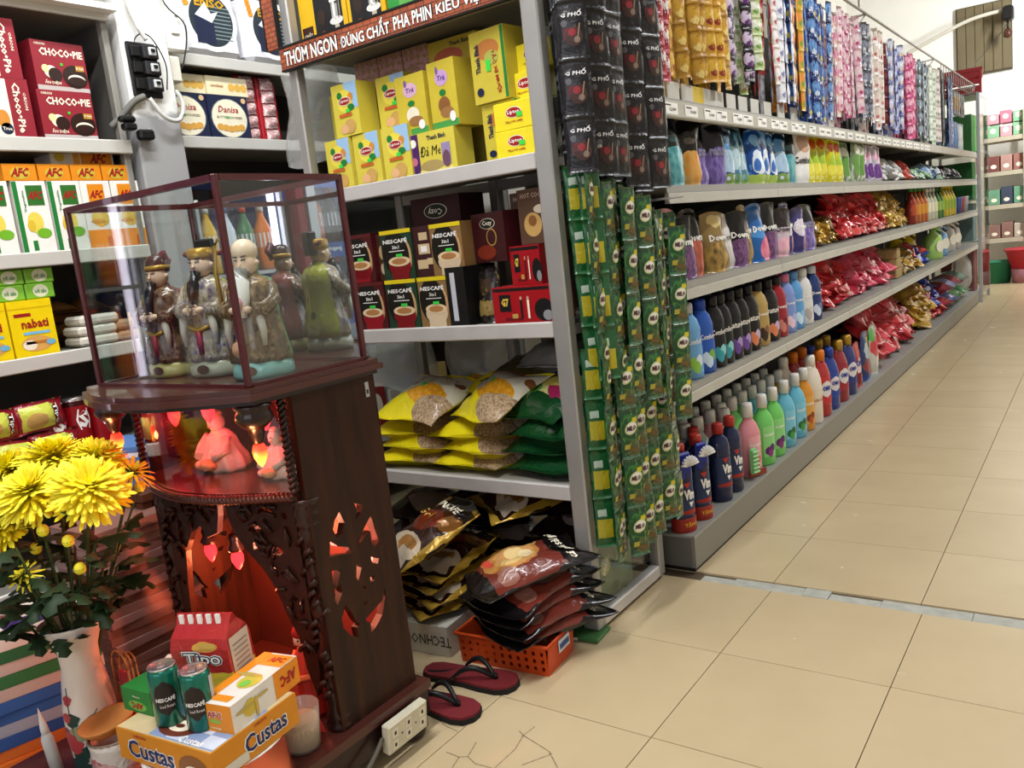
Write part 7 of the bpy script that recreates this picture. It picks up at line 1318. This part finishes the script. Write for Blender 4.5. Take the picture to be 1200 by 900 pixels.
tb = thing('biscuit_bag', 'red and yellow biscuit bag standing behind the coffee cans', 'bag', (-1.385, .842, ZT), (0, -.04, .35))
tipm = P('biscuit_bag_large', '#a82a28', [('b', 0, .34, '#d8bc3c'), ('e', .6, .66, .22, .06, '#d0a04a'), ('s', .7, 5, '#b83a34')], .25, warp=.02, coat=.5); mb = MB(); prf = [(.0, .0), (.02, 0), (.13, 0), (.15, .0)]
W, D, H = .125, .075, .155; levels = [(0, .96, .92), (.02, 1, 1), (.10, 1, 1), (.118, .97, .86), (.137, .92, .35), (.155, .96, .06)]
for (z, a, b2) in levels:
    c = .012
    for px, py in [(-1, -1), (1, -1), (1, 1), (-1, 1)]: mb.v.append((px*W/2*a, py*D/2*b2, z+rnd.uniform(-.002, .002)))
for j in range(len(levels)-1):
    for i in range(4): mb.f.append((j*4+i, j*4+(i+1) % 4, (j+1)*4+(i+1) % 4, (j+1)*4+i)); mb.m.append(mb.mi(tipm)); mb.sm.append(False)
mb.f += [(3, 2, 1, 0), (20, 21, 22, 23)]; mb.m += [0, 0]; mb.sm += [False, False]
obj('bag', mb, tb); mb = MB(); mb.text('Tipo', (.005, -D/2-.0012, .078), X_, Z_, .088, .036, WHITE, .10, 2); mb.text('Tipo', (.005, -D/2-.0018, .078), X_, Z_, .084, .032, navy, .07, 2); mb.text('Tipo', (.005, -D/2-.0024, .078), X_, Z_, .078, .028, WHITE, .01, 2); mb.rect((W/2+.001, 0, .065), Y_, Z_, D*.8, .1, M('#c8b8a8', .4))
for k in range(8): mb.rect((W/2+.0016, 0, .028+k*.010), Y_, Z_, D*.6, .003, M('#8a7a70', .5))
mb.rect((.02, -D/2-.001, .106), X_, Z_, .035, .010, M('#d8b45a', .4)); obj('print', mb, tb)
mb = MB()
for k in range(5): mb.box(-.05+k*.02, -.04+k*.02, -.012, -.008, .138, .156, WHITE)
obj('seal_stripe', mb, tb)
cp = thing('incense_glass', 'clear glass tumbler with sand and ash beside the carved column', 'glass', (-1.318, .958, BT))
gm_ = M('#c9c2b2', .05, 0, 0, 5, trans=.0, alpha=.28, name='thin_tumbler'); obj('tumbler', MB().lathe([(.03, 0), (.034, .003), (.041, .09), (.0395, .09), (.032, .006), (.0005, .005)], 26, gm_, cap=False), cp); obj('sand', MB().lathe([(.031, .006), (.0375, .062), (.03, .066), (.0005, .064)], 22, M('#a8886a', .9, 0, .35, 60, bump=.6)), cp)
item('red_paper', MB().box(-.05, .05, -.06, .06, 0, .004, M('#b8442a', .6)), 'flat orange red paper tray under the offerings', 'paper', (-1.30, .80, BT), (0, 0, .4))
item('red_card', MB().prism([(-.03, 0), (.03, 0), (.0, .05)], (0, 0, 0), X_, Z_, (0, .002, 0), M('#b8322a', .5)), 'small folded red paper triangle against the carved column', 'paper', (-1.345, 1.005, BT), (-.3, 0, .3))
# clay dish, porcelain jar, wire rack, white wand
item('clay_dish', MB().lathe([(.012, 0), (.035, .006), (.05, .022), (.053, .03), (.049, .029), (.03, .012), (.0005, .008)], 24, M('#b8763a', .6, 0, .25, 20), cap=False), 'shallow orange clay dish on the porcelain jar in front of the vase', 'dish', (-1.572, .712, .232), (.12, -.1, 0))
jr = thing('porcelain_jar', 'small white porcelain jar with pink blossoms below the clay dish', 'jar', (-1.572, .712, BT)); obj('body', MB().lathe([(.03, 0), (.038, .01), (.044, .05), (.042, .085), (.045, .1), (.041, .102), (.038, .09), (.0005, .02)], 24, P('jarprint', '#d8d2c8', [('f', .5, .4, .5, .3, '#a83a4a', '#d8c0b8', 7), ('e', .8, .4, .1, .12, '#c8b84a')], .25, coat=.5), cap=False), jr); obj('rim', MB().tube([(.043*math.cos(a), .043*math.sin(a), .101) for a in [2*PI*i/20 for i in range(20)]], .003, M('#8a7a6a', .4), 6, closed=True), jr)
cr_ = thing('wire_rack', 'gold wire holder with red incense tubes beside the green box', 'holder', (-1.618, .785, BT)); gw = M('#b0864a', .35, .6)
for k in range(3):
    r0 = .03-.006*k; obj('wire_loop', MB().tube([(r0*math.cos(a), .012*k-.01, .20+r0*1.2*math.sin(a)) for a in [PI*i/10 for i in range(11)]]+[(-r0, .012*k-.01, .0)], .0018, gw, 6).tube([(r0, .012*k-.01, .2), (r0, .012*k-.01, 0)], .0018, gw, 6), cr_)
for k in range(5): obj('incense_tube', MB().tube([(-.022+k*.011, .0, .005), (-.024+k*.011, .0, .185)], .0042, M('#9a2c30', .4), 7), cr_)
wn = thing('electric_candle', 'slim white electric candle leaning at the foot of the vase', 'candle', (-1.725, .665, BT), (.0, -.22, 0)); obj('stick', MB().lathe([(.012, 0), (.012, .075), (.009, .085)], 14, M('#c8c8c4', .4)), wn); obj('flame_tip', MB().lathe([(.008, .085), (.0075, .1), (.003, .125), (.0005, .14)], 12, M('#e0dcd4', .3)), wn)
# ---- vase and chrysanthemums
VX, VY = -1.672, .727
vs0 = thing('vase', 'tall white porcelain vase with painted red flowers and green leaves', 'vase', (VX, VY, BT)); VP = [(.042, 0), (.045, .005), (.047, .04), (.05, .09), (.049, .13), (.042, .18), (.036, .215), (.038, .25), (.05, .285), (.063, .305), (.061, .306), (.047, .285), (.034, .25), (.032, .215)]
obj('body', MB().lathe([(a, b_*1.03) for a, b_ in VP], 36, M('#dcd2c6', .22, 0, .04, 8, coat=.6), cap=True), vs0)
def vr(z):
    z /= 1.03
    for (a, b_), (c, d) in zip(VP, VP[1:]):
        if b_ <= z <= d: return a+(c-a)*(z-b_)/max(d-b_, 1e-6)
    return .05
mb = MB(); q = random.Random(8)
def on_vase(th, z, k=0): r_ = vr(z)+.0009+.0003*k; return (r_*math.sin(th), -r_*math.cos(th), z)
def spot(th, z, rt, rz_, mat, k, n=9, lob=0):
    mb.wrap_ell(lambda zz: (vr(zz)+.0008+.0003*k,)*2, th, z, rt/.05, rz_, mat, 6, lob)
cr1, cr2, cg, cg2 = M('#a83a3e', .35), M('#7a2438', .35), M('#1f3a34', .35), M('#8a8a70', .35)
for th, z, s, m_, k in [(-.35, .165, .012, cr1, 1), (-.2, .125, .017, cg, 1), (-.45, .13, .012, cr1, 2), (-.05, .095, .02, cg2, 1), (-.5, .085, .018, cr1, 2), (-.3, .07, .02, cr1, 3), (.5, .115, .011, cr2, 1), (.62, .125, .008, cr2, 2), (-.1, .045, .018, cg, 2), (-.4, .03, .016, cg, 3), (0, .02, .014, cg, 1), (-.6, .1, .01, cr2, 1), (.35, .10, .008, cr2, 1), (.2, .06, .01, cg, 1)]: spot(th, z, s, s*.9, m_, k, 15, .22)
for a in [(-.35, .19, -.25, .13), (-.25, .13, -.1, .05), (.5, .12, .85, .14), (.35, .1, .15, .06)]: mb.tube([on_vase(a[0]+(a[2]-a[0])*i/6, a[1]+(a[3]-a[1])*i/6) for i in range(7)], .0008, cg, 5)
obj('painted_flowers', mb, vs0, (0, 0, 0), (0, 0, .55))
yel1 = M('#fff03c', .5, 0, .06, 40); yel2 = M('#ffe01c', .5, 0, .1, 40); stemm = M('#3a4a22', .6); leafm = M('#1f3318', .55, 0, .3, 20)
def bloom(R_, seed, layers=9, per=30):
    q = random.Random(seed); mb = MB()
    for ly in range(layers):
        f = ly/(layers-1); n = int(per*(1-.45*f)); el = -.35+1.55*f; ln = R_*(1-.42*f)
        for i in range(n):
            a = 2*PI*(i+ly*.5)/n+q.uniform(-.1, .1); e_ = el+q.uniform(-.16, .16); L_ = ln*q.uniform(.85, 1.1); wd = R_*.062*q.uniform(.8, 1.3)
            d = Vector((math.cos(a)*math.cos(e_), math.sin(a)*math.cos(e_), math.sin(e_))); s_ = Vector((-math.sin(a), math.cos(a), 0)); up = d.cross(s_)*-1; bend = q.uniform(.05, .3)
            o = d*R_*.06; P_ = []
            for k, (u, wk) in enumerate([(0, .45), (.35, .9), (.72, 1), (.93, .7), (1, .15)]):
                c = o+d*L_*u+up*(L_*bend*u*u)*(1 if f > .3 else -.3)+up*.0
                P_ += [c-s_*wd*wk, c+up*wd*-.45*wk, c+s_*wd*wk]
            F = []
            for k in range(4): b0 = k*3; F += [(b0, b0+1, b0+4, b0+3), (b0+1, b0+2, b0+5, b0+4)]
            mb.add(P_, F, yel1 if q.random() < .7 else yel2, True)
    return mb
def leaf(L_, seed):
    q = random.Random(seed); pts = [(0, 0)]; n = 7
    for i in range(1, n): u = i/n; pts.append((u*L_, .22*L_*math.sin(PI*u)**.7*(1+.35*(-1)**i)))
    pts.append((L_, 0)); low = [(a, -b_) for a, b_ in pts[-2:0:-1]]; allp = pts+low; mb = MB()
    P_ = [(a, b_, .18*L_*math.sin(a/L_*2.4)-abs(b_)*.35) for a, b_ in allp]; c0 = len(P_); P_ += [(a/ n*L_, 0, .18*L_*math.sin(a/n*2.4)+.002) for a in range(n+1)]
    m_ = len(pts)-1
    F = []
    for i in range(m_): F.append((c0+i, c0+i+1, i+1, i)) if i+1 <= n else None
    tot = len(allp)
    for i in range(m_): F.append((c0+i+1, c0+i, (tot-i) % tot, tot-i-1))
    mb.add(P_, F, leafm, True); return mb.mesh('leaf')
leaves = [leaf(.075, 1), leaf(.06, 2)]
FL = [(-1.659, .699, .725, .066, 'front left of centre'), (-1.561, .758, .723, .067, 'front right, largest'), (-1.729, .781, .762, .068, 'top left behind the front ones'), (-1.66, .832, .755, .056, 'top right behind the front ones'), (-1.601, .868, .72, .040, 'far right above the red lit niche'), (-1.821, .736, .746, .056, 'far left at the picture edge'), (-1.723, .664, .663, .058, 'lower left at the picture edge'), (-1.65, .651, .581, .030, 'small open one low on the left')]
q = random.Random(12)
for i, (x, y, z, r_, l) in enumerate(FL):
    t = thing('chrysanthemum', f'yellow chrysanthemum in the vase, {l}', 'flower', (VX+(x-VX)*.12, VY+(y-VY)*.12, .31), group='yellow chrysanthemums')
    o = Vector((VX+(x-VX)*.12, VY+(y-VY)*.12, .31)); e_ = Vector((x, y, z-.012))-o; path = [e_*u+Vector((0, 0, .03))*math.sin(PI*u)*.6 for u in [k/8 for k in range(9)]]
    obj('stem', MB().tube(path, .0035, stemm, 6), t)
    tilt = Vector((x-VX, y-VY, .12)).normalized(); rot = Vector((0, 0, 1)).rotation_difference((tilt+Vector((.35, -.45, .5))).normalized()).to_euler()
    obj('bloom', bloom(r_*1.15, 30+i, 10 if r_ > .04 else 4, 34 if r_ > .04 else 13), t, e_, rot); obj('calyx', MB().lathe([(.003, -.012), (.012, 0), (.016, .006)], 10, stemm), t, e_, rot)
    for k in range(5 if r_ > .04 else 3):
        u = .42+.5*(k+q.random()*.5)/5; p_ = e_*u; obj('leaf', leaves[k % 2], t, p_, (q.uniform(-.3, .3), q.uniform(-.5, .5), q.uniform(0, 6.28)))
for i, (x, y, z, l) in enumerate([(-1.619, .687, .646, 'left of centre under the big blooms'), (-1.58, .71, .622, 'in the middle of the dark leaves'), (-1.572, .717, .566, 'low just above the vase mouth'), (-1.604, .879, .674, 'at the far right below the bloom'), (-1.671, .69, .603, 'half open above the small bloom')]):
    t = thing('chrysanthemum_bud', f'yellow chrysanthemum bud, {l}', 'flower bud', (VX, VY, .31), group='chrysanthemum buds'); e_ = Vector((x, y, z))-Vector((VX, VY, .31))
    obj('stem', MB().tube([e_*u+Vector((0, 0, .03))*math.sin(PI*u)*.5 for u in [k/6 for k in range(7)]], .0022, stemm, 6), t); hb = MB(); sphere(hb, (0, 0, 0), .011, yel1, 1, 1, 1.1); obj('bud', hb, t, e_); obj('calyx', MB().lathe([(.003, -.014), (.009, -.006), (.0112, .0)], 10, stemm), t, e_)
    for k in range(2): obj('leaf', leaves[1], t, e_*(.4+.25*k), (q.uniform(-.3, .3), q.uniform(-.5, .5), q.uniform(0, 6.28)))
for i in range(9):
    a = 2*PI*i/9+.3; L_ = q.uniform(.2, .32); t = thing('leafy_sprig', f'dark green leafy sprig in the bouquet, {ORD[i]} clockwise from the right', 'leaves', (VX, VY, .31), group='leafy sprigs in the vase'); e_ = Vector((math.cos(a)*.1, math.sin(a)*.1, L_)); obj('stem', MB().tube([e_*u for u in (0, .3, .6, 1)], .003, stemm, 6), t)
    for k in range(7): obj('leaf', leaves[k % 2], t, e_*(.58+.42*k/6), (q.uniform(-.4, .4), q.uniform(-.4, .6), a+q.uniform(-1.6, 1.6)), (1.15, 1.15, 1.15))
# ---- stacks of books left of the altar
pg = M('#b9aaa4', .85, 0, .2, 90)
cov = ['#c8622a', '#a8a39c', '#c0702c', '#b4662c', '#2a4f8c', '#8a98a8', '#2f5a9a', '#a8a29a', '#2f6a3c', '#b0a8a0', '#2a5f38', '#c9c4ba']
z = 0.0005
for i in range(14):
    c = M(cov[min(len(cov)-1, int(i*12/14))], .5, 0, .1, 12); h = .026
    mb = MB().box(-.098, .098, -.138, .138, .003, h-.003, pg).box(-.1, .1, -.14, .14, 0, .003, c).box(-.1, .1, -.14, .14, h-.003, h, c).box(.0985, .1005, -.14, .14, .003, h-.003, c)
    if i == 13:
        mb.rect((0, 0, h+.0006), X_, Y_, .19, .27, M('#d4cec4', .5)); mb.ell((.03, .02, h+.001), X_, Y_, .035, .05, M('#3a2a6a', .5)); mb.ell((-.03, -.05, h+.001), X_, Y_, .04, .05, M('#6a3a34', .5)); mb.ell((-.02, .07, h+.001), X_, Y_, .03, .03, M('#3a5a4a', .5))
    item('notebook', mb, f'thick notebook in the striped stack left of the vase, {"topmost with a painted cover" if i == 13 else ORD[i]+" from the floor"}', 'book', (-1.985+rnd.uniform(-.004, .004), .745, z), (0, 0, -.28+rnd.uniform(-.03, .03)), 'striped notebook stack'); z += h+.0007
z = .0005; bc = ['#8a6258', '#7a564c', '#94706a']
for i in range(22):
    mb = MB().box(-.105, .105, -.148, .148, .002, .020, M('#9a7c74', .8, 0, .2, 80)).box(-.107, .107, -.15, .15, 0, .002, M(bc[i % 3], .6)).box(-.107, .107, -.15, .15, .020, .022, M(bc[i % 3], .6)).box(.1055, .1075, -.15, .15, .002, .020, M(bc[i % 3], .6))
    item('book', mb, f'brown paperback in the tall stack between rack and altar, {ORD[i] if i < 20 else ["second from the top", "topmost"][i-20]}{" from the floor" if i < 20 else ""}', 'book', (-2.10+rnd.uniform(-.004, .004), 1.10, z), (0, 0, rnd.uniform(-.05, .05)), 'tall brown book stack'); z += .0226

# ================================================================== DRINKS SEEN IN THE CASE MIRROR
fg = thing('drinks_fridge', 'blue fronted drinks fridge against the left wall, seen in the case mirror', 'fridge', (-2.36, .0, 0)); blu = M('#20469c', .4); inn = M('#d4dae4', .5)
obj('cabinet', MB().box(-.45, -.43, -.36, .36, 0, 2.0, inn).box(-.45, -.02, -.38, -.36, 0, 2.0, blu).box(-.45, -.02, .36, .38, 0, 2.0, blu).box(-.45, -.02, -.38, .38, 2.0, 2.02, blu).box(-.45, -.02, -.38, .38, .0, .3, blu), fg)
obj('header', MB().box(-.04, 0, -.38, .38, 1.75, 2.0, blu), fg)
obj('lamp_strip', MB().box(-.06, -.04, -.35, -.325, .35, 1.72, M('#e8ecff', .4, emit=5)), fg)
obj('door_frame', MB().box(-.02, 0, -.38, -.34, .3, 1.75, ALU).box(-.02, 0, .34, .38, .3, 1.75, ALU), fg); obj('door_glass', MB().box(-.012, -.008, -.34, .34, .3, 1.75, GLASS), fg)
for z in (.36, .62, .88, 1.14, 1.40, 1.60):
    s = obj('shelf', MB().box(-.42, -.05, -.34, .32, z-.01, z, inn), fg); mb = MB().box(-.05, -.045, -.34, .34, z-.04, z+.016, blu)
    for k in range(3): mb.text('pepsi', (-.0445, -.2+k*.22, z-.009), Y_, Z_, .07, .022, WHITE, .03); mb.ell((-.0446, -.14+k*.22, z-.009), Y_, Z_, .009, .009, M('#c8343c', .4), 12)
    obj('price_strip', mb, s)
PB = [(.85, 0), (1, .03), (.95, .3), (1, .5), (.95, .7), (.4, .92), (.36, 1)]
def soda(nm, c, cc): return bottle(nm, .225, .031, .031, PB, M(c, .12, 0, .1, 6, coat=.5), M(cc, .4), .02, .013, (.08, .13, 3.1, M('#c8c8d0', .4), None))
sd = [soda('sod0', '#b85a2a', '#e8e4e0'), soda('sod1', '#c8ccd0', '#e8e8ec'), soda('sod2', '#3a1a14', '#c83a34'), soda('sod3', '#3a7a3a', '#d8e0d8')]
for z in (.88, 1.14, 1.40):
    for i in range(8): put_bottle(sd[[0, 0, 1, 1, 3, 2, 2, 0][i]], f'{["orange", "clear", "cola brown", "green"][[0, 0, 1, 1, 3, 2, 2, 0][i]-0 if False else {0: 0, 1: 1, 2: 2, 3: 3}[[0, 0, 1, 1, 3, 2, 2, 0][i]]]} drink bottle in the blue fridge seen in the mirror', -2.47, -.29+i*.078, z, 0, f'fridge bottles {["orange", "clear", "cola brown", "green"][[0, 0, 1, 1, 3, 2, 2, 0][i]]}')
struct('trim_3', MB().box(-2.42, -2.36, .395, .43, 0, 2.6, M('#6a2028', .5)))
dr = thing('drinks_rack', 'narrow grey drinks rack beside the fridge, seen in the case mirror', 'rack', (-2.41, .63, 0))
obj('back_panel', MB().box(-.36, -.35, -.17, .17, 0, 1.9, M('#c8c4e0', .5)), dr); obj('lamp_tube', MB().tube([(-.03, -.15, .5), (-.03, -.15, 1.7)], .012, M('#efe8ff', .4, emit=4), 8), dr)
for z in (.5, .8, 1.08, 1.36, 1.62): obj('shelf', MB().box(-.35, 0, -.17, .17, z-.012, z, ALU), dr)
for y in (-.18, .17): obj('upright', MB().box(-.02, .0, y, y+.012, 0, 1.9, ALU), dr)
for z in (.8, 1.08, 1.36):
    for i in range(4): put_bottle(soda('sodr%d' % i, ['#c86a2a', '#3a6a4a', '#b8c0d0', '#c8a040'][i], ['#d8d0c8', '#d04a3a', '#3a4a8a', '#d8d8d8'][i]), f'{["orange", "dark green", "pale blue", "amber"][i]} juice bottle on the narrow rack seen in the mirror', -2.46, .52+i*.075, z, 0, f'juice bottles {["orange", "dark green", "pale blue", "amber"][i]}')
# ---- put every built-in-place thing's origin at its own foot
bpy.context.view_layer.update()
for o in [o for o in scene.objects if o.type == 'EMPTY' and o.parent is None and o.location.length < 1e-6]:
    pts = [c.matrix_world @ Vector(v) for c in o.children_recursive if c.type == 'MESH' for v in c.bound_box]
    if not pts: continue
    f = Vector(((min(p.x for p in pts)+max(p.x for p in pts))/2, (min(p.y for p in pts)+max(p.y for p in pts))/2, min(p.z for p in pts)))
    o.location = f
    for c in o.children: c.location -= f
